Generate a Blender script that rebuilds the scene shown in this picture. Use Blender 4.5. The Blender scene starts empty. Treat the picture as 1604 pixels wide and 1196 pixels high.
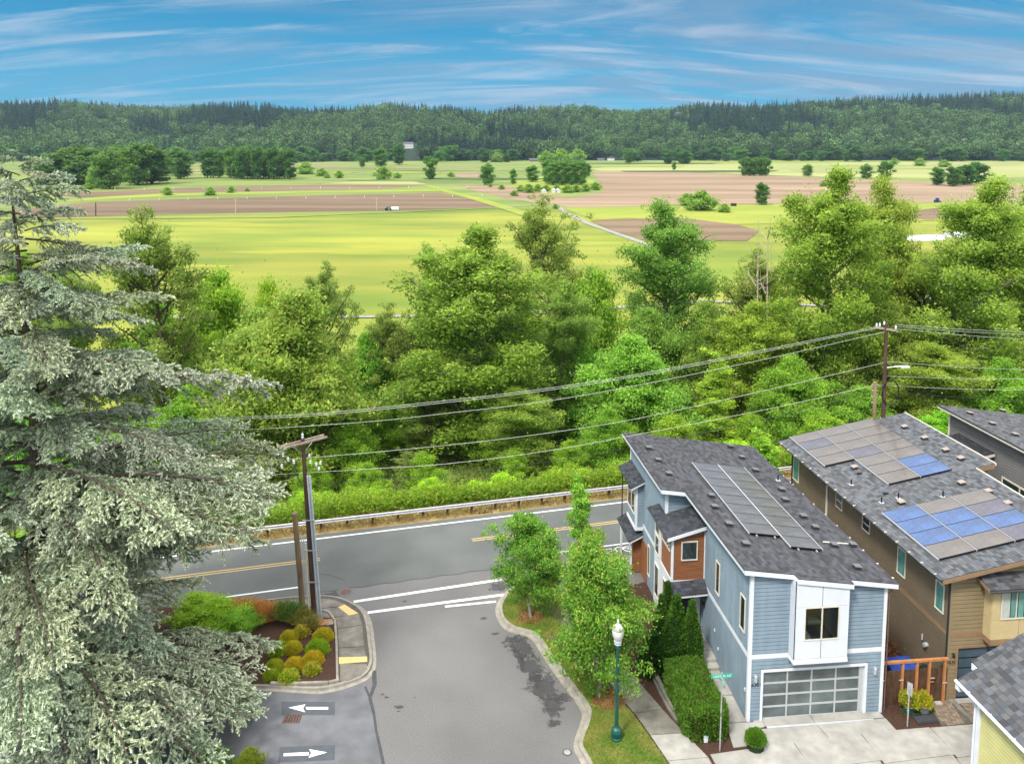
import bpy, math, random
import numpy as np
from mathutils import Vector, Matrix
random.seed(7)
S = bpy.context.scene
C = S.collection
# ------------------------------------------------------------------ camera, sky, sun, exposure
FX, XP, YH, TH, H = 1280., 802., 220., math.atan(1280/12000.), 28.7
YP = YH + FX*math.tan(TH)
cam = bpy.data.objects.new('camera', bpy.data.cameras.new('camera'))
C.objects.link(cam); S.camera = cam
cam.location = (0, 0, H); cam.rotation_euler = (math.pi/2-TH, 0, 0)
cam.data.sensor_width = 36; cam.data.lens = FX/1604*36
cam.data.shift_y = -(598-YP)/1604
cam.data.clip_start = .5; cam.data.clip_end = 12000
SUN_EL, SUN_AZ = math.radians(52), math.radians(215)     # azimuth clockwise from +Y
w = bpy.data.worlds.new('World'); S.world = w; w.use_nodes = True
nt = w.node_tree; nt.nodes.clear(); N = nt.nodes; LK = nt.links.new
out = N.new('ShaderNodeOutputWorld'); bg = N.new('ShaderNodeBackground')
bg.inputs[1].default_value = .14
sky = N.new('ShaderNodeTexSky'); sky.sky_type = 'NISHITA'; sky.sun_disc = False
sky.sun_elevation = SUN_EL; sky.sun_rotation = SUN_AZ; sky.altitude = 50; sky.air_density = 1.0; sky.dust_density = .6; sky.ozone_density = 2.5
tc = N.new('ShaderNodeTexCoord'); sep = N.new('ShaderNodeSeparateXYZ'); LK(tc.outputs['Generated'], sep.inputs[0])
def wm(op, a, b=None, cl=False):
    n = N.new('ShaderNodeMath'); n.operation = op; n.use_clamp = cl
    for i, v in enumerate((a, b)):
        if v is None: continue
        if isinstance(v, (int, float)): n.inputs[i].default_value = v
        else: LK(v, n.inputs[i])
    return n.outputs[0]
el = wm('MAXIMUM', sep.outputs[2], 0.0)
den = wm('ADD', el, .24)
cx = wm('DIVIDE', sep.outputs[0], den); cy = wm('DIVIDE', sep.outputs[1], den)
cmb = N.new('ShaderNodeCombineXYZ'); LK(cx, cmb.inputs[0]); LK(cy, cmb.inputs[1])
def cloud(scale, rot, loc, det, lo, hi, dist=.4, rough=.55):
    mp = N.new('ShaderNodeMapping'); mp.inputs['Scale'].default_value = scale
    mp.inputs['Rotation'].default_value = (0, 0, rot); mp.inputs['Location'].default_value = loc
    LK(cmb.outputs[0], mp.inputs[0])
    n = N.new('ShaderNodeTexNoise'); n.inputs['Scale'].default_value = 1; n.inputs['Detail'].default_value = det
    n.inputs['Distortion'].default_value = dist; n.inputs['Roughness'].default_value = rough
    LK(mp.outputs[0], n.inputs[0])
    r = N.new('ShaderNodeMapRange'); r.interpolation_type = 'SMOOTHSTEP'
    r.inputs[1].default_value = lo; r.inputs[2].default_value = hi; LK(n.outputs[0], r.inputs[0])
    return r.outputs[0]
white = cloud((.75, 3.6, 1), .32, (2.9, 1.7, 0), 9, .47, .71, 1.3, .62)
grey = cloud((.7, 2.6, 1), -.12, (4.1, 2.0, 0), 8, .36, .60, 1.0, .62)
grn = wm('MULTIPLY', grey, wm('ADD', wm('MULTIPLY', sep.outputs[0], .8), .72), True)
hi = N.new('ShaderNodeMapRange'); hi.interpolation_type = 'SMOOTHSTEP'
hi.inputs[1].default_value = .17; hi.inputs[2].default_value = .6; hi.inputs[4].default_value = .85; LK(sep.outputs[2], hi.inputs[0])
def wmix(f, a, b):
    m = N.new('ShaderNodeMix'); m.data_type = 'RGBA'
    for s, v in ((0, f), (6, a), (7, b)):
        if isinstance(v, tuple): m.inputs[s].default_value = v
        elif isinstance(v, (int, float)): m.inputs[s].default_value = v
        else: LK(v, m.inputs[s])
    return m.outputs[2]
mul = N.new('ShaderNodeMix'); mul.data_type = 'RGBA'; mul.blend_type = 'MULTIPLY'; mul.inputs[0].default_value = 1
LK(sky.outputs[0], mul.inputs[6]); mul.inputs[7].default_value = (.20, .58, .92, 1)
grd = N.new('ShaderNodeMapRange'); grd.inputs[1].default_value = 0; grd.inputs[2].default_value = .16; LK(sep.outputs[2], grd.inputs[0])
bl0 = wmix(grd.outputs[0], (.10, 1.05, 1.66, 1), (.02, .60, 1.16, 1))
base = wmix(.95, mul.outputs[2], bl0)
c1 = wmix(wm('MULTIPLY', grn, .8), base, (.55, .90, 1.36, 1))
c2 = wmix(wm('MULTIPLY', white, .58), c1, (1.45, 1.65, 1.95, 1))
c3 = wmix(hi.outputs[0], c2, (6.6, 6.5, 6.4, 1))
LK(c3, bg.inputs[0]); LK(bg.outputs[0], out.inputs[0])
sun = bpy.data.objects.new('sun', bpy.data.lights.new('sun', 'SUN')); C.objects.link(sun)
sun.data.energy = 1.5; sun.data.angle = math.radians(10); sun.data.color = (1, .95, .86)
sd = Vector((math.sin(SUN_AZ)*math.cos(SUN_EL), math.cos(SUN_AZ)*math.cos(SUN_EL), math.sin(SUN_EL)))
sun.rotation_euler = sd.to_track_quat('Z', 'Y').to_euler(); sun.location = (0, 0, 300)
S.view_settings.view_transform = 'Standard'; S.view_settings.look = 'None'; S.view_settings.gamma = 1
S.view_settings.use_curve_mapping = False; S.view_settings.exposure = 1.55
S.cycles.max_bounces = 10; S.cycles.diffuse_bounces = 7; S.cycles.transparent_max_bounces = 12; S.cycles.volume_bounces = 0
S.cycles.use_denoising = True

# ------------------------------------------------------------------ helpers
ct, st = math.cos(TH), math.sin(TH)
def ray(px, py):
    a = (px-XP)/FX; b = -(py-YP)/FX
    return (a, ct+b*st, -st+b*ct)
def P(px, py, z=0.):
    r = ray(px, py); t = (z-H)/r[2]; return Vector((r[0]*t, r[1]*t, z))
def D(px, py, Y):
    r = ray(px, py); t = Y/r[1]; return Vector((r[0]*t, Y, H+r[2]*t))
AN = math.radians(5.63); O = Vector((11.646, 37.678, 0))
def Wl(u, v, z=0.): return Vector((O.x+u*math.cos(AN)-v*math.sin(AN), O.y+u*math.sin(AN)+v*math.cos(AN), z))
def loc_uv(p): d = p-O; return (d.x*math.cos(AN)+d.y*math.sin(AN), -d.x*math.sin(AN)+d.y*math.cos(AN))
RA = math.radians(14.7)
def Rd(a, n, z=0.): return Vector((a*math.cos(RA)-n*math.sin(RA), a*math.sin(RA)+n*math.cos(RA), z))
def rn(x, y): return -x*math.sin(RA)+y*math.cos(RA)

def mat(name, col, rough=.85, var=.12, vs=1.5, bump=0., bs=25., metal=0., col2=None, attr=False, objcol=False, trans=0., spec=.3, stretch=None, det=6, big=None, coat=0.):
    m = bpy.data.materials.new(name); m.use_nodes = True; t = m.node_tree; n = t.nodes; n.clear(); L = t.links.new
    o = n.new('ShaderNodeOutputMaterial'); b = n.new('ShaderNodeBsdfPrincipled')
    b.inputs['Roughness'].default_value = rough; b.inputs['Metallic'].default_value = metal
    b.inputs['Specular IOR Level'].default_value = spec; b.inputs['Coat Weight'].default_value = coat
    tcn = n.new('ShaderNodeTexCoord'); src = tcn.outputs['Object']
    if stretch:
        mp = n.new('ShaderNodeMapping'); mp.inputs['Scale'].default_value = stretch; L(src, mp.inputs[0]); srcs = mp.outputs[0]
    else: srcs = src
    nz = n.new('ShaderNodeTexNoise'); nz.inputs['Scale'].default_value = vs; nz.inputs['Detail'].default_value = det; L(srcs, nz.inputs[0])
    rp = n.new('ShaderNodeMapRange'); rp.inputs[1].default_value = .32; rp.inputs[2].default_value = .68; L(nz.outputs[0], rp.inputs[0])
    mx = n.new('ShaderNodeMix'); mx.data_type = 'RGBA'; L(rp.outputs[0], mx.inputs[0])
    if col2 is None: a = tuple(c*(1-var) for c in col); c2 = tuple(min(1, c*(1+var)) for c in col)
    else: a, c2 = col, col2
    mx.inputs[6].default_value = (*a, 1); mx.inputs[7].default_value = (*c2, 1)
    cur = mx.outputs[2]
    def mulc(x, y):
        k = n.new('ShaderNodeMix'); k.data_type = 'RGBA'; k.blend_type = 'MULTIPLY'; k.inputs[0].default_value = 1
        L(x, k.inputs[6]); L(y, k.inputs[7]); return k.outputs[2]
    if big:   # (scale, lo, hi) large patches
        z2 = n.new('ShaderNodeTexNoise'); z2.inputs['Scale'].default_value = big[0]; z2.inputs['Detail'].default_value = 5; L(srcs, z2.inputs[0])
        r2 = n.new('ShaderNodeMapRange'); r2.inputs[1].default_value = .35; r2.inputs[2].default_value = .65
        r2.inputs[3].default_value = big[1]; r2.inputs[4].default_value = big[2]; L(z2.outputs[0], r2.inputs[0])
        vm = n.new('ShaderNodeVectorMath'); vm.operation = 'SCALE'; L(cur, vm.inputs[0]); L(r2.outputs[0], vm.inputs['Scale']); cur = vm.outputs[0]
    if attr:
        at = n.new('ShaderNodeAttribute'); at.attribute_name = 'tint'; cur = mulc(cur, at.outputs['Color'])
    if objcol:
        oi = n.new('ShaderNodeObjectInfo'); cur = mulc(cur, oi.outputs['Color'])
    L(cur, b.inputs['Base Color'])
    if bump:
        z3 = n.new('ShaderNodeTexNoise'); z3.inputs['Scale'].default_value = bs; z3.inputs['Detail'].default_value = 5; L(srcs, z3.inputs[0])
        bp = n.new('ShaderNodeBump'); bp.inputs['Strength'].default_value = bump; bp.inputs['Distance'].default_value = .05
        L(z3.outputs[0], bp.inputs['Height']); L(bp.outputs[0], b.inputs['Normal'])
    if trans:
        tr = n.new('ShaderNodeBsdfTranslucent'); L(cur, tr.inputs[0]); ms = n.new('ShaderNodeMixShader'); ms.inputs[0].default_value = trans
        L(b.outputs[0], ms.inputs[1]); L(tr.outputs[0], ms.inputs[2]); L(ms.outputs[0], o.inputs[0])
    else: L(b.outputs[0], o.inputs[0])
    return m

class MB:
    def __init__(s): s.v = []; s.f = []; s.t = None; s.mi = []
    def add(s, vs, fs, mi=0):
        k = len(s.v); s.v += [tuple(p) for p in vs]; s.f += [tuple(i+k for i in f) for f in fs]; s.mi += [mi]*len(fs); return s
    def hexa(s, p, mi=0): return s.add(p, [(0, 3, 2, 1), (4, 5, 6, 7), (0, 1, 5, 4), (1, 2, 6, 5), (2, 3, 7, 6), (3, 0, 4, 7)], mi)
    def box(s, x0, x1, y0, y1, z0, z1, mi=0):
        return s.hexa([(x0, y0, z0), (x1, y0, z0), (x1, y1, z0), (x0, y1, z0), (x0, y0, z1), (x1, y0, z1), (x1, y1, z1), (x0, y1, z1)], mi)
    def prism(s, poly, z0, z1, mi=0):
        n = len(poly); q = [(p[0], p[1]) for p in poly]
        ar = sum(q[i][0]*q[(i+1) % n][1]-q[(i+1) % n][0]*q[i][1] for i in range(n))
        if ar < 0: q = q[::-1]
        return s.add([(x, y, z0) for x, y in q]+[(x, y, z1) for x, y in q], [tuple(range(n, 2*n)), tuple(range(n-1, -1, -1))]+[(i, (i+1) % n, n+(i+1) % n, n+i) for i in range(n)], mi)
    def tube(s, pts, r, k=6, cap=True, mi=0):
        pts = [Vector(p) for p in pts]; rs = r if isinstance(r, (list, tuple)) else [r]*len(pts); vs = []
        for i, p in enumerate(pts):
            d = (pts[min(i+1, len(pts)-1)]-pts[max(i-1, 0)]).normalized()
            a = d.cross(Vector((0, 0, 1)) if abs(d.z) < .95 else Vector((1, 0, 0))).normalized(); b = d.cross(a)
            vs += [p+(a*math.cos(2*math.pi*j/k)+b*math.sin(2*math.pi*j/k))*rs[i] for j in range(k)]
        fs = [(i*k+j, i*k+(j+1) % k, (i+1)*k+(j+1) % k, (i+1)*k+j) for i in range(len(pts)-1) for j in range(k)]
        if cap: fs += [tuple(range(k)), tuple(range(len(vs)-1, len(vs)-k-1, -1))]
        return s.add(vs, fs, mi)
    def lathe(s, prof, c=(0, 0, 0), k=14, mi=0):
        vs = [(c[0]+r*math.cos(2*math.pi*j/k), c[1]+r*math.sin(2*math.pi*j/k), c[2]+z) for r, z in prof for j in range(k)]
        fs = [(i*k+j, i*k+(j+1) % k, (i+1)*k+(j+1) % k, (i+1)*k+j) for i in range(len(prof)-1) for j in range(k)]
        return s.add(vs, fs+[tuple(range(k-1, -1, -1)), tuple(range(len(vs)-k, len(vs)))], mi)
    def beam(s, a, b, w, h, mi=0):   # rectangular bar from a to b, w wide, h high (a,b = centre of the underside)
        a = Vector(a); b = Vector(b); d = (b-a).normalized(); n = Vector((-d.y, d.x, 0))
        n = n.normalized()*w/2 if n.length > 1e-6 else Vector((w/2, 0, 0)); up = Vector((0, 0, h))
        return s.hexa([a-n, b-n, b+n, a+n, a-n+up, b-n+up, b+n+up, a+n+up], mi)
    def mesh(s, name, ms, smooth=False):
        me = bpy.data.meshes.new(name); me.from_pydata(s.v, [], s.f)
        for m in (ms if isinstance(ms, (list, tuple)) else [ms]): me.materials.append(m)
        if any(s.mi): me.polygons.foreach_set('material_index', s.mi)
        if s.t is not None:
            at = me.color_attributes.new('tint', 'FLOAT_COLOR', 'POINT'); at.data.foreach_set('color', np.asarray(s.t, dtype=np.float32).ravel())
        if smooth: me.shade_smooth()
        me.update(); return me
    def build(s, name, ms, parent=None, smooth=False, kind=None, label=None, bevel=0):
        return ob(name, s.mesh(name, ms, smooth), parent, kind, label, bevel)
def ob(name, me, parent=None, kind=None, label=None, bevel=0):
    o = bpy.data.objects.new(name, me); C.objects.link(o)
    if parent: o.parent = parent
    if kind: o['kind'] = kind
    if label: o['label'] = label
    if bevel:
        b = o.modifiers.new('bevel', 'BEVEL'); b.width = bevel; b.segments = 2; b.limit_method = 'ANGLE'
    return o
def tag(o, label, cat, group=None):
    o['label'] = label; o['category'] = cat
    if group: o['group'] = group
    return o
def thing(name, label, cat, loc=(0, 0, 0), rz=0, group=None):
    o = bpy.data.objects.new(name, None); C.objects.link(o); o.location = loc; o.rotation_euler = (0, 0, rz); o.empty_display_size = .3
    return tag(o, label, cat, group)
def npmesh(name, verts, quads, tint, m, smooth=False, tris=False):
    me = bpy.data.meshes.new(name); k = 3 if tris else 4; nf = len(quads)
    me.vertices.add(len(verts)); me.vertices.foreach_set('co', np.asarray(verts, np.float32).ravel())
    me.loops.add(nf*k); me.loops.foreach_set('vertex_index', np.asarray(quads, np.int32).ravel())
    me.polygons.add(nf); me.polygons.foreach_set('loop_start', np.arange(0, nf*k, k, dtype=np.int32))
    me.update(calc_edges=True)
    at = me.color_attributes.new('tint', 'FLOAT_COLOR', 'POINT')
    t = np.ones((len(verts), 4), np.float32); t[:, :3] = tint; at.data.foreach_set('color', t.ravel())
    me.materials.append(m)
    if smooth: me.shade_smooth()
    return me
def leaves(pos, size, rng, up=.3, wid=.45, axis=None, axw=0.):
    """rhombus leaves: returns verts, quads"""
    n = len(pos); d = rng.normal(size=(n, 3)); 
    if axis is not None: d = d*(1-axw)+axis*axw*1.7
    d /= np.linalg.norm(d, axis=1)[:, None]+1e-9
    nrm = rng.normal(size=(n, 3)); nrm[:, 2] += up*3; b = np.cross(d, nrm); b /= np.linalg.norm(b, axis=1)[:, None]+1e-9
    s = (size*rng.uniform(.7, 1.3, n))[:, None]
    v = np.stack([pos-d*s*.5, pos+b*s*wid*.5, pos+d*s*.5, pos-b*s*wid*.5], 1).reshape(-1, 3)
    return v, np.arange(4*n).reshape(n, 4)

# ------------------------------------------------------------------ materials
M = {}
M['asph_new'] = mat('asphalt_green_grey', (.105, .113, .110), .9, .10, .35, .25, 60, stretch=(1, 1, 1), big=(.12, .92, 1.08))
M['asph'] = mat('asphalt_worn', (.150, .146, .145), .9, .16, 14, .3, 70, big=(.16, .86, 1.1))
M['asph_lot'] = mat('asphalt_bluish', (.128, .132, .145), .9, .12, 1.2, .3, 70, big=(.3, .88, 1.12))
M['seal'] = mat('dark_sealer', (.055, .057, .062), .7, .2, 3)
M['wet'] = mat('damp_asphalt', (.070, .068, .072), .55, .25, 1.2)
_w = M['wet']; _t = _w.node_tree; _o = [n for n in _t.nodes if n.type == 'OUTPUT_MATERIAL'][0]; _p = [n for n in _t.nodes if n.type == 'BSDF_PRINCIPLED'][0]
_tr = _t.nodes.new('ShaderNodeBsdfTransparent'); _mx = _t.nodes.new('ShaderNodeMixShader'); _tc = _t.nodes.new('ShaderNodeTexCoord')
_vl = _t.nodes.new('ShaderNodeVectorMath'); _vl.operation = 'DISTANCE'; _vl.inputs[1].default_value = (.5, .5, 0); _sp = _t.nodes.new('ShaderNodeVectorMath'); _sp.operation = 'MULTIPLY'; _sp.inputs[1].default_value = (1, 1, 0)
_t.links.new(_tc.outputs['Generated'], _sp.inputs[0]); _t.links.new(_sp.outputs[0], _vl.inputs[0])
_nz = _t.nodes.new('ShaderNodeTexNoise'); _nz.inputs['Scale'].default_value = 3.2; _nz.inputs['Detail'].default_value = 8; _nz.inputs['Roughness'].default_value = .7; _t.links.new(_tc.outputs['Object'], _nz.inputs[0])
_sb = _t.nodes.new('ShaderNodeMath'); _sb.operation = 'MULTIPLY_ADD'; _sb.inputs[1].default_value = -.75; _t.links.new(_vl.outputs['Value'], _sb.inputs[0]); _t.links.new(_nz.outputs[0], _sb.inputs[2])
_mr = _t.nodes.new('ShaderNodeMapRange'); _mr.interpolation_type = 'SMOOTHSTEP'; _mr.inputs[1].default_value = .18; _mr.inputs[2].default_value = .34; _mr.inputs[4].default_value = .62; _t.links.new(_sb.outputs[0], _mr.inputs[0])
_t.links.new(_mr.outputs[0], _mx.inputs[0]); _t.links.new(_tr.outputs[0], _mx.inputs[1]); _t.links.new(_p.outputs[0], _mx.inputs[2]); _t.links.new(_mx.outputs[0], _o.inputs[0])
M['patch'] = mat('dark_marking_patch', (.075, .085, .10), .85, .1, 3)
M['paint'] = mat('white_road_paint', (.72, .72, .70), .7, .1, 12)
M['yellow'] = mat('yellow_road_paint', (.50, .36, .14), .7, .15, 8)
M['tactile'] = mat('yellow_tactile', (.62, .47, .20), .8, .15, 14)
M['conc'] = mat('concrete_pale', (.335, .325, .30), .9, .13, 2.2, .2, 40, big=(.7, .84, 1.08))
M['conc_old'] = mat('concrete_weathered', (.195, .18, .155), .9, .2, 2.5, .3, 40, big=(.8, .75, 1.1))
M['curb'] = mat('concrete_kerb', (.28, .26, .22), .9, .2, 3, .2, 40)
M['joint'] = mat('joint_earth', (.10, .09, .075), .95, .2, 4)
M['grass'] = mat('lawn_grass', (.085, .145, .022), .95, 0, 1.3, .5, 90, col2=(.22, .21, .06))
M['blade'] = mat('grass_blade', (1, 1, 1), .9, .2, 3, attr=True, trans=.3)
M['mulch'] = mat('brown_mulch', (.060, .030, .020), .95, .35, 14, .6, 30)
M['chips'] = mat('orange_wood_chips', (.36, .17, .08), .95, .35, 16, .6, 30)
M['verge'] = mat('dry_verge', (.20, .13, .055), .95, 0, 1.2, .5, 30, col2=(.34, .25, .10))
M['earth'] = mat('slope_earth', (.05, .065, .02), .95, 0, .25, .5, 8, col2=(.16, .20, .04))
M['meadow'] = mat('meadow', (.130, .190, .020), .95, 0, .05, .4, .8, col2=(.255, .265, .034), stretch=(.35, 1, 1), big=(.011, .80, 1.14), det=10)
M['meadow2'] = mat('pale_meadow', (.20, .24, .07), .95, 0, .012, .3, .6, col2=(.31, .31, .12), stretch=(.25, 1, 1), det=10)
M['marsh'] = mat('rough_pasture', (.10, .155, .030), .95, 0, .03, .3, .6, col2=(.20, .24, .06), stretch=(.3, 1, 1), det=10)
M['bright'] = mat('lime_grass', (.17, .235, .028), .95, 0, .05, .3, .6, col2=(.265, .285, .04), stretch=(.4, 1, 1))
M['hedge_g'] = mat('ditch_green', (.05, .085, .02), .95, .3, .05, .4, .8)
M['mown'] = mat('mown_meadow', (.15, .205, .02), .95, 0, .05, .3, .6, col2=(.275, .275, .034), stretch=(.3, 1, 1), det=10)
M['plough'] = mat('ploughed_soil', (.112, .074, .043), .95, 0, .05, .4, 1, col2=(.215, .150, .092), stretch=(.10, 1, 1), det=10, big=(.01, .88, 1.1))
M['plough2'] = mat('dry_ploughed_soil', (.170, .115, .068), .95, 0, .04, .4, 1, col2=(.30, .215, .142), stretch=(.12, 1, 1), det=10)
M['gravel'] = mat('gravel_track', (.26, .25, .24), .95, .15, .5)
M['dirt'] = mat('grey_dirt', (.16, .13, .11), .95, .2, .4)
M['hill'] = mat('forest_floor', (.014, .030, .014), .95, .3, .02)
M['bark'] = mat('bark', (.10, .075, .058), .95, .3, 6, .6, 14, stretch=(1, 1, .25))
M['bark_pale'] = mat('pale_bark', (.20, .175, .15), .95, .3, 5, .6, 12, stretch=(1, 1, .3))
M['leaf'] = mat('leaf', (1, 1, 1), .6, .14, .6, attr=True, objcol=True, trans=.55, spec=.35)
M['needle'] = mat('needles', (1, 1, 1), .7, .12, .8, attr=True, objcol=True, trans=.15, spec=.3)
M['siding'] = mat('blue_grey_siding', (.205, .272, .332), .75, .10, 2.2, .1, 60, stretch=(1, 1, .35), big=(.5, .93, 1.05))
M['siding_g'] = mat('grey_siding', (.17, .17, .172), .75, .06, 1.2, .1, 60)
M['siding_b'] = mat('brown_siding', (.150, .118, .078), .78, .07, 1.2, .1, 60)
M['siding_f'] = mat('tan_siding', (.235, .182, .105), .78, .07, 1.2, .1, 60)
M['siding_y'] = mat('yellow_siding', (.52, .50, .22), .75, .06, 1.5, .1, 60)
M['white'] = mat('white_trim', (.66, .69, .74), .6, .05, 2)
M['panelw'] = mat('white_panel', (.62, .65, .71), .6, .04, 2)
M['tan_trim'] = mat('tan_trim', (.26, .165, .095), .7, .1, 2)
M['cream'] = mat('cream_panel', (.50, .40, .22), .7, .06, 2)
M['reveal'] = mat('dark_reveal', (.03, .032, .036), .6, .1, 2)
M['wood'] = mat('cedar_cladding', (.20, .075, .032), .6, 0, 3, .2, 30, col2=(.30, .125, .055), stretch=(.4, .4, 8))
M['wood_dk'] = mat('cedar_second_tone', (.22, .085, .038), .6, 0, 3, .2, 30, col2=(.30, .13, .06), stretch=(.4, .4, 8))  # second cedar tone, slightly lighter at its dark end than the cladding
M['post'] = mat('pergola_timber', (.42, .18, .07), .7, .2, 4, .2, 30, stretch=(1, 1, .3))
M['fence'] = mat('fence_timber', (.085, .045, .026), .85, .4, 5, .3, 30, stretch=(1, 1, .4))
M['pole'] = mat('pole_timber', (.085, .045, .032), .9, .3, 4, .4, 20, stretch=(1, 1, .15))
M['pole_old'] = mat('weathered_pole', (.25, .17, .10), .9, .3, 4, .4, 20, stretch=(1, 1, .15))
M['arm'] = mat('crossarm_timber', (.34, .27, .22), .9, .2, 4)
M['conduit'] = mat('grey_conduit', (.45, .48, .53), .5, .08, 3)
M['steel'] = mat('galvanised', (.50, .51, .53), .42, .15, 4, metal=.5)
M['wire'] = mat('wire_light', (.52, .52, .50), .6, .1, 1)
M['wire_d'] = mat('wire_dark', (.05, .05, .05), .6, .1, 1)
M['shing'] = mat('shingle', (1, 1, 1), .93, .12, 8, .4, 60, attr=True)
M['slab'] = mat('roof_deck', (.05, .05, .055), .9, .1, 3)
M['vent'] = mat('roof_vent', (.15, .15, .16), .5, .1, 5, metal=.2)
M['vent_t'] = mat('tan_roof_vent', (.30, .25, .22), .6, .1, 5)
M['black'] = mat('black_plastic', (.02, .02, .022), .45, .1, 5)
M['pv'] = mat('solar_grey', (.088, .084, .090), .28, .22, 3, spec=.6, big=(.5, .8, 1.15), coat=.3)
M['pv_tan'] = mat('solar_tan', (.100, .086, .078), .3, .15, 5, spec=.6, big=(.6, .85, 1.15), coat=.2)
M['pv_blue'] = mat('solar_blue', (.022, .068, .19), .3, .25, 5, spec=.6, coat=.2, big=(.6, .8, 1.3))  # tan, blue, purple tints: panel differences plus sky reflection painted into base colour
M['pv_pur'] = mat('solar_purple', (.062, .058, .085), .3, .25, 5, spec=.6, coat=.2, big=(.6, .85, 1.2))
M['alu'] = mat('aluminium', (.50, .52, .54), .45, .05, 3, metal=.3)
M['frost'] = mat('frosted_glass', (.090, .115, .118), .22, .2, 1.4, spec=.7, big=(.5, .65, 1.35))
M['frost_d'] = mat('dark_frosted_glass', (.055, .085, .115), .25, .2, 1.4, spec=.6)
M['glass_d'] = mat('window_glass', (.018, .028, .030), .06, .3, .8, spec=.8)
M['glass_g'] = mat('green_glass', (.10, .26, .23), .12, .25, 2, spec=.8)
M['vinyl'] = mat('window_frame', (.62, .58, .50), .6, .05, 3)
M['navy'] = mat('navy_door', (.018, .022, .045), .4, .1, 3)
M['green'] = mat('green_paint', (.010, .075, .060), .35, .15, 3, coat=.3)
M['sign'] = mat('sign_green', (.03, .38, .27), .5, .1, 3)
M['num'] = mat('black_numerals', (.015, .015, .02), .5, .1, 3)
M['terra'] = mat('terracotta', (.50, .13, .04), .5, .15, 5)
M['potblue'] = mat('blue_glaze', (.03, .13, .25), .3, .2, 4)
M['potgrey'] = mat('grey_pot', (.16, .18, .21), .6, .15, 4)
M['tarp'] = mat('blue_plastic', (.02, .06, .30), .5, .2, 4)
M['car'] = mat('black_car_paint', (.012, .012, .014), .2, .1, 1, coat=.8)
M['rubber'] = mat('rubber', (.02, .02, .02), .8, .1, 6)
M['mat'] = mat('black_rubber_mat', (.045, .050, .058), .7, .2, 12, .3, 30)
M['paver'] = mat('brick_paver', (.20, .155, .115), .9, .35, 5, .3, 30)
M['rock'] = mat('grey_rock', (.25, .22, .19), .95, .3, 6, .5, 12)
M['globe'] = mat('acorn_globe', (.62, .60, .60), .15, .12, 6, spec=.7, coat=.5)
M['cloth'] = mat('pale_cloth', (.42, .45, .42), .9, .1, 4)
M['iron'] = mat('rusty_iron', (.13, .075, .06), .8, .3, 10)
M['dead'] = mat('dead_wood', (.42, .36, .28), .9, .2, 5)
M['hroof'] = mat('far_roof', (.10, .10, .11), .9, .15, .5)
M['hwall'] = mat('far_white_wall', (.55, .55, .53), .8, .08, .5)
gm = bpy.data.materials.new('clear_glass'); gm.use_nodes = True; _n = gm.node_tree.nodes; _b = _n['Principled BSDF']
_b.inputs['Base Color'].default_value = (.75, .85, .82, 1); _b.inputs['Roughness'].default_value = .03; _b.inputs['Transmission Weight'].default_value = 1; _b.inputs['IOR'].default_value = 1.3
M['clear'] = gm

# ------------------------------------------------------------------ ground and terrain
def sm(x): x = max(0, min(1, x)); return x*x*(3-2*x)
def terrain(x, y):
    n = rn(x, y)
    if n < 59.9: return -.06
    z = -.06-3.2*sm((n-60.4)/9)-5.2*sm((n-66)/32)-3.55*sm((n-106)/22)
    return max(z, -12.0)
def ridge(x, y=0):
    t = (x+1900)/3800
    xs = [-1900, -1300, -1000, -500, 0, 500, 1000, 1350, 1900]; zs = [122, 118, 108, 106, 102, 106, 126, 142, 158]
    return float(np.interp(x, xs, zs))+5*math.sin(x*.013)+3*math.sin(x*.031+1)
def hillz(x, y):
    s = (y-(1640+35*math.sin(x*.004)+(x*.02)))/950
    if s <= 0: return -12.5-4*min(1, -s*10)
    zz = -12+(ridge(x)+12-12)*(sm(min(1, s*.98))*.75+min(1, s)*.25)
    return zz+5*math.sin(x*.011+y*.007)*min(1, s*4)
def grid(name, xs, ys, fz, m, kind='structure'):
    v = [(x, y, fz(x, y)) for y in ys for x in xs]; nx = len(xs)
    f = [(j*nx+i, j*nx+i+1, (j+1)*nx+i+1, (j+1)*nx+i) for j in range(len(ys)-1) for i in range(nx-1)]
    b = MB(); b.add(v, f); return b.build(name, m, smooth=True, kind=kind)
an = [-6000, -2500, -900, -300, -150]+list(range(-100, 131, 4))+[180, 300, 900, 2500, 6000]
nn = [-600, -100, 0, 30, 50, 59, 59.9, 60.5]+[61+i*1.5 for i in range(46)]+[135, 160, 300, 800, 1500, 2300]
b = MB(); nx = len(an)
V_ = []
for n_ in nn:
    for a_ in an:
        p = Rd(a_, n_); zz = terrain(p.x, p.y)
        if 64 < n_ < 125: zz += .35*math.sin(a_*.3+n_*.21)+.25*math.sin(a_*.71-n_*.5)
        V_.append((p.x, p.y, zz))
b.add(V_, [(j*nx+i, j*nx+i+1, (j+1)*nx+i+1, (j+1)*nx+i) for j in range(len(nn)-1) for i in range(nx-1)], 0)
b.mi = [0 if nn[j] < 112 else 1 for j in range(len(nn)-1) for i in range(nx-1)]
b.build('ground', [M['earth'], M['meadow']], smooth=True, kind='structure')
grid('hillside', list(range(-3000, 3001, 60)), list(range(1560, 3400, 50)), hillz, M['hill'])

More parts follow.
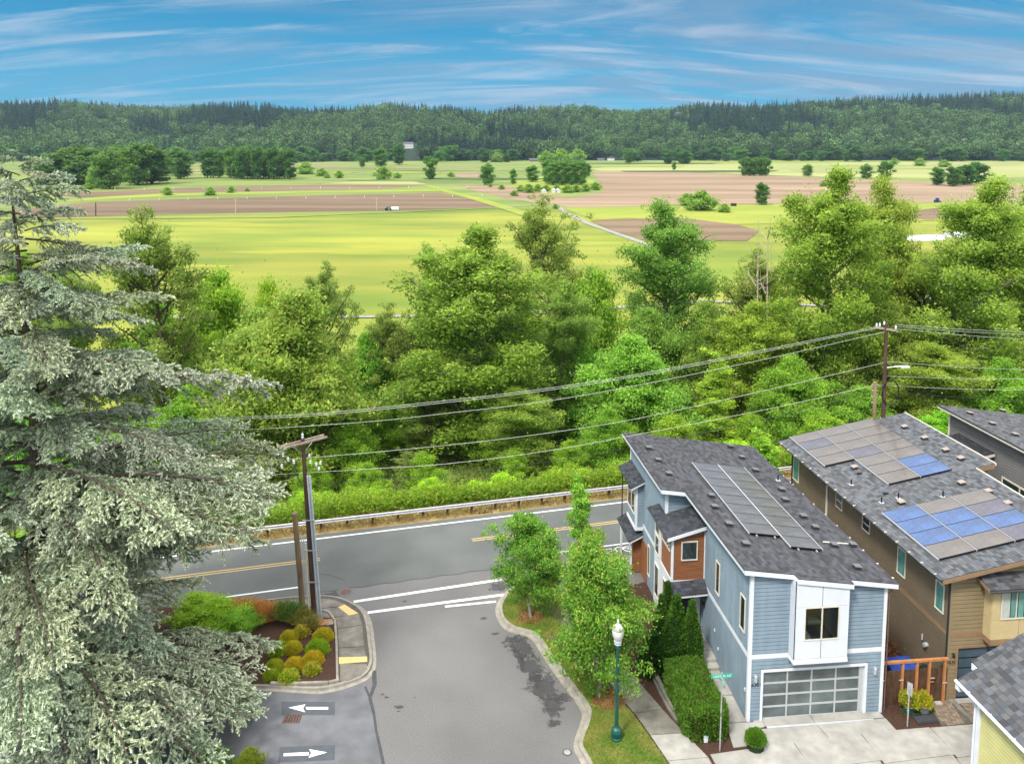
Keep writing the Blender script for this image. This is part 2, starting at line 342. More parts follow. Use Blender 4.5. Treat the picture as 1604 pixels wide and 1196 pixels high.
def sheet(name, pts, z, m, kind='structure'):
    b = MB(); n = len(pts); q = [(p[0], p[1]) for p in pts]
    if sum(q[i][0]*q[(i+1) % n][1]-q[(i+1) % n][0]*q[i][1] for i in range(n)) < 0: q = q[::-1]
    b.add([(x, y, z) for x, y in q], [tuple(range(n))]); return b.build(name, m, kind=kind)
def vs(name, px, m, dz, wob=1.0):   # valley field from outline, edges made a little uneven
    pts = [P(x, y, -12) for x, y in px]; o = []
    for i, p in enumerate(pts):
        q = pts[(i+1) % len(pts)]; k = max(1, int((q-p).length/25))
        for j in range(k):
            r = p.lerp(q, j/k); d = (q-p).normalized(); r = r+Vector((-d.y, d.x, 0))*random.uniform(-1, 1)*wob*1.6*(r.y/600); o.append(r)
    return sheet(name, o, -12+dz, m)
vs('rough_pasture', [(-200, 334), (60, 341), (300, 337), (560, 333), (790, 327), (1000, 325), (1300, 322), (1800, 318), (2000, 250), (1604, 247), (1000, 249.5), (500, 251.5), (0, 252), (-400, 253)], M['marsh'], .05, 2)
vs('pale_meadow', [(925, 264), (1000, 258), (1200, 255), (1900, 251), (2000, 268), (1604, 277), (1480, 280), (1250, 276), (1080, 269), (940, 268)], M['meadow2'], .10)
vs('ploughed_field', [(20, 330), (110, 320), (170, 316), (300, 312), (500, 306), (690, 302), (735, 311), (778, 325), (640, 330), (300, 335), (70, 341), (20, 345)], M['plough'], .12)
vs('ploughed_field', [(60, 303), (130, 310), (250, 303), (400, 300), (600, 296), (668, 290), (500, 289), (300, 294), (170, 300)], M['plough'], .12)
vs('ploughed_field', [(926, 268.5), (1070, 270), (1265, 278), (1470, 286), (1700, 290), (1700, 316), (1440, 317), (1262, 318), (1020, 323), (893, 325), (850, 318), (945, 301), (940, 285)], M['plough2'], .14)
vs('ploughed_field', [(715, 290), (800, 292), (890, 310), (850, 320), (800, 312), (745, 300)], M['plough2'], .13)
vs('ploughed_field', [(700, 272), (756, 270), (760, 279), (735, 281)], M['plough2'], .13)
vs('ploughed_field', [(820, 277), (880, 276), (890, 284), (830, 285)], M['bright'], .13).name = 'bright_field'
vs('bright_field', [(800, 283), (925, 281), (940, 292), (860, 306), (800, 291)], M['bright'], .11)
vs('bright_field', [(880, 326), (1020, 323.5), (1262, 319), (1480, 320), (1480, 345), (1150, 352), (985, 342), (930, 345)], M['bright'], .15)
vs('ploughed_field', [(925, 346), (985, 343.5), (1060, 341), (1155, 352), (1190, 362), (1170, 378), (1010, 377), (960, 362)], M['plough'], .17)
vs('ploughed_field', [(1380, 335), (1480, 325), (1750, 330), (1750, 345), (1450, 345)], M['plough'], .17)
vs('field_strip', [(100, 316), (300, 306), (500, 302), (690, 300), (695, 296), (620, 297.5), (400, 301), (250, 304), (150, 309)], M['bright'], .16)
vs('field_strip', [(640, 283), (560, 284), (500, 288), (670, 289)], M['meadow2'], .12)
r9 = random.Random(31)
for i in range(26):
    x0 = r9.uniform(-100, 1500); y0 = r9.choice([255, 258, 261, 264, 267, 271, 275, 279, 283, 287])+r9.uniform(-1, 1); ln = r9.uniform(90, 330); th = r9.uniform(.5, 1.6)*(1+(y0-255)/40)
    if 930 < x0+ln and x0 < 1480 and y0 > 268: continue
    if 20 < x0+ln and x0 < 800 and y0 > 286: continue
    vs('grass_strip', [(x0, y0), (x0+ln*.5, y0-th*.2), (x0+ln, y0+r9.uniform(-1, 1)), (x0+ln*.95, y0+th), (x0+ln*.4, y0+th*1.2), (x0+3, y0+th*.8)], M[r9.choice(['meadow2', 'bright', 'marsh', 'hedge_g', 'plough2'])], .30+i*.006, 2)
for i in range(16):
    x0 = r9.uniform(100, 900); y0 = r9.uniform(345, 470); ln = r9.uniform(60, 240); th = r9.uniform(2, 7)
    vs('mown_strip', [(x0, y0), (x0+ln*.5, y0-th*.6), (x0+ln, y0+r9.uniform(-2, 2)), (x0+ln*.9, y0+th*.6), (x0+ln*.4, y0+th)], M[r9.choice(['bright', 'mown', 'mown'])], .02+i*.002, 3)
def track(name, px, wd, m, dz):
    pts = [P(x, y, -12) for x, y in px]; b = MB(); v = []
    for i, p in enumerate(pts):
        d = (pts[min(i+1, len(pts)-1)]-pts[max(0, i-1)]).normalized(); nrm = Vector((-d.y, d.x, 0))*wd/2
        v += [(p+nrm).to_tuple(), (p-nrm).to_tuple()]
    v = [(x, y, -12+dz) for x, y, _ in v]
    b.add(v, [(2*i, 2*i+1, 2*i+3, 2*i+2) for i in range(len(pts)-1)]); return b.build(name, m, kind='structure')
track('farm_track', [(870, 322), (890, 335), (920, 350), (960, 364), (1005, 380), (1060, 398)], 3.4, M['gravel'], .20)
track('farm_track', [(-200, 497), (200, 498), (400, 498), (560, 497), (700, 495), (900, 488), (1100, 472), (1300, 480)], 2.4, M['gravel'], .22)
track('farm_track', [(-100, 345), (150, 343), (420, 341), (640, 332), (775, 326), (860, 321)], 5, M['marsh'], .24).name = 'field_bank'
track('farm_track', [(670, 291), (700, 300), (740, 310), (790, 325), (850, 345)], 9, M['bright'], .26).name = 'field_bank'
b = MB(); 
for i in range(12):
    a0 = -60+i*10
    q = [Rd(a0, 99, -8.25), Rd(a0+10, 99, -8.25), Rd(a0+10, 104, -8.3), Rd(a0, 104, -8.3)]; b.add([(p.x, p.y, p.z+.7) for p in q], [(0, 1, 2, 3)])
b.build('dirt_trail', M['dirt'], kind='structure')

# ------------------------------------------------------------------ roads and paving near by
def rq(a0, a1, n0, n1): return [Rd(a0, n0), Rd(a1, n0), Rd(a1, n1), Rd(a0, n1)]
sheet('side_street', [(-60, -30), (60, -30), (60, 30), Rd(60, 51), Rd(-60, 51)], 0.0, M['asph'])
sheet('main_road', rq(-220, 260, 50.95, 58.9), .005, M['asph_new'])
sheet('road_verge', rq(-220, 260, 58.9, 61.2), -.02, M['verge'])
z6p = lambda x, y: (340+x*.2494, 900+y*.2494)
z7p = lambda x, y: (700+x*.3478, 780+y*.3478)
eP = lambda x, y: (930+x*.1973, 960+y*.1973)
def Pp(l, z=0.): return [P(x, y, z) for x, y in l]
lot = [z6p(*q) for q in ((940, 690), (975, 790), (985, 870), (1000, 980), (1030, 1110), (1060, 1260), (1100, 1500))]
sheet('car_park', Pp(lot)+[Vector((-60, 14, 0)), Vector((-60, 44.5, 0)), P(300, 1070)], .004, M['asph_lot'])
def line(name, pts, wd, m, z=.01, label=None):
    b = MB(); pts = [Vector((p[0], p[1], 0)) for p in pts]; v = []
    for i, p in enumerate(pts):
        d = (pts[min(i+1, len(pts)-1)]-pts[max(0, i-1)]).normalized(); n_ = Vector((-d.y, d.x, 0))*(wd[i] if isinstance(wd, list) else wd)/2
        v += [(p.x+n_.x, p.y+n_.y, z), (p.x-n_.x, p.y-n_.y, z)]
    b.add(v, [(2*i, 2*i+1, 2*i+3, 2*i+2) for i in range(len(pts)-1)]); return b.build(name, m, kind='structure')
def aline(name, a0, a1, n_, wd, m, z=.012): return line(name, [Rd(a0, n_), Rd(a1, n_)], wd, m, z)
aline('edge_line', -220, 260, 58.25, .16, M['paint'])
for n_ in (55.08, 55.36):
    aline('centre_line', -220, .8, n_, .11, M['yellow']); aline('centre_line', 11.5, 260, n_, .11, M['yellow'])
aline('edge_line', -220, -.4, 51.93, .15, M['paint']); aline('edge_line', 14.5, 260, 51.95, .15, M['paint'])
line('crossing_line', [P(554, 942), P(787, 907)], .26, M['paint'])
line('crossing_line', [P(576, 959), P(789, 931)], .26, M['paint'])
line('crossing_line', [P(697, 949.6), P(777, 941.7)], .2, M['paint'])
seal = [z6p(*q) for q in ((985, 600), (990, 690), (960, 770), (985, 870), (1000, 980), (1030, 1110), (1060, 1260))]
line('asphalt_seam', Pp(seal), [.25, .22, .18, .14, .12, .14, .14], M['seal'], .009)
line('asphalt_seam', Pp([z6p(930, 700), z6p(955, 760)]), .12, M['seal'], .010)
wob = [Rd(a_, 50.95+.07*math.sin(a_*3.1)) for a_ in np.arange(-2, 14, .4)]
line('asphalt_seam', wob, .05, M['seal'], .013)
line('asphalt_seam', Pp([(497, 898), (520, 901), (541, 909)]), .04, M['seal'], .013)
# damp stain along the kerb, ragged islands
def blob(name, c, rx, ry, ang, m, z, seed):
    r_ = random.Random(seed); ph = [r_.uniform(0, 6) for _ in range(5)]; pts = []
    for i in range(48):
        t = i/48*2*math.pi; k = 1+.22*math.sin(3*t+ph[0])+.16*math.sin(5*t+ph[1])+.12*math.sin(9*t+ph[2])+.09*math.sin(15*t+ph[3])
        x, y = rx*k*math.cos(t), ry*k*math.sin(t); pts.append((c.x+x*math.cos(ang)-y*math.sin(ang), c.y+x*math.sin(ang)+y*math.cos(ang)))
    return sheet(name, pts, z, m)
for i, (x, y, rx, ry) in enumerate(((330, 665, .75, 1.4), (385, 760, .75, 1.6), (440, 850, .9, 1.6), (470, 930, .6, 1.1), (330, 720, .3, 1.4), (290, 640, .6, .35), (520, 900, .6, .4), (480, 1010, .45, .3), (215, 610, .3, .15), (165, 540, .25, .18), (235, 400, .8, .6))):
    blob('damp_stain', P(*z7p(x, y)), rx, ry, .35, M['wet'], .006+.0004*i, i)
for i, (x, y, rx) in enumerate(((1040, 750, .10), (1065, 768, .12), (1140, 828, .2), (1160, 830, .1), (1241, 768, .06), (1140, 855, .08), (1180, 165, .12))):
    blob('oil_spot', P(*z6p(x, y)), rx, rx*.6, 0, M['seal'], .009+.0004*i, 50+i)
blob('damp_stain', P(*z6p(720, 120)), 1.4, .25, .2, M['wet'], .0150, 77)
# painted arrows on dark patches
def px_poly(name, pts, z, m): return sheet(name, Pp(pts), z, m)
px_poly('marking_patch', [z6p(*q) for q in ((405, 795), (742, 797), (738, 880), (405, 878))], .0085, M['patch'])
px_poly('marking_patch', [z6p(*q) for q in ((395, 1080), (742, 1066), (738, 1162), (380, 1178))], .0085, M['patch'])
px_poly('painted_arrow', [z6p(*q) for q in ((448, 833), (555, 812), (540, 838), (553, 862))], .0125, M['paint'])
px_poly('painted_arrow', [z6p(*q) for q in ((556, 829), (698, 829), (698, 845), (562, 845))], .0125, M['paint'])
px_poly('painted_arrow', [z6p(*q) for q in ((692, 1114), (578, 1094), (592, 1118), (574, 1148))], .0125, M['paint'])
px_poly('painted_arrow', [z6p(*q) for q in ((418, 1120), (575, 1112), (578, 1132), (418, 1138))], .0125, M['paint'])
# bicycle lane symbol, two wheels and a bar
for cx_ in (20.6, 22.0):
    b = MB(); c = Rd(cx_, 51.15)
    v = []; 
    for i in range(20):
        t = i/20*2*math.pi
        for r in (.5, .38): v.append((c.x+r*math.cos(t), c.y+r*math.sin(t)*.8, .0125))
    b.add(v, [(2*i, 2*i+1, (2*i+3) % 40, (2*i+2) % 40) for i in range(20)]); b.build('bicycle_symbol', M['paint'], kind='structure')
line('bicycle_symbol', [Rd(20.6, 51.15), Rd(21.3, 51.6), Rd(22.0, 51.15)], .1, M['paint'], .0130)
# manholes, drain
def manhole(name, c, r, label, ring=M['seal'], lid=M['iron']):
    o = thing(name, label, 'manhole', c)
    b = MB(); b.lathe([(r*1.45, .006), (r*1.45, .0165), (r*1.02, .0165), (r*1.02, .006)], k=24); b.build('surround', ring, o)
    b = MB(); b.lathe([(r, .004), (r, .021), (r*.3, .022)], k=24); b.build('lid', lid, o)
manhole('manhole_cover', P(541, 927), .33, 'round iron manhole cover in the road beside the crossing line', M['asph'])
manhole('manhole_cover', P(888.5, 1177.5), .16, 'small pale round cover in a dark patch beside the right kerb', M['patch'], M['conc'])
o = thing('storm_drain', 'rusty rectangular drain grate below the left painted arrow', 'drain', P(458, 1125), .0)
b = MB(); b.box(-.42, .42, -.3, -.26, .005, .03); b.box(-.42, .42, .26, .3, .005, .03); b.box(-.42, -.38, -.26, .26, .005, .03); b.box(.38, .42, -.26, .26, .005, .03); b.build('frame', M['iron'], o)
b = MB(); b.box(-.38, .38, -.26, .26, .005, .010); b.build('grate_bed', M['black'], o)
for i in range(6): b = MB(); b.box(-.36+i*.13, -.29+i*.13, -.26, .26, .0105, .028); b.build('bar', M['iron'], o)

# ---- left corner island
outer = [(-60, 150), (100, 158), (300, 158), (450, 140), (640, 130), (760, 140), (860, 175), (940, 230), (975, 310), (990, 420), (1000, 540), (985, 610), (930, 665), (800, 715), (650, 745), (500, 740), (340, 730), (-100, 716)]
inner = [(-60, 168), (100, 174), (300, 172), (450, 155), (640, 145), (750, 156), (842, 192), (905, 245), (932, 320), (946, 430), (958, 530), (945, 590), (900, 640), (785, 685), (650, 712), (500, 712), (340, 700), (-100, 690)]
def smooth(l, k=4):
    out_ = []
    n = len(l)
    for i in range(n-1):
        p0, p1, p2, p3 = l[max(i-1, 0)], l[i], l[i+1], l[min(i+2, n-1)]
        for j in range(k):
            t = j/k
            out_.append(tuple(.5*((2*p1[d])+(-p0[d]+p2[d])*t+(2*p0[d]-5*p1[d]+4*p2[d]-p3[d])*t*t+(-p0[d]+3*p1[d]-3*p2[d]+p3[d])*t**3) for d in (0, 1)))
    out_.append(l[-1]); return out_
def kerb(name, o_px, i_px, f):
    oo = Pp([f(*q) for q in smooth(o_px)]); ii = Pp([f(*q) for q in smooth(i_px)], .0)
    mid = [a.lerp(c, .55) for a, c in zip(oo, ii)]; b = MB(); v = []
    for a, m_, c in zip(oo, mid, ii):
        v += [(a.x, a.y, .004), (m_.x, m_.y, .02), (m_.x+(c.x-m_.x)*.12, m_.y+(c.y-m_.y)*.12, .145), (c.x, c.y, .15), (c.x, c.y, 0)]
    n = len(oo)
    b.add(v, [(5*i+j, 5*i+j+1, 5*i+j+6, 5*i+j+5) for i in range(n-1) for j in range(4)]); b.build(name, M['curb'], kind='structure')
    # kerb joints every ~3 m
    return ii
ii = kerb('kerb', outer, inner, z6p)
b = MB(); b.prism(ii+[Vector((-60, 44.3, 0)), Vector((-60, 46.5, 0))], 0, .128); b.build('corner_pavement_bed', M['joint'], kind='structure')
bed = [(335, 688), (768, 670), (748, 290), (738, 262), (700, 232), (636, 222), (600, 215), (520, 212), (300, 205), (-100, 200), (-400, 210), (-400, 680)]
bedP = Pp([z6p(*q) for q in bed], .13)
def inset_curb(pl, wd, z0, z1, name, m):
    for i in range(len(pl)-1):
        b = MB(); d = (pl[i+1]-pl[i]); k = max(1, round(d.length/2.4))
        for j in range(k):
            a = pl[i]+d*(j/k); c = pl[i]+d*((j+1)/k); g = d.normalized()*.008; b = MB(); b.beam((a.x+g.x, a.y+g.y, z0), (c.x-g.x, c.y-g.y, z0), wd, z1-z0); b.build(name, m, kind='structure', bevel=.015)
inset_curb([P(*z6p(*q), .13) for q in ((335, 688), (480, 690), (700, 683), (768, 668))], .17, .1, .27, 'bed_kerb', M['curb'])
inset_curb([P(*z6p(*q), .13) for q in ((756, 664), (751, 450), (741, 290), (700, 236), (640, 224))], .13, .1, .24, 'bed_kerb', M['curb'])
b = MB(); b.prism(bedP, .10, .16); b.build('planting_bed', M['mulch'], kind='structure')
# pavement slabs round the corner
sw = [((770, 668), (775, 590), (770, 560), (940, 560), (946, 590), (900, 636), (830, 664)), ((770, 516), (765, 462), (926, 452), (936, 516)), ((765, 458), (758, 340), (912, 318), (925, 448)), ((757, 336), (750, 285), (742, 270), (890, 248), (910, 314)),
      ((742, 264), (720, 238), (662, 212), (762, 204), (825, 258)), ((656, 210), (625, 185), (662, 150), (735, 158), (800, 185), (764, 198)), ((618, 190), (520, 200), (520, 152), (655, 150)), ((512, 200), (440, 200), (440, 160), (512, 154)), ((434, 200), (300, 204), (300, 176), (434, 161)), ((296, 204), (150, 204), (150, 178), (296, 176))]
for q in sw: b = MB(); b.prism(Pp([z6p(*p) for p in q], .13), .11, .152); b.build('paving_slab', M['conc_old'], kind='structure')
for q in (((764, 518), (942, 514), (944, 545), (766, 560)), ((760, 204), (800, 186), (888, 243), (828, 256))):
    b = MB(); b.prism(Pp([z6p(*p) for p in q], .13), .11, .158); t_ = b.build('tactile_strip', M['tactile'], kind='structure')
# ---- right kerb, lawn, pavement
ro = [(300, 392), (255, 430), (228, 468), (218, 505), (228, 545), (250, 580), (285, 602), (335, 616), (378, 634), (402, 662), (432, 712), (500, 812), (560, 892), (600, 950), (607, 985), (592, 1035), (575, 1085), (572, 1130), (600, 1185), (650, 1290)]
ri = [(330, 392), (285, 432), (258, 470), (250, 505), (258, 540), (280, 566), (310, 584), (352, 596), (400, 612), (432, 645), (465, 695), (532, 790), (590, 868), (640, 935), (652, 975), (640, 1030), (618, 1085), (614, 1125), (645, 1180), (700, 1290)]
ri2 = kerb('kerb', ro, ri, z7p)
swl = [(-400, -560), (-180, 40), (100, 540), (180, 650), (325, 810), (450, 985), (590, 1190), (660, 1290)]
swr = [(-120, -560), (130, 40), (330, 520), (400, 620), (530, 770), (650, 940), (850, 1100), (920, 1160), (960, 1290)]
# lawn body between kerb and pavement, rising 12 cm above the gutter
lawn = ri2+[P(*eP(*q), .13) for q in ((640, 1290), (590, 1190), (450, 985), (325, 810), (180, 650), (100, 540))]+[Wl(-7.5, 6, .13), Wl(-7.6, 9.5, .13), P(872, 905, .13)]
b = MB(); b.prism(lawn, 0, .13); b.build('lawn', M['grass'], kind='structure')
# long pavement, slab by slab, from the corner down to the alley
def Wq(l, z0, z1, name, m, lab=None, bev=0): b = MB(); b.prism([Wl(u, v) for u, v in l], z0, z1); o = b.build(name, m, kind='structure', bevel=bev); return o
b = MB(); b.prism([Wl(-7.8, 12), Wl(-6.3, 3.8), Wl(-5.4, 1.1), Wl(-4.6, -2.3), Wl(-4.2, -6), Wl(16, -6), Wl(32, -6), Wl(32, 20), Wl(20, 20), Wl(-5.2, 12)], -.03, .10); b.build('block_ground', M['mulch'], kind='structure')
cl = [(-6.27, 3.78), (-5.98, 2.65), (-5.4, 1.09), (-5.02, -.48), (-4.65, -2.18)]; cr = [(-4.75, 3.95), (-4.40, 2.75), (-3.93, 1.22), (-3.35, -.50), (-2.72, -2.15)]
cl = [(-8.4, 10.6), (-7.7, 8.4), (-7.2, 6.6), (-6.7, 5.1)]+cl+[(-4.35, -3.9)]; cr = [(-6.6, 10.6), (-6.1, 8.4), (-5.6, 6.6), (-5.15, 5.3)]+cr+[(-2.6, -3.9)]
for i in range(len(cl)-1):
    g = .012
    def lp(p, q, t): return (p[0]+(q[0]-p[0])*t, p[1]+(q[1]-p[1])*t)
    Wq([lp(cl[i], cl[i+1], g), lp(cr[i], cr[i+1], g), lp(cr[i], cr[i+1], 1-g), lp(cl[i], cl[i+1], 1-g)], .08, .14, 'paving_slab', M['conc_old'] if i < 7 else M['conc'], bev=.01)
# driveway slabs
Q = [[(.78, .3), (3.28, .3), (3.28, -.44), (.78, -.44)], [(3.31, .3), (6.1, .3), (6.85, .1), (6.9, -.44), (3.31, -.44)], [(.28, -.62), (3.28, -.6), (3.47, -1.55), (.27, -1.75)], [(3.31, -.6), (6.93, -.5), (7.0, -1.33), (3.5, -1.54)],
     [(-.75, -.1), (.25, -.12), (.76, .28), (.76, -.44), (.25, -.62), (.25, -.95), (-.05, -1.2), (-.5, -1.62), (-1.32, -1.66), (-1.12, -.12)]]
for q in Q: Wq(q, .09, .142, 'driveway_slab', M['conc'], bev=.01)
Wq([(.8, -.47), (6.3, -.47), (6.3, -.58), (.8, -.6)], .09, .139, 'channel_drain', M['conduit'])
ap = [-2.58, 1.66, 5.16, 8.75, 12.3, 16]
for i in range(len(ap)-1):
    t0 = -1.98+.09*(ap[i]+2.6)*.92 if ap[i] < 7 else -1.33; t1 = -1.98+.09*(ap[i+1]+2.6)*.92 if ap[i+1] < 7 else -1.30
    Wq([(ap[i]+.02, t0), (ap[i+1]-.02, t1), (ap[i+1]+.1, -3.1), (ap[i]+.1, -3.3)], .08, .135, 'apron_slab', M['conc'], bev=.01)
    Wq([(ap[i]+.02, -3.33), (ap[i+1]-.02, -3.13), (ap[i+1], -5), (ap[i], -5)], .06, .128, 'apron_slab', M['conc'], bev=.01)
# walkway beside the blue house with two steps
for v0, v1, z_ in ((-.08, 1.8, .20), (1.82, 3.72, .26), (3.74, 4.2, .42), (4.22, 5.0, .58), (5.02, 7.3, .62)):
    Wq([(-1.18 if v0 < 4 else -1.4, v0), (-.06, v0), (-.06, v1), (-1.05 if v0 < 4 else -1.4, v1)], .08, z_, 'walkway_slab', M['conc'], bev=.01)
def rockmesh(s, seed):
    r_ = random.Random(seed); b = MB(); b.lathe([(.55, 0), (.95, .25), (.9, .6), (.5, .85)], k=9)
    b.v = [(x*s*(1+r_.uniform(-.2, .2)), y*s*(1+r_.uniform(-.2, .2)), z*s*.8) for x, y, z in b.v]; return b.mesh('boulder', M['rock'], True)
for i, (u, v, s) in enumerate(((-1.0, 3.6, .3), (-.8, 4.1, .33), (-1.25, 4.4, .28))):
    o = ob('boulder', rockmesh(s, i)); o.location = Wl(u, v, .2); tag(o, ['grey boulder at the foot of the walkway steps', 'grey boulder wedged beside the upper walkway step', 'small grey boulder between walkway steps and hedge'][i], 'rock', 'boulders by the walkway steps')
# low retaining wall curving between pavement and hedge
rw = [(-3.7, 5.2), (-3.75, 4.2), (-3.72, 3.2), (-3.68, 2.2), (-3.6, 1.3), (-3.5, .6), (-3.35, .2), (-3.15, -.1)]
o = thing('retaining_wall', 'low curved grey block wall between the pavement and the clipped hedge', 'wall', Wl(-3.6, 2.5, .1), AN)
for k_ in range(2):
    for i in range(len(rw)-1):
        a, c = rw[i], rw[i+1]; m_ = [(a[0]+(c[0]-a[0])*j/2+k_*.10, a[1]+(c[1]-a[1])*j/2) for j in range(3)]
        for j in range(2):
            b = MB(); b.beam((m_[j][0]+3.6, m_[j][1]-2.5+.005, .17*k_), (m_[j+1][0]+3.6, m_[j+1][1]-2.5-.005, .17*k_), .22, .165); b.build('block', M['conc_old'], o, bevel=.02)
# brown house entrance paving
b = MB(); b.prism([Wl(9.7, .45), Wl(17, .45), Wl(17, -1.2), Wl(9.4, -1.25)], .05, .125); b.build('paver_bed', M['joint'], kind='structure')
for i in range(6):
    for j in range(6):
        u0 = 9.78+i*.19-.055*j; v0 = .42-j*.285
        if (i, j) == (0, 5): continue
        b = MB(); b.box(u0, u0+.178, v0-.27, v0, .11, .15+random.uniform(-.004, .006)); t_ = b.build('paver', M['paver'], kind='structure', bevel=.01); t_.location = O; t_.rotation_euler = (0, 0, AN)
for i in range(5):
    for j in range(4):
        u0 = 11.32+i*.19-.02*j; v0 = .1-j*.29
        b = MB(); b.box(u0, u0+.178, v0-.27, v0, .11, .15+random.uniform(-.004, .006)); t_ = b.build('paver', M['paver'], kind='structure', bevel=.01); t_.location = O; t_.rotation_euler = (0, 0, AN)
Wq([(10.88, .5), (11.14, .5), (11.24, -1.18), (11.0, -1.2)], .06, .18, 'paving_kerb', M['conc_old'], bev=.01)
Wq([(11.2, .47), (17, .47), (17, .12), (11.2, .12)], .06, .17, 'driveway_slab', M['conc'], bev=.01)
Wq([(10.05, .40), (10.4, .40), (10.38, .14), (10.03, .14)], .1, .17, 'stepping_stone', M['conc'], bev=.01)

# ------------------------------------------------------------------ house building kit (local axes: u right, v back, z up)
def clip_poly(poly, f):
    out_ = []
    for i in range(len(poly)):
        a, c = poly[i], poly[(i+1) % len(poly)]; fa, fc = f(a), f(c)
        if fa >= 0: out_.append(a)
        if (fa >= 0) != (fc >= 0): t = fa/(fa-fc); out_.append((a[0]+(c[0]-a[0])*t, a[1]+(c[1]-a[1])*t))
    return out_
def siding(parent, A, B, nrm, zb, za, zc, m, openings=(), h=.2, name='siding'):
    """lapped boards on the wall A->B (u,v); top runs from za at A to zc at B; nrm = outward (u,v)"""
    b = MB(); A = Vector((*A, 0)); B = Vector((*B, 0)); Ln = (B-A).length; d = (B-A)/Ln; nv = Vector((*nrm, 0))
    top = lambda s: za+(zc-za)*s/Ln
    z = zb
    zmax = max(za, zc)
    while z < zmax-1e-4:
        z1 = min(z+h, zmax)
        segs = [(0, Ln)]
        for (s0, s1, o0, o1) in openings:
            if o0 < (z+z1)/2 < o1:
                segs = [p for q in segs for p in ((q[0], min(q[1], s0)), (max(q[0], s1), q[1])) if p[1]-p[0] > .01]
        for s0, s1 in segs:
            pl = clip_poly([(s0, z+.026), (s1, z+.026), (s1, z1), (s0, z1)], lambda p: top(p[0])-p[1])
            if len(pl) < 3: continue
            vv = []
            for s, zz in pl:
                off = .040-.012*(zz-z)/h; p = A+d*s+nv*off; vv.append((p.x, p.y, zz))
            b.add(vv, [tuple(range(len(vv)))])
            a, c = A+d*s0, A+d*s1
            for zz, o_ in ((z+.026, .040), (z1, .028)):
                e0, e1 = s0, s1
                if top(e0) < zz and top(e1) < zz: continue
                if abs(zc-za) > 1e-6:
                    sx = (zz-za)*Ln/(zc-za)
                    if top(e0) < zz: e0 = sx
                    if top(e1) < zz: e1 = sx
                a, c = A+d*e0, A+d*e1
                b.add([(a.x-nv.x*.03, a.y-nv.y*.03, zz), (c.x-nv.x*.03, c.y-nv.y*.03, zz), (c.x+nv.x*o_, c.y+nv.y*o_, zz), (a.x+nv.x*o_, a.y+nv.y*o_, zz)], [(0, 1, 2, 3)])
        z = z1
    return b.build(name, m, parent, kind='stuff')
def wbox(b, axis, face, out, s0, s1, z0, z1, d0, d1, mi=0):
    """box on a wall plane. axis 'u': wall runs along u at v=face; 'v': along v at u=face; out=+1/-1 outward; d0..d1 offsets"""
    a, c = sorted((face+out*d0, face+out*d1))
    if axis == 'u': b.box(s0, s1, a, c, z0, z1, mi)
    else: b.box(a, c, s0, s1, z0, z1, mi)
def window(parent, axis, face, out, s0, s1, z0, z1, glass='glass_d', fr='vinyl', trim=.06, mull=(), rail=(), proud=.06, nm='window', label=None):
    b = MB(); t = trim
    wbox(b, axis, face, out, s0, s1, z1-t, z1, 0, proud); wbox(b, axis, face, out, s0, s1, z0, z0+t, 0, proud+.01)
    wbox(b, axis, face, out, s0, s0+t, z0+t, z1-t, 0, proud); wbox(b, axis, face, out, s1-t, s1, z0+t, z1-t, 0, proud)
    for s in mull: wbox(b, axis, face, out, s-t/2, s+t/2, z0+t, z1-t, 0, proud-.006)
    for z in rail: wbox(b, axis, face, out, s0+t, s1-t, z-t/2, z+t/2, 0, proud-.008)
    w_ = b.build(nm, M[fr], parent, label=label)
    ss = [s0+t]+list(mull)+[s1-t]; zz = [z0+t]+list(rail)+[z1-t]
    for i in range(len(ss)-1):
        for j in range(len(zz)-1):
            b = MB(); wbox(b, axis, face, out, ss[i]+(t/2 if i else 0), ss[i+1]-(t/2 if i < len(ss)-2 else 0), zz[j]+(t/2 if j else 0), zz[j+1]-(t/2 if j < len(zz)-2 else 0), .002, .03); b.build('pane', M[glass], w_)
    return w_
def board(parent, axis, face, out, s0, s1, z0, z1, m='white', d=.045, nm='trim', d0=0.):
    b = MB(); wbox(b, axis, face, out, s0, s1, z0, z1, d0, d); return b.build(nm, M[m], parent)
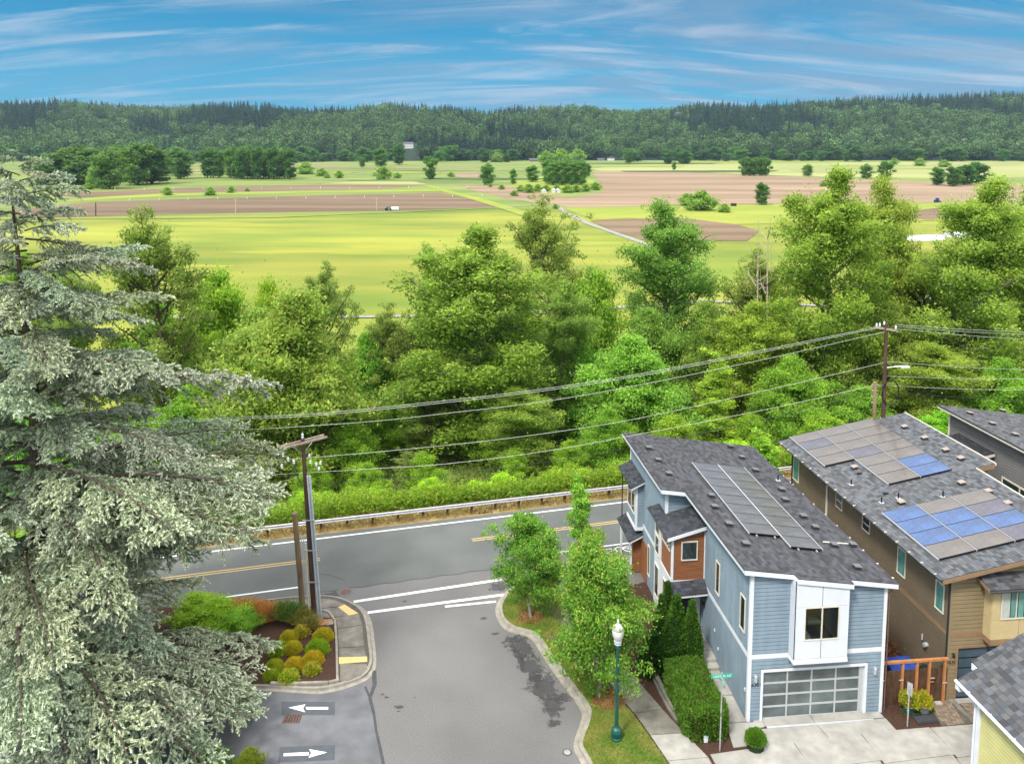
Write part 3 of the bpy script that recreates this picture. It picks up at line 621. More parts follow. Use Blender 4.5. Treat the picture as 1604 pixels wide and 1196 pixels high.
def roof_rects(parent, rects, zf, du, col, seed=1, tab=.33, ex=.19, along='v', var=.42, nm='shingles'):
    """shingle courses over rectangles (u0,u1,v0,v1); zf plane; du = downslope sign along the slope axis"""
    r_ = random.Random(seed); b = MB(); T = []
    for (u0, u1, v0, v1) in rects:
        a0, a1, c0, c1 = (u0, u1, v0, v1) if along == 'v' else (v0, v1, u0, u1)
        nr = max(1, round((a1-a0)/ex)); e = (a1-a0)/nr
        for i in range(nr):
            s = a0+i*e; off = r_.uniform(0, tab); c = c0-off
            while c < c1-1e-3:
                wd = tab*r_.uniform(.7, 1.3); p0, p1 = max(c, c0), min(c+wd, c1); c += wd
                if p1-p0 < .02: continue
                lo = .008+r_.uniform(0, .006); lift = .020+r_.uniform(0, .012)
                h0, h1 = (lo, lift) if du > 0 else (lift, lo)
                def pt(sa, cc, hh):
                    u, v = (sa, cc) if along == 'v' else (cc, sa); return (u, v, zf(u, v)+hh)
                q = [pt(s, p0, h0), pt(s+e, p0, h1), pt(s+e, p1, h1), pt(s, p1, h0)]
                ed = s+e if du > 0 else s
                q2 = [pt(ed, p0, lift), pt(ed, p1, lift), pt(ed, p1, -.01), pt(ed, p0, -.01)]
                b.add(q, [(0, 1, 2, 3) if along == 'v' else (0, 3, 2, 1)]); b.add(q2, [(0, 1, 2, 3)])
                k = 1+r_.uniform(-var, var); w_ = r_.uniform(-.05, .08)
                T += [(col[0]*k*(1+w_), col[1]*k, col[2]*k*(1-w_), 1)]*8
    b.t = T; return b.build(nm, M['shing'], parent, kind='stuff')
def roof_slab(parent, poly, zf, th=.12, nm='roof', m='slab'):
    b = MB(); n = len(poly)
    if sum(poly[i][0]*poly[(i+1) % n][1]-poly[(i+1) % n][0]*poly[i][1] for i in range(n)) < 0: poly = poly[::-1]
    b.add([(u, v, zf(u, v)-th) for u, v in poly]+[(u, v, zf(u, v)) for u, v in poly], [tuple(range(n, 2*n)), tuple(range(n-1, -1, -1))]+[(i, (i+1) % n, n+(i+1) % n, n+i) for i in range(n)])
    return b.build(nm, M[m], parent)
def fascia(parent, path, zf, h=.2, w_=.05, m='white', drop=.02, nm='fascia'):
    for i in range(len(path)-1):
        (a, c), (e, g) = path[i], path[i+1]; b = MB(); L_ = math.hypot(e-a, g-c); dx, dy = (e-a)/L_*w_/2, (g-c)/L_*w_/2
        b.beam((a-dx*(1 if i else 0), c-dy*(1 if i else 0), zf(a, c)-h-drop), (e-dx, g-dy, zf(e, g)-h-drop), w_, h); b.build(nm, M[m], parent)
def gutter(parent, a, c, z, m='slab', rr=.05):
    b = MB(); b.tube([(a[0], a[1], z), (c[0], c[1], z)], rr, 6); b.build('gutter', M[m], parent)
def mesh_vent(m): b = MB(); b.box(-.2, .2, -.2, .2, 0, .03, 1); b.box(-.15, .15, -.15, .15, .03, .13, 1); b.box(-.19, .19, -.19, .19, .13, .17); return b.mesh('roof_vent', [m, M['reveal']])
VM = {'vent': mesh_vent(M['vent']), 'vent_t': mesh_vent(M['vent_t'])}
def vents(parent, l, zf, tilt, k='vent'):
    for u, v in l: o = ob('roof_vent', VM[k], parent); o.location = (u, v, zf(u, v)+.03); o.rotation_euler = (0, tilt, 0)
def pipes(parent, l, zf):
    for u, v in l:
        b = MB(); b.box(-.13, .13, -.13, .13, 0, .03, 1); b.tube([(0, 0, .02), (0, 0, .38)], .045, 8); o = b.build('vent_pipe', [M['black'], M['alu']], parent); o.location = (u, v, zf(u, v)+.02)
def pv_mesh(w_, d_, m):
    b = MB(); t = .02
    b.box(-w_/2+t, w_/2-t, -d_/2+t, d_/2-t, 0, .040, 0)
    for x0, x1, y0, y1 in ((-w_/2, w_/2, -d_/2, -d_/2+t), (-w_/2, w_/2, d_/2-t, d_/2), (-w_/2, -w_/2+t, -d_/2+t, d_/2-t), (w_/2-t, w_/2, -d_/2+t, d_/2-t)): b.box(x0, x1, y0, y1, -.005, .045, 1)
    return b.mesh('solar_panel', [m, M['black']])
def txt(s, size, m, parent, loc, rot, depth=.006, name='lettering'):
    cu = bpy.data.curves.new('t', 'FONT'); cu.body = s; cu.size = size; cu.extrude = depth; cu.align_x = 'CENTER'; cu.align_y = 'CENTER'; cu.resolution_u = 3
    t_ = bpy.data.objects.new('t', cu); C.objects.link(t_); bpy.context.view_layer.update()
    me = bpy.data.meshes.new_from_object(t_.evaluated_get(bpy.context.evaluated_depsgraph_get())); bpy.data.objects.remove(t_)
    me.materials.clear(); me.materials.append(m); o = ob(name, me, parent); o.location = loc; o.rotation_euler = rot; return o
def planks(parent, axis, face, out, s0, s1, z0, z1, m, h=.11, openings=()):
    """horizontal cladding boards, each a few cm deep"""
    b = MB(); z = z0
    while z < z1-.01:
        e = min(z+h-.012, z1); segs = [(s0, s1)]
        for (a, c, o0, o1) in openings:
            if o0 < (z+e)/2 < o1: segs = [p for q in segs for p in ((q[0], min(q[1], a)), (max(q[0], c), q[1])) if p[1]-p[0] > .01]
        for a, c in segs: wbox(b, axis, face, out, a, c, z, e, -.01, .02)
        z += h
    return b.build('cladding', M[m], parent, kind='stuff')
def wall_lamp(parent, u, v, z):
    b = MB(); b.box(u-.07, u+.07, v-.02, v, z-.2, z+.2); b.lathe([(.06, -.16), (.075, -.1), (.075, .16), (.05, .2)], (u, v-.1, z), 10); b.build('wall_lamp', M['alu'], parent)

# ------------------------------------------------------------------ blue house
bh = thing('blue_house', 'blue grey house with white trim, cedar clad bay and grey solar panels on its roof', 'house', O, AN)
zr = lambda u, v=0: 8.15-.147*(u+.44)
w_ = MB(); w_.hexa([(.03, 1.7, 0), (6.9, 1.7, 0), (6.9, 17.6, 0), (.03, 17.6, 0), (.03, 1.7, zr(.03)-.2), (6.9, 1.7, zr(6.9)-.2), (6.9, 17.6, zr(6.9)-.2), (.03, 17.6, zr(.03)-.2)])
w_.hexa([(-1.57, 9.05, 0), (.02, 9.05, 0), (.02, 17.6, 0), (-1.57, 17.6, 0), (-1.57, 9.05, zr(-1.57)-.2), (.02, 9.05, zr(0)-.2), (.02, 17.6, zr(0)-.2), (-1.57, 17.6, zr(-1.57)-.2)])
w_.box(-1.88, -.0, 7.3, 9.0, 0, 3.85); w_.box(-1.88, 0, 6.65, 9.0, 3.85, 6.3); w_.box(-1.88, -1.6, 9.0, 10.2, 0, 6.3)
w_.build('wall', M['siding'], bh)
# front
gar = (.62, 6.13, 0, 2.78)
siding(bh, (0, 0), (6.94, 0), (0, -1), .02, zr(0)-.17, zr(6.94)-.17, M['siding'], [(.62, 6.13, 0, 2.78), (2.05, 4.85, 3.1, 8)])
siding(bh, (6.94, 0), (6.94, 17.6), (1, 0), .02, zr(6.94)-.17, zr(6.94)-.17, M['siding'])
siding(bh, (0, 0), (0, 6.6), (-1, 0), .02, zr(0)-.17, zr(0)-.17, M['siding'])
siding(bh, (0, 6.6), (0, 9.3), (-1, 0), 6.4, zr(0)-.17, zr(0)-.17, M['siding'])
siding(bh, (-1.6, 9.02), (0, 9.02), (0, -1), 6.2, zr(-1.6)-.17, zr(0)-.17, M['siding'])
siding(bh, (-1.6, 9.0), (-1.6, 17.6), (-1, 0), .02, zr(-1.6)-.17, zr(-1.6)-.17, M['siding'])
siding(bh, (-1.6, 17.62), (6.94, 17.62), (0, 1), .02, zr(-1.6)-.17, zr(6.94)-.17, M['siding'])
for u0, u1, v0, v1, z0, z1 in ((-.045, .12, -.05, .0, 0, zr(0)-.2), (-.05, 0, 0, .12, 0, zr(0)-.2), (6.82, 6.99, -.05, 0, 0, zr(6.9)-.2), (6.94, 6.99, 0, .12, 0, zr(6.9)-.2), (-1.66, -1.5, 8.94, 9.0, 6.3, zr(-1.6)-.2), (-1.66, -1.6, 9.0, 9.12, 6.3, zr(-1.6)-.2), (-1.66, -1.6, 17.5, 17.66, 0, zr(-1.6)-.2)):
    b = MB(); b.box(u0, u1, v0, v1, z0, z1); b.build('corner_board', M['white'], bh)
board(bh, 'u', 0, -1, .12, 2.02, 3.38, 3.62, nm='belt_board'); board(bh, 'u', 0, -1, 4.88, 6.82, 3.38, 3.62, nm='belt_board')
board(bh, 'v', 0, -1, .12, 6.55, 3.38, 3.62, nm='belt_board'); board(bh, 'v', -1.6, -1, 10.3, 17.5, 3.38, 3.62, nm='belt_board')
# foundation strip
for q_ in ((-.0, .6, -.012, 0, -.05, .06), (6.15, 6.95, -.012, 0, -.05, .2), (-.03, -.0, 0, 6.5, -.05, .12)): b = MB(); b.box(*q_); b.build('foundation', M['conc_old'], bh)
# garage door
gd = MB(); y0 = .10
gf = MB()
gf.box(.62, .74, -.05, .13, 0, 2.78); gf.box(6.01, 6.13, -.05, .13, 0, 2.78); gf.box(.74, 6.01, -.05, .13, 2.66, 2.78); gf.build('garage_frame', M['white'], bh)
gdo = MB(); gdo.box(.74, 6.01, .13, .17, .0, 2.66); door = gdo.build('garage_door', M['alu'], bh)
cols = np.linspace(.78, 5.80, 5); rows = np.linspace(.12, 2.60, 5)
gb = MB()
for c in cols: gb.box(c-.04, c+.04, .075, .13, .05, 2.64)
for r in rows: gb.box(.74, 5.84, .080, .129, r-.045, r+.045)
gb.box(5.84, 6.01, .09, .13, .0, 2.66); gb.box(.74, 5.84, .085, .13, 0, .05)
gb.build('rail', M['alu'], door)
for i in range(4):
    for j in range(4):
        b = MB(); b.box(cols[i]+.04, cols[i+1]-.04, .105, .125, rows[j]+.045, rows[j+1]-.045); b.build('pane', M['frost'], door)
txt('16301', .27, M['num'], bh, (.34, -.035, 2.02), (math.pi/2, 0, 0), .012, 'house_number')
wall_lamp(bh, .33, -.03, 2.38); wall_lamp(bh, 6.5, -.03, 2.38)
# projecting white bay
F = -.62
bay = MB(); bay.box(1.98, 4.72, F, F+.05, 3.50, 3.62); bay.build('bay_sill', M['white'], bh)
by = 3.62; topz = lambda u: zr(u)-.14
def pan(u0, u1, z0, z1, z1b=None):
    b = MB(); zb = z1 if z1b is None else z1b
    b.hexa([(u0, F, z0), (u1, F, z0), (u1, F+.05, z0), (u0, F+.05, z0), (u0, F, z1), (u1, F, zb), (u1, F+.05, zb), (u0, F+.05, z1)]); b.build('panel', M['panelw'], bh)
g = .018
WU0, WU1, WZ0, WZ1, MID = 2.45, 4.22, 4.58, 6.28, 3.34
pan(2.02, MID-g, WZ1+.02, topz(2.02), topz(MID)); pan(MID+g, 4.70, WZ1+.02, topz(MID), topz(4.7))
pan(2.02, MID-g, by+.02, WZ0-.0); pan(MID+g, 4.70, by+.02, WZ0-.0)
pan(2.02, WU0, WZ0+.001, WZ1); pan(WU1, 4.70, WZ0+.001, WZ1)
b = MB(); b.box(MID-g, MID+g, F+.03, F+.06, by, WZ0); b.box(MID-g, MID+g, F+.03, F+.06, WZ1, 7.4); b.box(1.985, 2.018, F+.01, F+.05, by, 7.6); b.build('reveal', M['reveal'], bh)
for q_ in ((1.98, 2.012, F+.055, 0, 3.62, 5.9), (1.98, 2.012, F+.055, 0, 5.93, 7.5), (4.69, 4.722, F+.055, 0, 3.62, 7.25)): b = MB(); b.box(*q_); b.build('bay_side', M['panelw'], bh)
b = MB(); b.box(1.96, 4.74, F-.01, 0, 3.36, 3.50); b.build('bay_base', M['white'], bh)
# the window with a real room behind it
wn = MB(); t = .055
wn.box(WU0, WU1, F-.03, F+.04, WZ0, WZ0+t); wn.box(WU0, WU1, F-.03, F+.04, WZ1-t, WZ1); wn.box(WU0, WU0+t, F-.03, F+.04, WZ0+t, WZ1-t); wn.box(WU1-t, WU1, F-.03, F+.04, WZ0+t, WZ1-t); wn.box(MID-.03, MID+.03, F-.03, F+.04, WZ0+t, WZ1-t)
wn = wn.build('window', M['vinyl'], bh)
for a, c in ((WU0+t, MID-.03), (MID+.03, WU1-t)): b = MB(); b.box(a, c, F+.0, F+.008, WZ0+t, WZ1-t); b.build('pane', M['clear'], wn)
b = MB(); b.box(2.05, 4.68, 1.62, 1.66, 3.6, 7.3); b.box(2.02, 2.05, F+.06, 1.66, 3.6, 7.4); b.box(4.66, 4.69, F+.06, 1.66, 3.6, 7.2); b.box(2.05, 4.66, F+.06, 1.62, 3.62, 3.66); b.box(2.05, 4.66, F+.06, 1.62, 6.9, 6.94); b.build('room', M['potgrey'], bh)
bed_ = thing('bed', 'bed with pale cloth and dark blanket seen behind the bay window', 'bed', Wl(3.3, .7, 3.66), AN)
b = MB(); b.box(-1.1, 1.1, -.9, .8, .25, .55); b.build('mattress', M['cloth'], bed_, bevel=.06)
b = MB(); b.box(-1.1, 1.1, -.9, .8, 0, .25); b.build('bed_base', M['black'], bed_)
b = MB(); b.box(-.1, 1.0, -.75, .35, .552, .66); b.build('blanket', M['navy'], bed_, bevel=.05)
b = MB(); b.box(-.9, .9, .72, .86, .55, 1.5); b.build('headboard', M['wood_dk'], bed_)
for a in (-.75, .15): b = MB(); b.box(a, a+.7, .35, .7, .66, .85); b.build('pillow', M['cloth'], bed_, bevel=.08)
# bay cap roofing is part of the main roof
bl = [(-.44, -.28), (2.0, -.28), (2.05, -.68), (4.85, -.68), (4.9, -.28), (7.4, -.28), (7.25, 18.0), (-2.15, 18.0), (-2.05, 8.5), (-.6, 8.5)]
roof_slab(bh, bl, zr, .10)
fascia(bh, [(-.6, 8.5), (-.44, -.28), (2.0, -.28), (2.05, -.68), (4.85, -.68), (4.9, -.28), (7.4, -.28)], zr, .22, .04)
fascia(bh, [(-2.15, 18.0), (-2.05, 8.5), (-.6, 8.5)], zr, .22, .04)
fascia(bh, [(7.25, 18), (-2.15, 18)], zr, .22, .04)
b = MB(); b.beam((-.49, -.28, zr(-.49)+.0), (-.65, 8.5, zr(-.65)+.0), .05, .035); b.beam((-2.1, 8.5, zr(-2.1)), (-2.2, 18, zr(-2.2)), .05, .035); b.build('drip_edge', M['reveal'], bh)
gutter(bh, (7.45, -.28), (7.30, 18.0), zr(7.4)-.08)
b = MB(); b.tube([(7.1, -.05, 0), (7.1, -.05, 6.5), (7.4, -.1, 6.85)], .035, 6); b.build('downspout', M['iron'], bh)
for i in range(13): b = MB(); b.box(7.36-.012*i, 7.5-.012*i, .3+i*1.4, .36+i*1.4, zr(7.4)-.05, zr(7.4)+.012); b.build('gutter_hanger', M['vinyl'], bh)
GC = (.060, .062, .072)
roof_rects(bh, [(-.5, 7.35, -.28, 8.5), (2.05, 4.87, -.68, -.28), (-2.08, 7.3, 8.5, 18.0)], zr, 1, GC, 3)
tl = math.atan(.147)
# vents measured off the picture, then set on the roof plane
def onroof(px, py, zf, it=8):
    z = 7.5
    for _ in range(it): u, v = loc_uv(P(px, py, z)); z = zf(u, v)
    return u, v
z1p = lambda x, y: (940+x*.3117, 640+y*.3117)
vents(bh, [onroof(*z1p(*q), zr) for q in ((243, 203), (291, 264), (345, 333), (558, 443), (574, 499), (646, 586), (730, 686), (655, 195), (712, 250), (780, 315), (912, 412), (928, 464), (1020, 547), (1080, 602), (1176, 692), (1290, 804), (1268, 690))], zr, tl)
pipes(bh, [onroof(*z1p(894, 362), zr)], zr)
PVW, PVD = 1.70, 1.19
pm = pv_mesh(PVW, PVD, M['pv'])
for ci, (u0, v0, n_) in enumerate(((1.28, 3.50, 8), (3.05, 2.35, 9))):
    for i in range(n_):
        o = ob('solar_panel', pm, bh); u = u0+PVW/2; v = v0+(i+.5)*(PVD+.012); o.location = (u, v, zr(u)+.14); o.rotation_euler = (0, tl, 0)
    for k in (0, 1.74):
        b = MB(); b.beam((u0-.02+k, v0, zr(u0+k)+.10), (u0-.02+k, v0+n_*(PVD+.012), zr(u0+k)+.10), .035, .085); b.build('panel_rail', M['alu'], bh)
    for k in (.35, 1.35): b = MB(); b.box(u0+k, u0+k+.05, v0-.12, v0+.05, zr(u0+k)+.03, zr(u0+k)+.12); b.build('panel_foot', M['alu'], bh)
ca = onroof(*z1p(1120, 672), zr); cb = onroof(*z1p(1265, 684), zr)
b = MB(); b.tube([(ca[0], ca[1], zr(ca[0])+.05), (cb[0], cb[1], zr(cb[0])+.05)], .035, 6); b.box(cb[0]-.1, cb[0]+.12, cb[1]-.12, cb[1]+.12, zr(cb[0]), zr(cb[0])+.1); b.build('conduit', M['vinyl'], bh)
# side windows, walls on the street side
window(bh, 'v', -.02, -1, 4.12, 4.72, 4.2, 6.02); window(bh, 'v', -.02, -1, .52, 1.18, 4.38, 6.18)
# cedar bay and the part behind it
planks(bh, 'u', 6.62, -1, -1.88, -.03, 3.85, 6.44, 'wood', .11)
b = MB(); b.hexa([(-1.93, 6.6, 6.42), (-.02, 6.6, 6.42), (-.02, 6.66, 6.42), (-1.93, 6.66, 6.42), (-1.93, 6.6, 6.47), (-.02, 6.6, 6.95), (-.02, 6.66, 6.95), (-1.93, 6.66, 6.47)]); b.build('gable_cladding', M['wood'], bh)
planks(bh, 'v', -1.90, -1, 6.68, 8.75, 3.85, 6.3, 'wood_dk', .11, [(7.0, 8.6, 5.35, 6.3)])
window(bh, 'v', -1.90, -1, 7.0, 8.6, 5.35, 6.2, mull=(7.8,), trim=.05)
window(bh, 'u', 6.60, -1, -1.42, -.47, 5.02, 6.15)
for a in ((-1.96, -1.86, 6.56, 6.62, 3.85, 6.42), (-1.97, -1.92, 6.6, 6.72, 3.85, 6.42), (-.08, 0, 6.56, 6.62, 3.85, 6.8)): b = MB(); b.box(*a); b.build('corner_board', M['white'], bh)
b = MB(); b.box(-1.96, -1.9, 6.6, 8.8, 3.68, 3.84); b.box(-1.95, 0, 6.57, 6.62, 3.66, 3.84); b.build('belt_board', M['white'], bh)
b = MB(); b.box(-1.94, -1.89, 8.78, 10.22, .62, 6.25); b.box(-1.94, -1.89, 7.35, 8.77, .62, 3.66); b.build('side_panel', M['panelw'], bh)
window(bh, 'v', -1.94, -1, 9.1, 9.95, 3.9, 5.05); window(bh, 'v', -1.94, -1, 9.1, 9.95, 5.15, 6.1, glass='glass_d'); window(bh, 'v', -1.94, -1, 9.1, 9.95, 1.2, 3.2); window(bh, 'v', -1.94, -1, 7.6, 8.2, .9, 3.2)
zb_ = lambda u, v=0: 6.50+.27*(u+2.3)
roof_slab(bh, [(-2.32, 6.35), (-.0, 6.35), (-.0, 9.0), (-1.62, 9.02), (-1.62, 10.35), (-2.32, 10.35)], zb_, .08, 'bay_roof')
roof_rects(bh, [(-2.33, -.02, 6.35, 8.98), (-2.33, -1.64, 9.0, 10.35)], zb_, -1, (.045, .050, .062), 5)
fascia(bh, [(-2.3, 6.35), (-.02, 6.35)], zb_, .2, .04); gutter(bh, (-2.37, 6.35), (-2.37, 10.35), zb_(-2.37)-.04)
# entrance
b = MB(); b.box(-1.88, -1.6, 7.22, 7.3, .62, 2.9); b.box(-.42, -.02, 7.22, 7.3, .62, 2.9); b.box(-1.6, -.42, 7.22, 7.3, 2.72, 2.9); b.box(-1.95, -1.78, 6.5, 6.66, .62, 3.4); b.build('door_surround', M['white'], bh)
b = MB(); b.box(-1.6, -.42, 7.24, 7.3, .62, 2.72); d_ = b.build('front_door', M['navy'], bh); b = MB(); b.tube([(-.55, 7.2, 1.5), (-.55, 7.2, 1.9)], .02); b.build('handle', M['alu'], d_)
b = MB(); b.box(-.2, -.04, 6.3, 6.42, 2.35, 2.6); b.build('wall_lamp', M['black'], bh)
za_ = lambda u, v=0: 3.34+.6*(v-5.85)+.05*(u+2)
roof_slab(bh, [(-2.25, 5.85), (-.03, 5.85), (-.03, 6.58), (-2.25, 6.58)], za_, .08, 'porch_roof')
roof_rects(bh, [(-2.25, -.03, 5.84, 6.57)], za_, -1, (.045, .050, .062), 6, along='u')
fascia(bh, [(-2.25, 5.87), (-.03, 5.87)], za_, .16, .04); gutter(bh, (-2.3, 5.85), (-2.3, 6.55), 3.3)
for z_, v_ in ((1.9, 4.6), (1.2, 4.0), (1.55, .2), (.9, 2.2)): b = MB(); b.box(-.09, -.03, v_, v_+.1, z_, z_+.14); b.build('wall_outlet', M['vinyl'], bh)
# rear oriel on the street side
ro_ = MB(); ro_.box(-2.12, -1.6, 14.1, 16.3, 3.3, 6.25); ro_.build('oriel', M['siding'], bh)
siding(bh, (-2.12, 14.08), (-1.62, 14.08), (0, -1), 3.4, 6.25, 6.4, M['siding'])
for a in ((-2.17, -2.03, 14.03, 14.09, 3.3, 6.4), (-2.17, -2.12, 14.05, 14.18, 3.3, 6.4), (-2.18, -1.6, 14.02, 14.1, 3.15, 3.35), (-2.18, -2.12, 14.1, 16.35, 3.15, 3.35)): b = MB(); b.box(*a); b.build('corner_board', M['white'], bh)
window(bh, 'v', -2.12, -1, 14.3, 16.2, 4.1, 6.2, mull=(15.2,), rail=(5.5,))
zo = lambda u, v=0: 6.15+.5*(u+2.6)
roof_slab(bh, [(-2.55, 13.75), (-1.62, 13.75), (-1.62, 17.4), (-2.55, 17.4)], zo, .08, 'oriel_roof'); roof_rects(bh, [(-2.56, -1.63, 13.75, 17.4)], zo, -1, (.045, .05, .062), 8); fascia(bh, [(-2.55, 13.77), (-1.62, 13.77)], zo, .16, .04)
b = MB(); b.tube([(-2.5, 17.2, 6.1), (-2.3, 17.2, 5.8), (-2.3, 17.2, .1)], .04, 6); b.build('downspout', M['reveal'], bh)
zl = lambda u, v=0: 2.45+.5*(u+2.6)
roof_slab(bh, [(-2.6, 13.9), (-1.64, 13.9), (-1.64, 17.4), (-2.6, 17.4)], zl, .08, 'lower_roof'); roof_rects(bh, [(-2.61, -1.65, 13.9, 17.4)], zl, -1, (.045, .05, .062), 9); fascia(bh, [(-2.6, 13.92), (-1.64, 13.92)], zl, .16, .04)
planks(bh, 'v', -1.66, -1, 12.8, 17.4, .1, 2.6, 'wood'); planks(bh, 'u', 14.4, -1, -2.35, -1.66, .1, 2.3, 'wood')
b = MB(); b.box(-2.4, -2.28, 14.3, 14.42, 0, 2.3); b.box(-2.4, -2.28, 17.1, 17.22, 0, 2.3); b.build('porch_post', M['white'], bh)
window(bh, 'v', -1.62, -1, 12.2, 12.7, .9, 2.9)

# ------------------------------------------------------------------ brown house
rh = thing('brown_house', 'brown two storey house with tan front, cream bay and two solar arrays on its roof', 'house', O, AN)
zq = lambda u, v=0: 6.95+.19*(u-9.85)
U0, V0 = 10.7, .48
w_ = MB(); w_.hexa([(U0+.02, .6, 0), (17.3, .6, 0), (17.3, 18.7, 0), (U0+.02, 18.7, 0), (U0+.02, .6, zq(U0)-.2), (17.3, .6, zq(17.3)-.2), (17.3, 18.7, zq(17.3)-.2), (U0+.02, 18.7, zq(U0)-.2)])
w_.hexa([(17.3, 9.4, 0), (18.8, 9.4, 0), (18.8, 18.7, 0), (17.3, 18.7, 0), (17.3, 9.4, zq(17.3)-.2), (18.8, 9.4, zq(18.8)-.2), (18.8, 18.7, zq(18.8)-.2), (17.3, 18.7, zq(17.3)-.2)]); w_.build('wall', M['siding_b'], rh)
siding(rh, (U0, V0), (U0, 18.75), (-1, 0), .02, zq(U0)-.13, zq(U0)-.13, M['siding_b'])
siding(rh, (U0, V0), (17.3, V0), (0, -1), .02, zq(U0)-.13, zq(17.3)-.13, M['siding_f'], [(.55, 5.6, 0, 2.92)], h=.22)
siding(rh, (U0, 18.76), (18.8, 18.76), (0, 1), .02, zq(U0)-.13, zq(18.8)-.13, M['siding_b'])
for a in ((U0-.05, U0+.1, V0-.05, V0, 0, 6.95), (U0-.05, U0, V0, V0+.12, 0, 6.95), (11.13, 11.25, V0-.05, V0+.1, 0, 2.92), (16.3, 16.42, V0-.05, V0+.1, 0, 2.92), (11.13, 16.42, V0-.05, V0+.1, 2.92, 3.04)): b = MB(); b.box(*a); b.build('corner_board', M['siding_f' if a[5] > 5 else 'tan_trim'], rh)
board(rh, 'u', V0, -1, U0+.1, 12.7, 3.52, 3.82, 'tan_trim', nm='belt_board'); board(rh, 'v', U0, -1, V0+.1, 18.75, 3.58, 3.80, 'tan_trim', nm='belt_board')
gdo = MB(); gdo.box(11.25, 16.3, V0+.10, V0+.14, 0, 2.92); door = gdo.build('garage_door', M['black'], rh)
rows = np.linspace(.12, 2.85, 6); cols = np.linspace(11.3, 16.25, 4)
for i in range(3):
    for j in range(5): b = MB(); b.box(cols[i]+.03, cols[i+1]-.03, V0+.07, V0+.098, rows[j]+.05, rows[j+1]-.05); b.build('pane', M['frost_d'], door)
txt('16309', .27, M['num'], rh, (10.98, V0-.035, 2.17), (math.pi/2, 0, 0), .012, 'house_number')
b = MB(); b.box(10.9, 11.06, V0-.03, V0, 2.5, 2.8); b.lathe([(.05, 0), (.07, .05), (.05, .2), (.02, .24)], (10.98, V0-.1, 2.5), 8); b.build('wall_lamp', M['black'], rh)
# cream bay
BF = V0-.62
b = MB(); b.box(12.5, 16.6, BF-.03, V0, 3.38, 3.66); b.build('bay_base', M['tan_trim'], rh)
for a in ((12.53, 14.0, BF, BF+.04, 3.68, 4.72), (14.03, 15.4, BF, BF+.04, 3.68, 4.72), (15.43, 16.55, BF, BF+.04, 3.68, 4.72), (12.53, 12.95, BF, BF+.04, 4.74, 6.45), (15.5, 16.55, BF, BF+.04, 4.74, 6.45), (12.95, 15.5, BF, BF+.04, 6.38, 6.5), (12.5, 12.53, BF+.03, V0, 3.68, 4.72), (12.5, 12.53, BF+.03, V0, 4.74, 6.5)):
    b = MB(); b.box(*a); b.build('panel', M['cream'], rh)
b = MB(); b.box(12.54, 16.54, BF+.045, V0, 3.66, 6.5); b.build('bay_core', M['reveal'], rh)
window(rh, 'u', BF+.02, -1, 12.97, 15.48, 4.74, 6.36, mull=(13.8, 14.6), glass='glass_d')
for a, c, m_ in ((13.05, 13.45, 'cloth'), (13.5, 13.75, 'glass_g'), (13.9, 14.2, 'glass_g')): b = MB(); b.box(a, c, BF-.018, BF-.012, 4.82, 6.3); b.build('curtain', M[m_], rh)
zs = lambda u, v=0: 6.62+.42*(v-BF)
roof_slab(rh, [(12.05, BF-.35), (17, BF-.35), (17, V0), (12.05, V0)], lambda u, v: zs(u, v)+.05, .1, 'bay_roof')
roof_rects(rh, [(12.05, 17, BF-.36, V0-.02)], lambda u, v: zs(u, v)+.05, -1, (.07, .072, .08), 14, along='u')
b = MB(); b.beam((12.05, BF-.36, 6.38), (12.05, V0, 6.62), .06, .16); b.build('fascia', M['tan_trim'], rh); gutter(rh, (12.05, BF-.42), (17, BF-.42), 6.46)
bp = [(9.85, -.05), (18.0, -.05), (18.1, 9.35), (19.35, 9.35), (19.25, 19.0), (9.65, 19.0)]
roof_slab(rh, bp, zq, .10)
fascia(rh, [(9.85, -.05), (18.0, -.05)], zq, .22, .05, 'tan_trim'); fascia(rh, [(18.1, 9.35), (19.35, 9.35)], zq, .28, .05, 'tan_trim'); fascia(rh, [(19.25, 19.0), (9.65, 19.0)], zq, .2, .05, 'tan_trim')
b = MB(); b.beam((19.38, 9.3, zq(19.35)-.1), (19.28, 19, zq(19.3)-.1), .06, .16); b.beam((18.03, -.05, zq(18)-.1), (18.1, 9.3, zq(18.1)-.1), .06, .16); b.build('rake_cap', M['vinyl'], rh)
gutter(rh, (9.8, -.05), (9.6, 19.0), zq(9.8)-.06)
for i in range(17): b = MB(); b.box(9.75-.011*i, 9.9-.011*i, .5+i*1.12, .55+i*1.12, zq(9.8)-.04, zq(9.8)+.035); b.build('gutter_hanger', M['vinyl'], rh)
roof_rects(rh, [(9.72, 18.03, -.05, 9.35), (9.66, 19.3, 9.35, 19.0)], zq, -1, (.10, .108, .12), 21, tab=.3, ex=.2)
for v_, s in ((17.6, .92), (4.35, .8), (.92, .72)): window(rh, 'v', U0-.02, -1, v_, v_+s, 4.3 if v_ > 10 else 4.5, 6.05, glass='glass_g' if v_ > 3 else 'glass_g')
window(rh, 'v', U0-.02, -1, 11.4, 12.25, 5.1, 6.1, rail=(5.6,)); window(rh, 'v', U0-.02, -1, 8.1, 8.98, 5.2, 6.1, rail=(5.65,))
b = MB(); b.box(U0-.1, U0-.03, 13.35, 13.5, 3.6, 6.8); b.build('downspout', M['vinyl'], rh)
b = MB(); b.box(U0-.11, U0-.052, .42, .52, 0, 6.9); b.build('downspout', M['reveal'], rh); b = MB(); b.box(U0-.1, U0-.03, 18.6, 18.72, 0, 6.7); b.build('downspout', M['reveal'], rh)
tq = -math.atan(.19)
z3p = lambda x, y: (1180+x*.2675, 600+y*.2676)
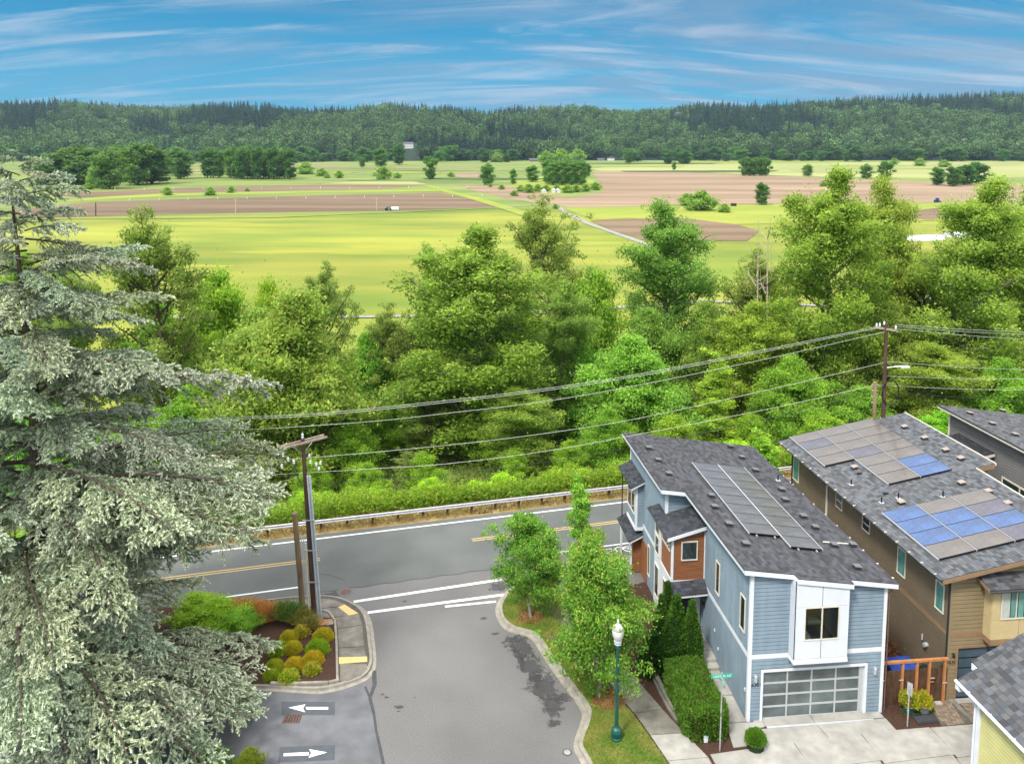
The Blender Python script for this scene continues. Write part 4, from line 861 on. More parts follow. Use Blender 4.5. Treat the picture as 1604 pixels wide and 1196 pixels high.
vents(rh, [onroof(*z3p(*q), zq) for q in ((593, 500), (868, 706), (886, 263), (1003, 328), (1127, 399), (1216, 448), (1220, 592), (1377, 642), (1490, 712))], zq, tq, 'vent_t')
pipes(rh, [onroof(*z3p(*q), zq) for q in ((573, 597), (750, 702), (849, 677), (1110, 668))], zq)
for q in ((622, 533), (775, 650)): u, v = onroof(*z3p(*q), zq); b = MB(); b.box(u-.15, u+.15, v-.08, v+.08, zq(u)+.03, zq(u)+.12); b.build('roof_vent', M['black'], rh)
PW, PD = 2.06, 1.33
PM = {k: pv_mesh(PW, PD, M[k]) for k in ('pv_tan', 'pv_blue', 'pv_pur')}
T_, B_, Pu = 'pv_tan', 'pv_blue', 'pv_pur'
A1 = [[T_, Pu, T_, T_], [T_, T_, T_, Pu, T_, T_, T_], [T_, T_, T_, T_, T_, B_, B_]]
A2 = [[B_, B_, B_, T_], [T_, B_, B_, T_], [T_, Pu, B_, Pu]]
for A_, u0, v1 in ((A1, 10.52, 19.0), (A2, 10.55, 6.75)):
    for ci, colr in enumerate(A_):
        for i, k in enumerate(colr):
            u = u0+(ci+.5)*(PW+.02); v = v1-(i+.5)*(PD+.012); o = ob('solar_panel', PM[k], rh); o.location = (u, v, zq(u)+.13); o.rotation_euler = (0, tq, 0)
        b = MB(); uu = u0+ci*(PW+.02); b.beam((uu-.01, v1-len(colr)*(PD+.012), zq(uu)+.09), (uu-.01, v1, zq(uu)+.09), .04, .085); b.build('panel_rail', M['alu'], rh)
# ------------------------------------------------------------------ grey house, far right
gh = thing('grey_house', 'grey house with a dark shed roof behind the brown house at the right edge', 'house', O, AN)
zg = lambda u, v=0: 9.0-.145*(u-22.3)
G0 = 22.95
b = MB(); b.hexa([(G0+.02, 2, 0), (30, 2, 0), (30, 19.2, 0), (G0+.02, 19.2, 0), (G0+.02, 2, zg(G0)-.2), (30, 2, zg(30)-.2), (30, 19.2, zg(30)-.2), (G0+.02, 19.2, zg(G0)-.2)]); b.build('wall', M['siding_g'], gh)
siding(gh, (G0, 2), (G0, 19.2), (-1, 0), .02, zg(G0)-.16, zg(G0)-.16, M['siding_g']); siding(gh, (G0, 1.98), (30, 1.98), (0, -1), .02, zg(G0)-.16, zg(30)-.16, M['siding_g'])
roof_slab(gh, [(22.3, 1.5), (30.5, 1.5), (30.5, 19.75), (22.3, 19.75)], zg, .10); roof_rects(gh, [(22.28, 30.5, 1.5, 19.75)], zg, 1, (.085, .09, .10), 31)
fascia(gh, [(22.3, 19.75), (22.3, 1.5), (30.5, 1.5)], zg, .18, .05, 'vinyl'); b = MB(); b.beam((22.26, 1.5, zg(22.3)-.03), (22.26, 19.75, zg(22.3)-.03), .04, .07); b.build('drip_edge', M['reveal'], gh)
zh = lambda u, v=0: 6.9-.0*(u-22)
roof_slab(gh, [(21.85, 14.0), (22.88, 14.0), (22.88, 17.9), (21.85, 17.9)], lambda u, v: 7.3+.18*(u-22), .16, 'awning'); roof_rects(gh, [(21.85, 22.87, 14.0, 17.9)], lambda u, v: 7.31+.18*(u-22), -1, (.03, .032, .04), 33)
fascia(gh, [(21.87, 14.02), (22.86, 14.02)], lambda u, v: 7.3+.18*(u-22), .2, .05, 'vinyl')
z7q = lambda x, y: (1450+x*.1672, 620+y*.1672)
vents(gh, [onroof(*z7q(*q), zg) for q in ((412, 172), (622, 270), (835, 373), (720, 148))], zg, math.atan(.145), 'vent_t')
window(gh, 'v', G0-.02, -1, 10.2, 13.3, 4.5, 6.15, mull=(11.6,), trim=.1)
b = MB(); b.box(G0-.06, G0, 19.05, 19.22, 0, 8.6); b.build('corner_board', M['vinyl'], gh)
b = MB(); b.box(G0-.75, G0-.1, 8.6, 9.5, 4.9, 5.3); b.build('air_conditioner', M['vinyl'], gh, bevel=.05)
# ------------------------------------------------------------------ yellow house, lower right corner
yh = thing('yellow_house', 'pale yellow house corner with white gutter and grey shingled gable roof', 'house', O, AN)
zy = lambda u, v=0: 5.95+.5*(u-7.0)
b = MB(); b.hexa([(7.12, -18, 0), (13, -18, 0), (13, -6.85, 0), (7.12, -6.85, 0), (7.12, -18, 5.6), (13, -18, 8.6), (13, -6.85, 8.6), (7.12, -6.85, 5.6)]); b.build('wall', M['siding_y'], yh)
siding(yh, (7.1, -18), (7.1, -6.85), (-1, 0), .02, 5.7, 5.7, M['siding_y'], h=.16)
for a in ((7.0, 7.08, -7.0, -6.8, 0, 5.6), (7.08, 7.25, -6.85, -6.8, 0, 5.6)): b = MB(); b.box(*a); b.build('corner_board', M['white'], yh)
roof_slab(yh, [(6.8, -18), (12.6, -18), (12.6, -5.75), (6.8, -5.75)], zy, .12)
roof_rects(yh, [(6.8, 12.6, -18, -5.75)], zy, -1, (.085, .09, .10), 41, tab=.3, ex=.22)
gutter(yh, (6.76, -18), (6.76, -5.72), zy(6.76)-.04, 'white', .07)
b = MB(); b.box(6.78, 7.15, -5.95, -5.7, zy(6.8)-.42, zy(6.8)-.02); b.build('gutter_end', M['white'], yh)
fascia(yh, [(6.85, -5.76), (12.6, -5.76)], zy, .2, .05, 'white')
b = MB(); b.tube([(6.8, -6.3, 5.75), (7.0, -6.6, 5.45), (7.05, -6.8, 5.2)], .05, 8); b.tube([(7.0, -6.72, 5.25), (7.0, -6.72, .1)], .05, 8); b.build('downspout', M['white'], yh)
for i in range(8): b = MB(); b.box(6.66, 6.86, -6.6-i*1.35, -6.54-i*1.35, zy(6.8)-.06, zy(6.8)+.03); b.build('gutter_hanger', M['white'], yh)
zy2 = lambda u, v=0: 6.05+.5*(u-8.1)
roof_slab(yh, [(8.05, -5.72), (13.4, -5.72), (13.4, -4.9), (8.05, -4.9)], zy2, .12, 'porch_roof'); roof_rects(yh, [(8.05, 13.4, -5.72, -4.9)], zy2, -1, (.085, .09, .10), 42, tab=.3, ex=.22)
b = MB(); b.box(8.02, 8.3, -5.4, -4.95, 5.7, 5.98); b.build('gutter_end', M['white'], yh)
b = MB(); b.box(8.5, 13, -6.8, -5.3, 0, 5.9); b.build('porch', M['siding_y'], yh)

# ------------------------------------------------------------------ side yard between the houses
fn = thing('wooden_fence', 'dark board fence and gate with an orange timber frame between the two houses', 'fence', O, AN)
FV = .42
fp = [(7.06, .12, 2.5), (8.18, .10, 2.42), (8.95, .10, 2.42), (9.62, .10, 2.42), (10.45, .10, 2.42)]
for u, w2, z_ in fp: b = MB(); b.box(u, u+.11, FV-.13, FV-.02, .1, 2.42); b.build('post', M['post'], fn)
b = MB(); b.box(7.0, 10.66, FV-.15, FV, 2.421, 2.53); b.build('top_rail', M['post'], fn)
u = 7.08; i = 0
while u < 10.6:
    ww = .135; hh = 1.95+random.uniform(-.02, .02); b = MB(); b.box(u, u+ww-.008, FV, FV+.025+random.uniform(0, .006), .1, hh); b.build('board', M['fence'], fn); u += ww
for u, z_ in ((7.1, 1.55), (8.05, 1.5), (9.72, 1.5), (10.4, 1.2)): b = MB(); b.box(u, u+.22, FV-.16, FV-.135, z_, z_+.05); b.build('hinge', M['alu'], fn)
b = MB(); b.box(9.75, 9.95, FV-.1, FV-.06, 1.25, 1.3); b.build('hinge', M['post'], fn)
def potm(name, r, h, m, loc, label, cat='pot', soil=True):
    o = thing(name, label, cat, loc); b = MB(); b.lathe([(r*.68, 0), (r*.95, h*.85), (r*1.05, h*.86), (r*1.05, h), (r*.92, h), (r*.9, h*.9)], k=18); b.build('pot_body', m, o, smooth=False)
    if soil: b = MB(); b.lathe([(r*.88, h*.86), (r*.88, h*.9)], k=16); b.build('soil', M['mulch'], o)
    return o
potm('plant_pot', .33, .5, M['potblue'], Wl(8.38, -.12, .12), 'blue glazed pot with a lime shrub by the fence post')
potm('plant_pot', .34, .48, M['potgrey'], Wl(9.1, -.25, .12), 'wide grey pot standing right of the blue pot')
potm('plant_pot', .19, .34, M['terra'], Wl(9.3, 6.1, 1.72), 'orange glazed pot on the dark deck box between the houses')
o = thing('storage_box', 'dark deck box with grey side between the two houses', 'storage box', Wl(8.9, 6.3, .1), AN)
b = MB(); b.box(-.9, .9, -1.1, 1.2, 0, 1.5); b.build('box_body', M['potgrey'], o); b = MB(); b.box(-.98, .98, -1.18, 1.28, 1.5, 1.6); b.build('lid', M['black'], o)
o = thing('plastic_bin', 'blue plastic bin behind the fence top rail', 'bin', Wl(9.2, 2.0, .1), AN)
b = MB(); b.box(-.7, .7, -.5, .5, 0, 1.0); b.build('bin_body', M['tarp'], o, bevel=.05); b = MB(); b.hexa([(-.75, -.55, 1.0), (.75, -.55, 1.0), (.75, .55, 1.1), (-.75, .55, 1.1), (-.72, -.52, 1.06), (.72, -.52, 1.06), (.72, .5, 1.16), (-.72, .5, 1.16)]); b.build('lid', M['tarp'], o)
o = thing('grill', 'dark covered grill with pale shelves behind the right half of the fence', 'grill', Wl(10.1, 1.3, .1), AN)
b = MB(); b.box(-.35, .35, -.3, .3, 0, 1.0); b.lathe([(.3, 1.0), (.34, 1.15), (.2, 1.35)], k=12); b.build('body', M['black'], o); b = MB(); b.box(-.62, -.37, -.25, .25, .95, .99); b.box(.37, .55, -.25, .25, .95, .99); b.build('shelf', M['alu'], o)
o = thing('vent_hood', 'round metal dryer vent on the brown side wall above the fence', 'vent', Wl(10.66, 2.1, 2.1), AN)
b = MB(); b.tube([(0, 0, 0), (-.2, 0, 0)], .12, 12); b.build('duct', M['alu'], o); b = MB(); b.tube([(-.1, .3, .1), (-.1, .3, .4)], .05, 8); b.build('stack', M['alu'], o)
o = thing('rubber_mat', 'black rectangular rubber mat on the ground before the pots', 'mat', Wl(8.88, -.74, .12), AN+.05)
b = MB(); b.box(-.55, .55, -.3, .3, 0, .05); b.build('mat_slab', M['mat'], o, bevel=.02)
b = MB(); b.box(-.5, .5, -.26, -.22, .05, .056); b.box(-.5, .5, .22, .26, .05, .056); b.build('mat_rib', M['black'], o)
# black car in the brown driveway, mostly behind the yellow house
cr_ = thing('parked_car', 'black car parked on the brown house driveway, only its rear corner showing', 'car', Wl(12.75, -2.3, .15), AN)
sec = [(-2.2, .55, .75, .80, .80), (-2.05, .30, .95, .86, .84), (-1.2, .25, 1.02, .88, .84), (-.5, .25, 1.42, .88, .66), (.6, .25, 1.46, .88, .66), (1.5, .25, 1.38, .88, .68), (2.0, .28, 1.02, .86, .80), (2.2, .45, .85, .78, .76)]
b = MB(); v = []
for y, z0, z1, w1, w2 in sec: v += [(-w1*.92, y, z0), (w1*.92, y, z0), (w1, y, (z0+z1)*.45), (w1*.98, y, min(.95, z1)), (w2, y, z1), (-w2, y, z1), (-w1*.98, y, min(.95, z1)), (-w1, y, (z0+z1)*.45)]
n = len(sec); b.add(v, [(8*i+j, 8*i+(j+1) % 8, 8*i+8+(j+1) % 8, 8*i+8+j) for i in range(n-1) for j in range(8)]+[tuple(range(7, -1, -1)), tuple(range(8*n-8, 8*n))])
bd = b.build('body', M['car'], cr_, smooth=True, bevel=0)
for s in (-1, 1):
    for y in (-1.35, 1.4):
        b = MB(); b.tube([(s*.72, y, .32), (s*.92, y, .32)], .33, 18); wl_ = b.build('wheel', M['rubber'], cr_); b = MB(); b.tube([(s*.9, y, .32), (s*.935, y, .32)], .2, 12); b.build('rim', M['alu'], wl_)
    b = MB(); b.box(s*.79-.12, s*.79+.05, 2.02, 2.2, .72, .84); b.build('tail_light', M['terra'], cr_)
    b = MB(); b.box(s*.83-.03, s*.83+.05, -.35, 1.6, 1.0, 1.3); b.build('side_window', M['glass_d'], cr_)
# ------------------------------------------------------------------ street lamp and signs
lm = thing('street_lamp', 'dark green street lamp with an acorn glass globe on the lawn', 'street lamp', P(965.5, 1160), 0)
b = MB(); b.lathe([(.27, .12), (.27, .22), (.24, .26), (.26, .42), (.27, .52), (.22, .66), (.13, .75), (.11, .84)], k=20); b.build('base', M['green'], lm, smooth=False)
b = MB(); b.lathe([(.095, .8), (.075, 4.75), (.11, 4.78), (.11, 4.84), (.08, 4.9)], k=16); b.build('pole', M['green'], lm)
b = MB(); b.lathe([(.08, 4.9), (.17, 4.98), (.15, 5.03), (.19, 5.10), (.19, 5.14)], k=16); b.build('collar', M['conduit'], lm)
b = MB(); b.lathe([(.13, 5.14), (.24, 5.32), (.275, 5.5), (.27, 5.72), (.20, 5.76)], k=20); b.build('globe', M['globe'], lm, smooth=True)
b = MB(); b.lathe([(.285, 5.72), (.25, 5.80), (.13, 5.94), (.09, 5.98), (.05, 6.02), (.06, 6.08), (.01, 6.22)], k=20); b.build('finial', M['globe'], lm, smooth=True)
b = MB()
for i in range(4):
    t = i*math.pi/2+.4; b.box(.18*math.cos(t)-.03, .18*math.cos(t)+.03, .18*math.sin(t)-.03, .18*math.sin(t)+.03, .1, .16)
b.build('bolt', M['iron'], lm)
sg = thing('street_name_sign', 'grey post with two crossed green street name blades beside the hedge', 'sign', Wl(-2.03, -1.77, .1), AN)
b = MB(); b.tube([(0, 0, 0), (.02, 0, 3.55)], .035, 8); b.build('post', M['steel'], sg)
b = MB(); b.tube([(0, 0, 1.75), (0, 0, 1.95)], .042, 8); b.build('sleeve', M['conc_old'], sg)
b = MB(); b.box(-.52, .52, -.008, .008, 3.66, 3.86); bl_ = b.build('name_blade', M['sign'], sg); txt('163RD PL NE', .155, M['paint'], bl_, (0, -.011, 3.755), (math.pi/2, 0, 0), .002)
b = MB(); b.box(-.008, .008, -.42, .42, 3.44, 3.63); b2_ = b.build('name_blade', M['sign'], sg); txt('NE 142ND', .14, M['paint'], b2_, (-.011, 0, 3.53), (math.pi/2, 0, -math.pi/2), .002)
b = MB(); b.box(-.04, .06, -.04, .04, 3.50, 3.68); b.box(-.02, .04, -.02, .02, 3.86, 3.93); b.build('bracket', M['steel'], sg)
sg = thing('road_sign', 'small grey sign seen from its back edge on a post before the fence pots', 'sign', Wl(7.70, -1.12, .1), AN)
b = MB(); b.tube([(0, 0, 0), (0, 0, 2.2)], .035, 8); b.build('post', M['steel'], sg)
b = MB(); b.hexa([(-.05, .10, 1.62), (-.045, .10, 1.62), (.105, -.10, 1.62), (.10, -.10, 1.62), (-.05, .10, 2.3), (-.045, .10, 2.3), (.105, -.10, 2.3), (.10, -.10, 2.3)]); b.build('sign_plate', M['steel'], sg)
# hydrant-like white utility stub in the mulch
o = thing('utility_marker', 'small pale utility box at the foot of the hedge near the sign', 'utility box', Wl(-2.5, -1.15, .1), AN)
b = MB(); b.box(-.10, .10, -.08, .08, 0, .28); b.build('box_body', M['white'], o, bevel=.03); b = MB(); b.box(-.11, .11, -.09, .09, .28, .32); b.build('cap', M['conduit'], o)
# ------------------------------------------------------------------ utility poles
def crossarm(root, c, d, ln, m, nm='crossarm'):
    d = Vector(d).normalized(); b = MB(); a = Vector(c)-d*ln/2; e = Vector(c)+d*ln/2; b.beam(a, e, .085, .11); return b.build(nm, m, root)
PL = Vector((-12.02, 46.9, 0)); PT = D(474, 687, 46.9)
lp_ = thing('utility_pole', 'dark brown utility pole with double crossarms and grey conduits on the street corner', 'utility pole', PL)
tp = PT-PL
b = MB(); b.tube([(0, 0, 0), tp*.5, tp], [.155, .135, .11], 10); b.build('pole', M['pole'], lp_)
ad = Vector((math.cos(RA+1.9), math.sin(RA+1.9), 0)); ad = (Vector((.42, -.90, 0))).normalized()
ad = Vector((.75, .66, 0)).normalized()
for off in (-.2, .2):
    n_ = Vector((-ad.y, ad.x, 0))*off; crossarm(lp_, tp+n_+Vector((0, 0, -.25)), ad, 3.0, M['arm'])
b = MB()
for s in (-1, 1):
    q = tp+ad*s*.75+Vector((0, 0, -.2)); b.tube([q, tp+Vector((0, 0, -.95))], .02, 4)
b.build('brace', M['steel'], lp_)
def insul(root, p, r=.07, h=.25): b = MB(); b.lathe([(r*.4, 0), (r, h*.3), (r*.5, h*.4), (r, h*.65), (r*.4, h)], p, 8); return b.build('insulator', M['white'], root)
insul(lp_, tp+Vector((0, 0, 0)), .08, .35)
for s, dz in ((-1.5, -.55), (-1.2, -.75), (-.9, -1.1), (-.55, -1.35), (-1.3, -1.4)): insul(lp_, tp+ad*s+Vector((0, -.2, dz)), .085, .3)
for q in ((.35, -1.2), (.4, -1.6), (.75, -1.75), (1.0, -1.65), (.9, -2.0)): insul(lp_, tp+Vector((q[0], .1, q[1])), .07, .26)
b = MB(); b.tube([tp+Vector((0, 0, -1.9)), tp+Vector((1.0, .1, -1.65))], .03, 5); b.tube([tp+Vector((0, 0, -1.3)), tp+Vector((.35, .1, -.95))], .03, 5)
for s, dz in ((-1.5, -.4), (-1.1, -.8), (-.7, -1.0)): b.tube([tp+ad*s+Vector((0, -.2, dz)), tp+ad*(s*.5)+Vector((0, -.25, dz-.9)), tp+Vector((-.15, -.1, -2.7))], .018, 4)
b.build('jumper', M['wire_d'], lp_)
for k_, (du, dv) in enumerate(((.18, -.14), (.32, -.12), (.22, .05))):
    b = MB(); t0 = tp*(.80-.1*(k_ == 2)); b.tube([Vector((du+.12, dv, 0)), t0+Vector((du, dv, 0))], .06, 8); b.build('conduit', M['conduit'], lp_)
b = MB(); b.tube([Vector((-.25, -.25, .0)), Vector((-.2, -.25, .2)), Vector((-.3, -.1, .9)), tp*.42+Vector((-.22, -.1, 0))], .05, 6); b.build('conduit', M['vinyl'], lp_)
for z_ in (.2, .38, .55): b = MB(); q = tp*z_; b.box(q.x-.3, q.x+.45, q.y-.22, q.y-.16, q.z, q.z+.06); b.build('band', M['steel'], lp_)
SP = P(474, 950); ST = D(461.5, 803, SP.y)
sp_ = thing('pole_stub', 'short weathered tan pole stub beside the dark utility pole', 'pole', SP)
b = MB(); b.tube([(0, 0, 0), ST-SP], [.18, .16], 10); b.build('pole', M['pole_old'], sp_)
b = MB()
for dx in (.28, .42, .56): b.tube([Vector((dx+.1, -.1, 0)), (ST-SP)*(.86-dx*.3)+Vector((dx, -.1, 0))], .03, 5)
b.build('conduit', M['vinyl'], sp_)
# right pole, further away
RY = 59.4
rb_ = D(1381.5, 745, RY); rt_ = D(1388.5, 507, RY); rb_.z = 0
rp_ = thing('utility_pole', 'tall dark utility pole with street light arm behind the brown house roof', 'utility pole', rb_)
tp2 = rt_-rb_; b = MB(); b.tube([(0, 0, 0), tp2*.5, tp2], [.19, .16, .12], 10); b.build('pole', M['pole'], rp_)
A0 = D(1372, 512, RY+1.0)-rb_; A1_ = D(1404, 517, RY-1.0)-rb_
b = MB(); b.beam(A0-Vector((0, 0, .1)), A1_-Vector((0, 0, .1)), .12, .13); b.build('crossarm', M['arm'], rp_)
for q in ((1373, 509, 1.0), (1378, 509, .6), (1385, 506, 0), (1403, 513, -1)): insul(rp_, D(q[0], q[1]+3, RY+q[2])-rb_, .08, .3)
b = MB(); b.tube([D(1386, 576, RY)-rb_, D(1400, 574.5, RY-.3)-rb_, D(1412, 573, RY-.5)-rb_], .04, 6); ar_ = b.build('lamp_arm', M['steel'], rp_)
lh = D(1418, 575, RY-.6)-rb_; b = MB(); b.box(lh.x-.33, lh.x+.3, lh.y-.14, lh.y+.14, lh.z-.05, lh.z+.1); b.build('lamp_head', M['white'], rp_, bevel=.04)
b = MB(); cc = D(1395, 615, RY-.2)-rb_; b.tube([(cc.x+.62*math.cos(t), cc.y, cc.z+.95*math.sin(t)) for t in np.linspace(0, 2*math.pi, 20)], .05, 5); b.build('cable_coil', M['black'], rp_)
sb_ = D(1371, 745, RY-.4); s2_ = D(1370.5, 598, RY-.4); sb_.z = 0
s_ = thing('pole_stub', 'pale shorter wooden pole beside the tall dark pole at the right', 'pole', sb_)
b = MB(); b.tube([(0, 0, 0), s2_-sb_], [.15, .13], 8); b.build('pole', M['pole_old'], s_)
b = MB(); q = s2_-sb_
for i in range(4): b.box(q.x-.2, q.x+.2, q.y-.05, q.y+.05, q.z-.25-i*.45, q.z-.17-i*.45)
b.build('hardware', M['steel'], s_)
def onn(px, py, n_):    # point of the picture on the upright plane n = n_ over the road
    r = ray(px, py); k = -r[0]*math.sin(RA)+r[1]*math.cos(RA); t = n_/k; return Vector((r[0]*t, r[1]*t, H+r[2]*t))
NL = rn(rt_.x, rt_.y)
def wire(pts, label, m='wire', r=.012, n_=NL, grp='overhead wires along the road'):
    p = [onn(*q, n_) for q in pts]; o = thing('power_line', label, 'wire', p[0], 0, grp)
    f = []
    for i in range(len(p)-1):
        p0, p1, p2, p3 = p[max(i-1, 0)], p[i], p[i+1], p[min(i+2, len(p)-1)]
        for j in range(5):
            t = j/5; f.append(.5*((2*p1)+(-p0+p2)*t+(2*p0-5*p1+4*p2-p3)*t*t+(-p0+3*p1-3*p2+p3)*t**3)-p[0])
    f.append(p[-1]-p[0]); b = MB(); b.tube(f, r, 5); b.build('cable', M[m], o); return o
wire([(1372, 512), (1200, 547), (1000, 586), (850, 609), (700, 627), (500, 647), (380, 653), (200, 662), (-60, 676)], 'topmost light wire left of the tall right pole', r=.012)
wire([(1377, 513), (1200, 550), (1000, 589), (850, 612), (700, 630), (500, 650), (380, 656), (200, 665), (-60, 679)], 'second light wire just under the topmost one, left of the tall pole', r=.012)
wire([(1388, 519), (1200, 562), (1000, 603), (850, 629), (700, 647), (580, 660), (400, 672), (200, 682), (-60, 694)], 'third light wire from the top, reaching the tall pole below its crossarm', r=.012)
wire([(1384, 568), (1200, 611), (1000, 655), (850, 679), (700, 697), (480, 717), (380, 722), (200, 730), (-60, 738)], 'fourth wire from the top, above the oak coloured stub', r=.012)
wire([(1371, 603), (1200, 641), (1000, 680), (850, 707), (700, 726), (580, 734), (480, 740), (380, 745), (200, 752), (-60, 760)], 'fifth wire down, light, ending at the pale shorter pole', r=.012)
wire([(1370, 612), (1200, 656), (980, 702), (850, 724), (700, 742), (480, 757), (380, 761), (200, 766), (-60, 772)], 'lowest dark wire left of the pale shorter pole', 'wire_d', .013)
for a_, c_, l_ in (((1404, 508), (1640, 521), 'topmost wire right of the tall pole'), ((1404, 511), (1640, 525), 'second wire right of the tall pole'), ((1404, 515), (1640, 533), 'third wire right of the tall pole'), ((1388, 566), (1640, 580), 'wire right of the tall pole above the lamp arm'), ((1390, 589), (1640, 593), 'wire right of the tall pole just below the lamp arm'), ((1372, 603), (1640, 611), 'light wire right of the pale shorter pole')):
    wire([a_, ((a_[0]+c_[0])/2, (a_[1]+c_[1])/2+2), c_], l_, r=.012)
wire([(1372, 614), (1500, 622), (1640, 629)], 'dark lowest wire right of the pale shorter pole', 'wire_d', .013)
nl = rn(PL.x, PL.y)
wire([(444, 707), (410, 714), (370, 726), (300, 738), (200, 755)], 'short wire leaving the left pole crossarm towards the cedar', r=.011, n_=nl)
wire([(446, 704), (400, 716), (340, 722), (200, 740)], 'upper short wire leaving the left pole crossarm', r=.011, n_=nl)
wire([(474, 745), (430, 757), (380, 769), (200, 790)], 'thin drop wire below the crossarm left of the dark pole', r=.010, n_=nl)
wire([(476, 781), (430, 788), (385, 797), (200, 815)], 'lowest drop wire left of the dark pole', 'wire_d', .011, n_=nl)
# ------------------------------------------------------------------ guard rail
gr = thing('guard_rail', 'galvanised steel guard rail on dark wooden posts along the far side of the road', 'guard rail', Rd(0, 59.6), RA)
b = MB(); prof = [(0, .48), (-.06, .52), (-.06, .57), (-.01, .61), (-.01, .66), (-.06, .70), (-.06, .75), (0, .79)]
v = []
for a_ in (-75, 120): v += [(a_, y-.12, z+.05) for y, z in prof]
b.add(v, [(j, j+1, 8+j+1, 8+j) for j in range(7)]); b.build('rail', M['steel'], gr)
pmesh = MB().box(-.08, .08, -.08, .12, -.3, .80).mesh('post', M['fence'])
for i in range(103): o = ob('post', pmesh, gr); o.location = (-75+i*1.9, 0.02, 0)
# ------------------------------------------------------------------ valley things
def V12(px, py): return P(px, py, -12)
def farhouse(px, py, w_, d_, h_, label, wall='hwall', roof='hroof', rz=0, gable=True, z=None, Y=None):
    c = V12(px, py) if Y is None else D(px, py, Y)
    o = thing('far_house', label, 'house', c, rz, 'far houses at the foot of the wooded hill')
    b = MB(); b.box(-w_/2, w_/2, -d_/2, d_/2, -2, h_); b.build('wall', M[wall], o)
    b = MB(); r = .35*d_
    b.add([(-w_/2-.6, -d_/2-.6, h_), (w_/2+.6, -d_/2-.6, h_), (w_/2+.6, d_/2+.6, h_), (-w_/2-.6, d_/2+.6, h_), (-w_/2-.6, 0, h_+r), (w_/2+.6, 0, h_+r)], [(0, 1, 5, 4), (2, 3, 4, 5), (3, 0, 4), (1, 2, 5), (3, 2, 1, 0)]); b.build('roof', M[roof], o)
    for i in range(max(2, int(w_/3.2))):
        u = -w_/2+1.6+i*3.1
        if u+1.3 > w_/2: break
        b = MB(); b.box(u, u+1.3, -d_/2-.05, -d_/2, 1.0, 2.4); b.build('window', M['glass_d'], o)
    return o
farhouse(640, 231, 20, 12, 7, 'big white house with many dark windows in a clearing above the meadow', Y=1720)
farhouse(957, 251.5, 13, 14, 5, 'white gabled farmhouse at the foot of the hill right of centre', rz=1.4)
farhouse(882, 252, 13, 8, 5, 'small white boxy house left of the gabled farmhouse')
farhouse(838, 253, 22, 9, 3.2, 'long low grey roofed house at the meadow edge', wall='conc_old')
farhouse(941, 252.5, 12, 8, 3, 'low pinkish house beside the gabled farmhouse', wall='terra' if 0 else 'conc')
farhouse(780, 192, 14, 8, 5, 'pale blue roofed house high in the forest near the centre', Y=2320, roof='siding')
farhouse(1457, 181, 16, 9, 7, 'white house high in the forest at the right', Y=2380)
farhouse(1580, 208, 10, 8, 5, 'white house in the trees at the right edge', Y=2080)
farhouse(1510, 222, 9, 7, 5, 'small pink and white house left of the yellow tree', Y=1830)
farhouse(1062, 180, 14, 8, 4, 'grey roofed house high in the forest right of centre', Y=2350, wall='conc_old')
def hoop(px, py, ln, w_, label, rz=.3):
    o = thing('hoop_greenhouse', label, 'greenhouse', V12(px, py), rz, 'white hoop greenhouses behind the right trees'); b = MB(); k = 9
    v = [(x, w_/2*math.cos(math.pi*j/k), w_*.42*math.sin(math.pi*j/k)) for x in (-ln/2, ln/2) for j in range(k+1)]
    b.add(v, [(j, j+1, k+1+j+1, k+1+j) for j in range(k)]+[tuple(range(k+1)), tuple(range(2*k+1, k, -1))]); b.build('cover', M['white'], o, smooth=False)
    b = MB(); b.box(ln/2, ln/2+.06, -1.2, 1.2, 0, 2.2); b.build('door', M['glass_d'], o); return o
hoop(1448, 376, 16, 5, 'left white hoop greenhouse seen through the tree gap'); hoop(1505, 370, 15, 5, 'second white hoop greenhouse right of the first'); hoop(1555, 382, 14, 5, 'third white hoop greenhouse, half hidden by leaves'); hoop(1545, 515, 12, 5, 'nearest white hoop greenhouse low behind the right trees'); hoop(1470, 470, 10, 4, 'small white shelter behind the right cottonwood')
def tractor(px, py, label, m='potgrey'):
    o = thing('tractor', label, 'tractor', V12(px, py), .2); b = MB(); b.box(-1.8, 1.2, -.7, .7, .8, 1.9); b.box(-.9, .9, -.7, .7, 1.9, 3.0); b.build('body', M[m], o, bevel=.15)
    for x, r in ((-1.0, .9), (1.6, .6)):
        for s in (-1, 1): b = MB(); b.tube([(x, s*.75, r), (x, s*1.05, r)], r, 12); b.build('wheel', M['rubber'], o)
    return o
tractor(608, 330, 'small grey tractor parked at the edge of the ploughed field')
tractor(1468, 317, 'small blue machine on the far field by the right cottonwoods', 'tarp')
o = thing('white_tank', 'white tank standing right of the small tractor', 'tank', V12(619, 330)); b = MB(); b.tube([(-2, 0, 1.1), (2, 0, 1.1)], 1.1, 12); b.build('tank_body', M['white'], o); b = MB(); b.box(-1.5, -1.1, -.5, .5, -.1, .3); b.box(1.1, 1.5, -.5, .5, -.1, .3); b.build('leg', M['steel'], o)
o = thing('round_bale', 'dark round bale on the bright grass right of centre', 'bale', V12(1149, 323)); b = MB(); b.tube([(-1.6, 0, 1.0), (1.6, 0, 1.0)], 1.0, 14); b.build('bale_body', M['black'], o); b = MB(); b.tube([(1.6, 0, 1.0), (1.65, 0, 1.0)], .9, 14); b.build('bale_end', M['conc'], o)
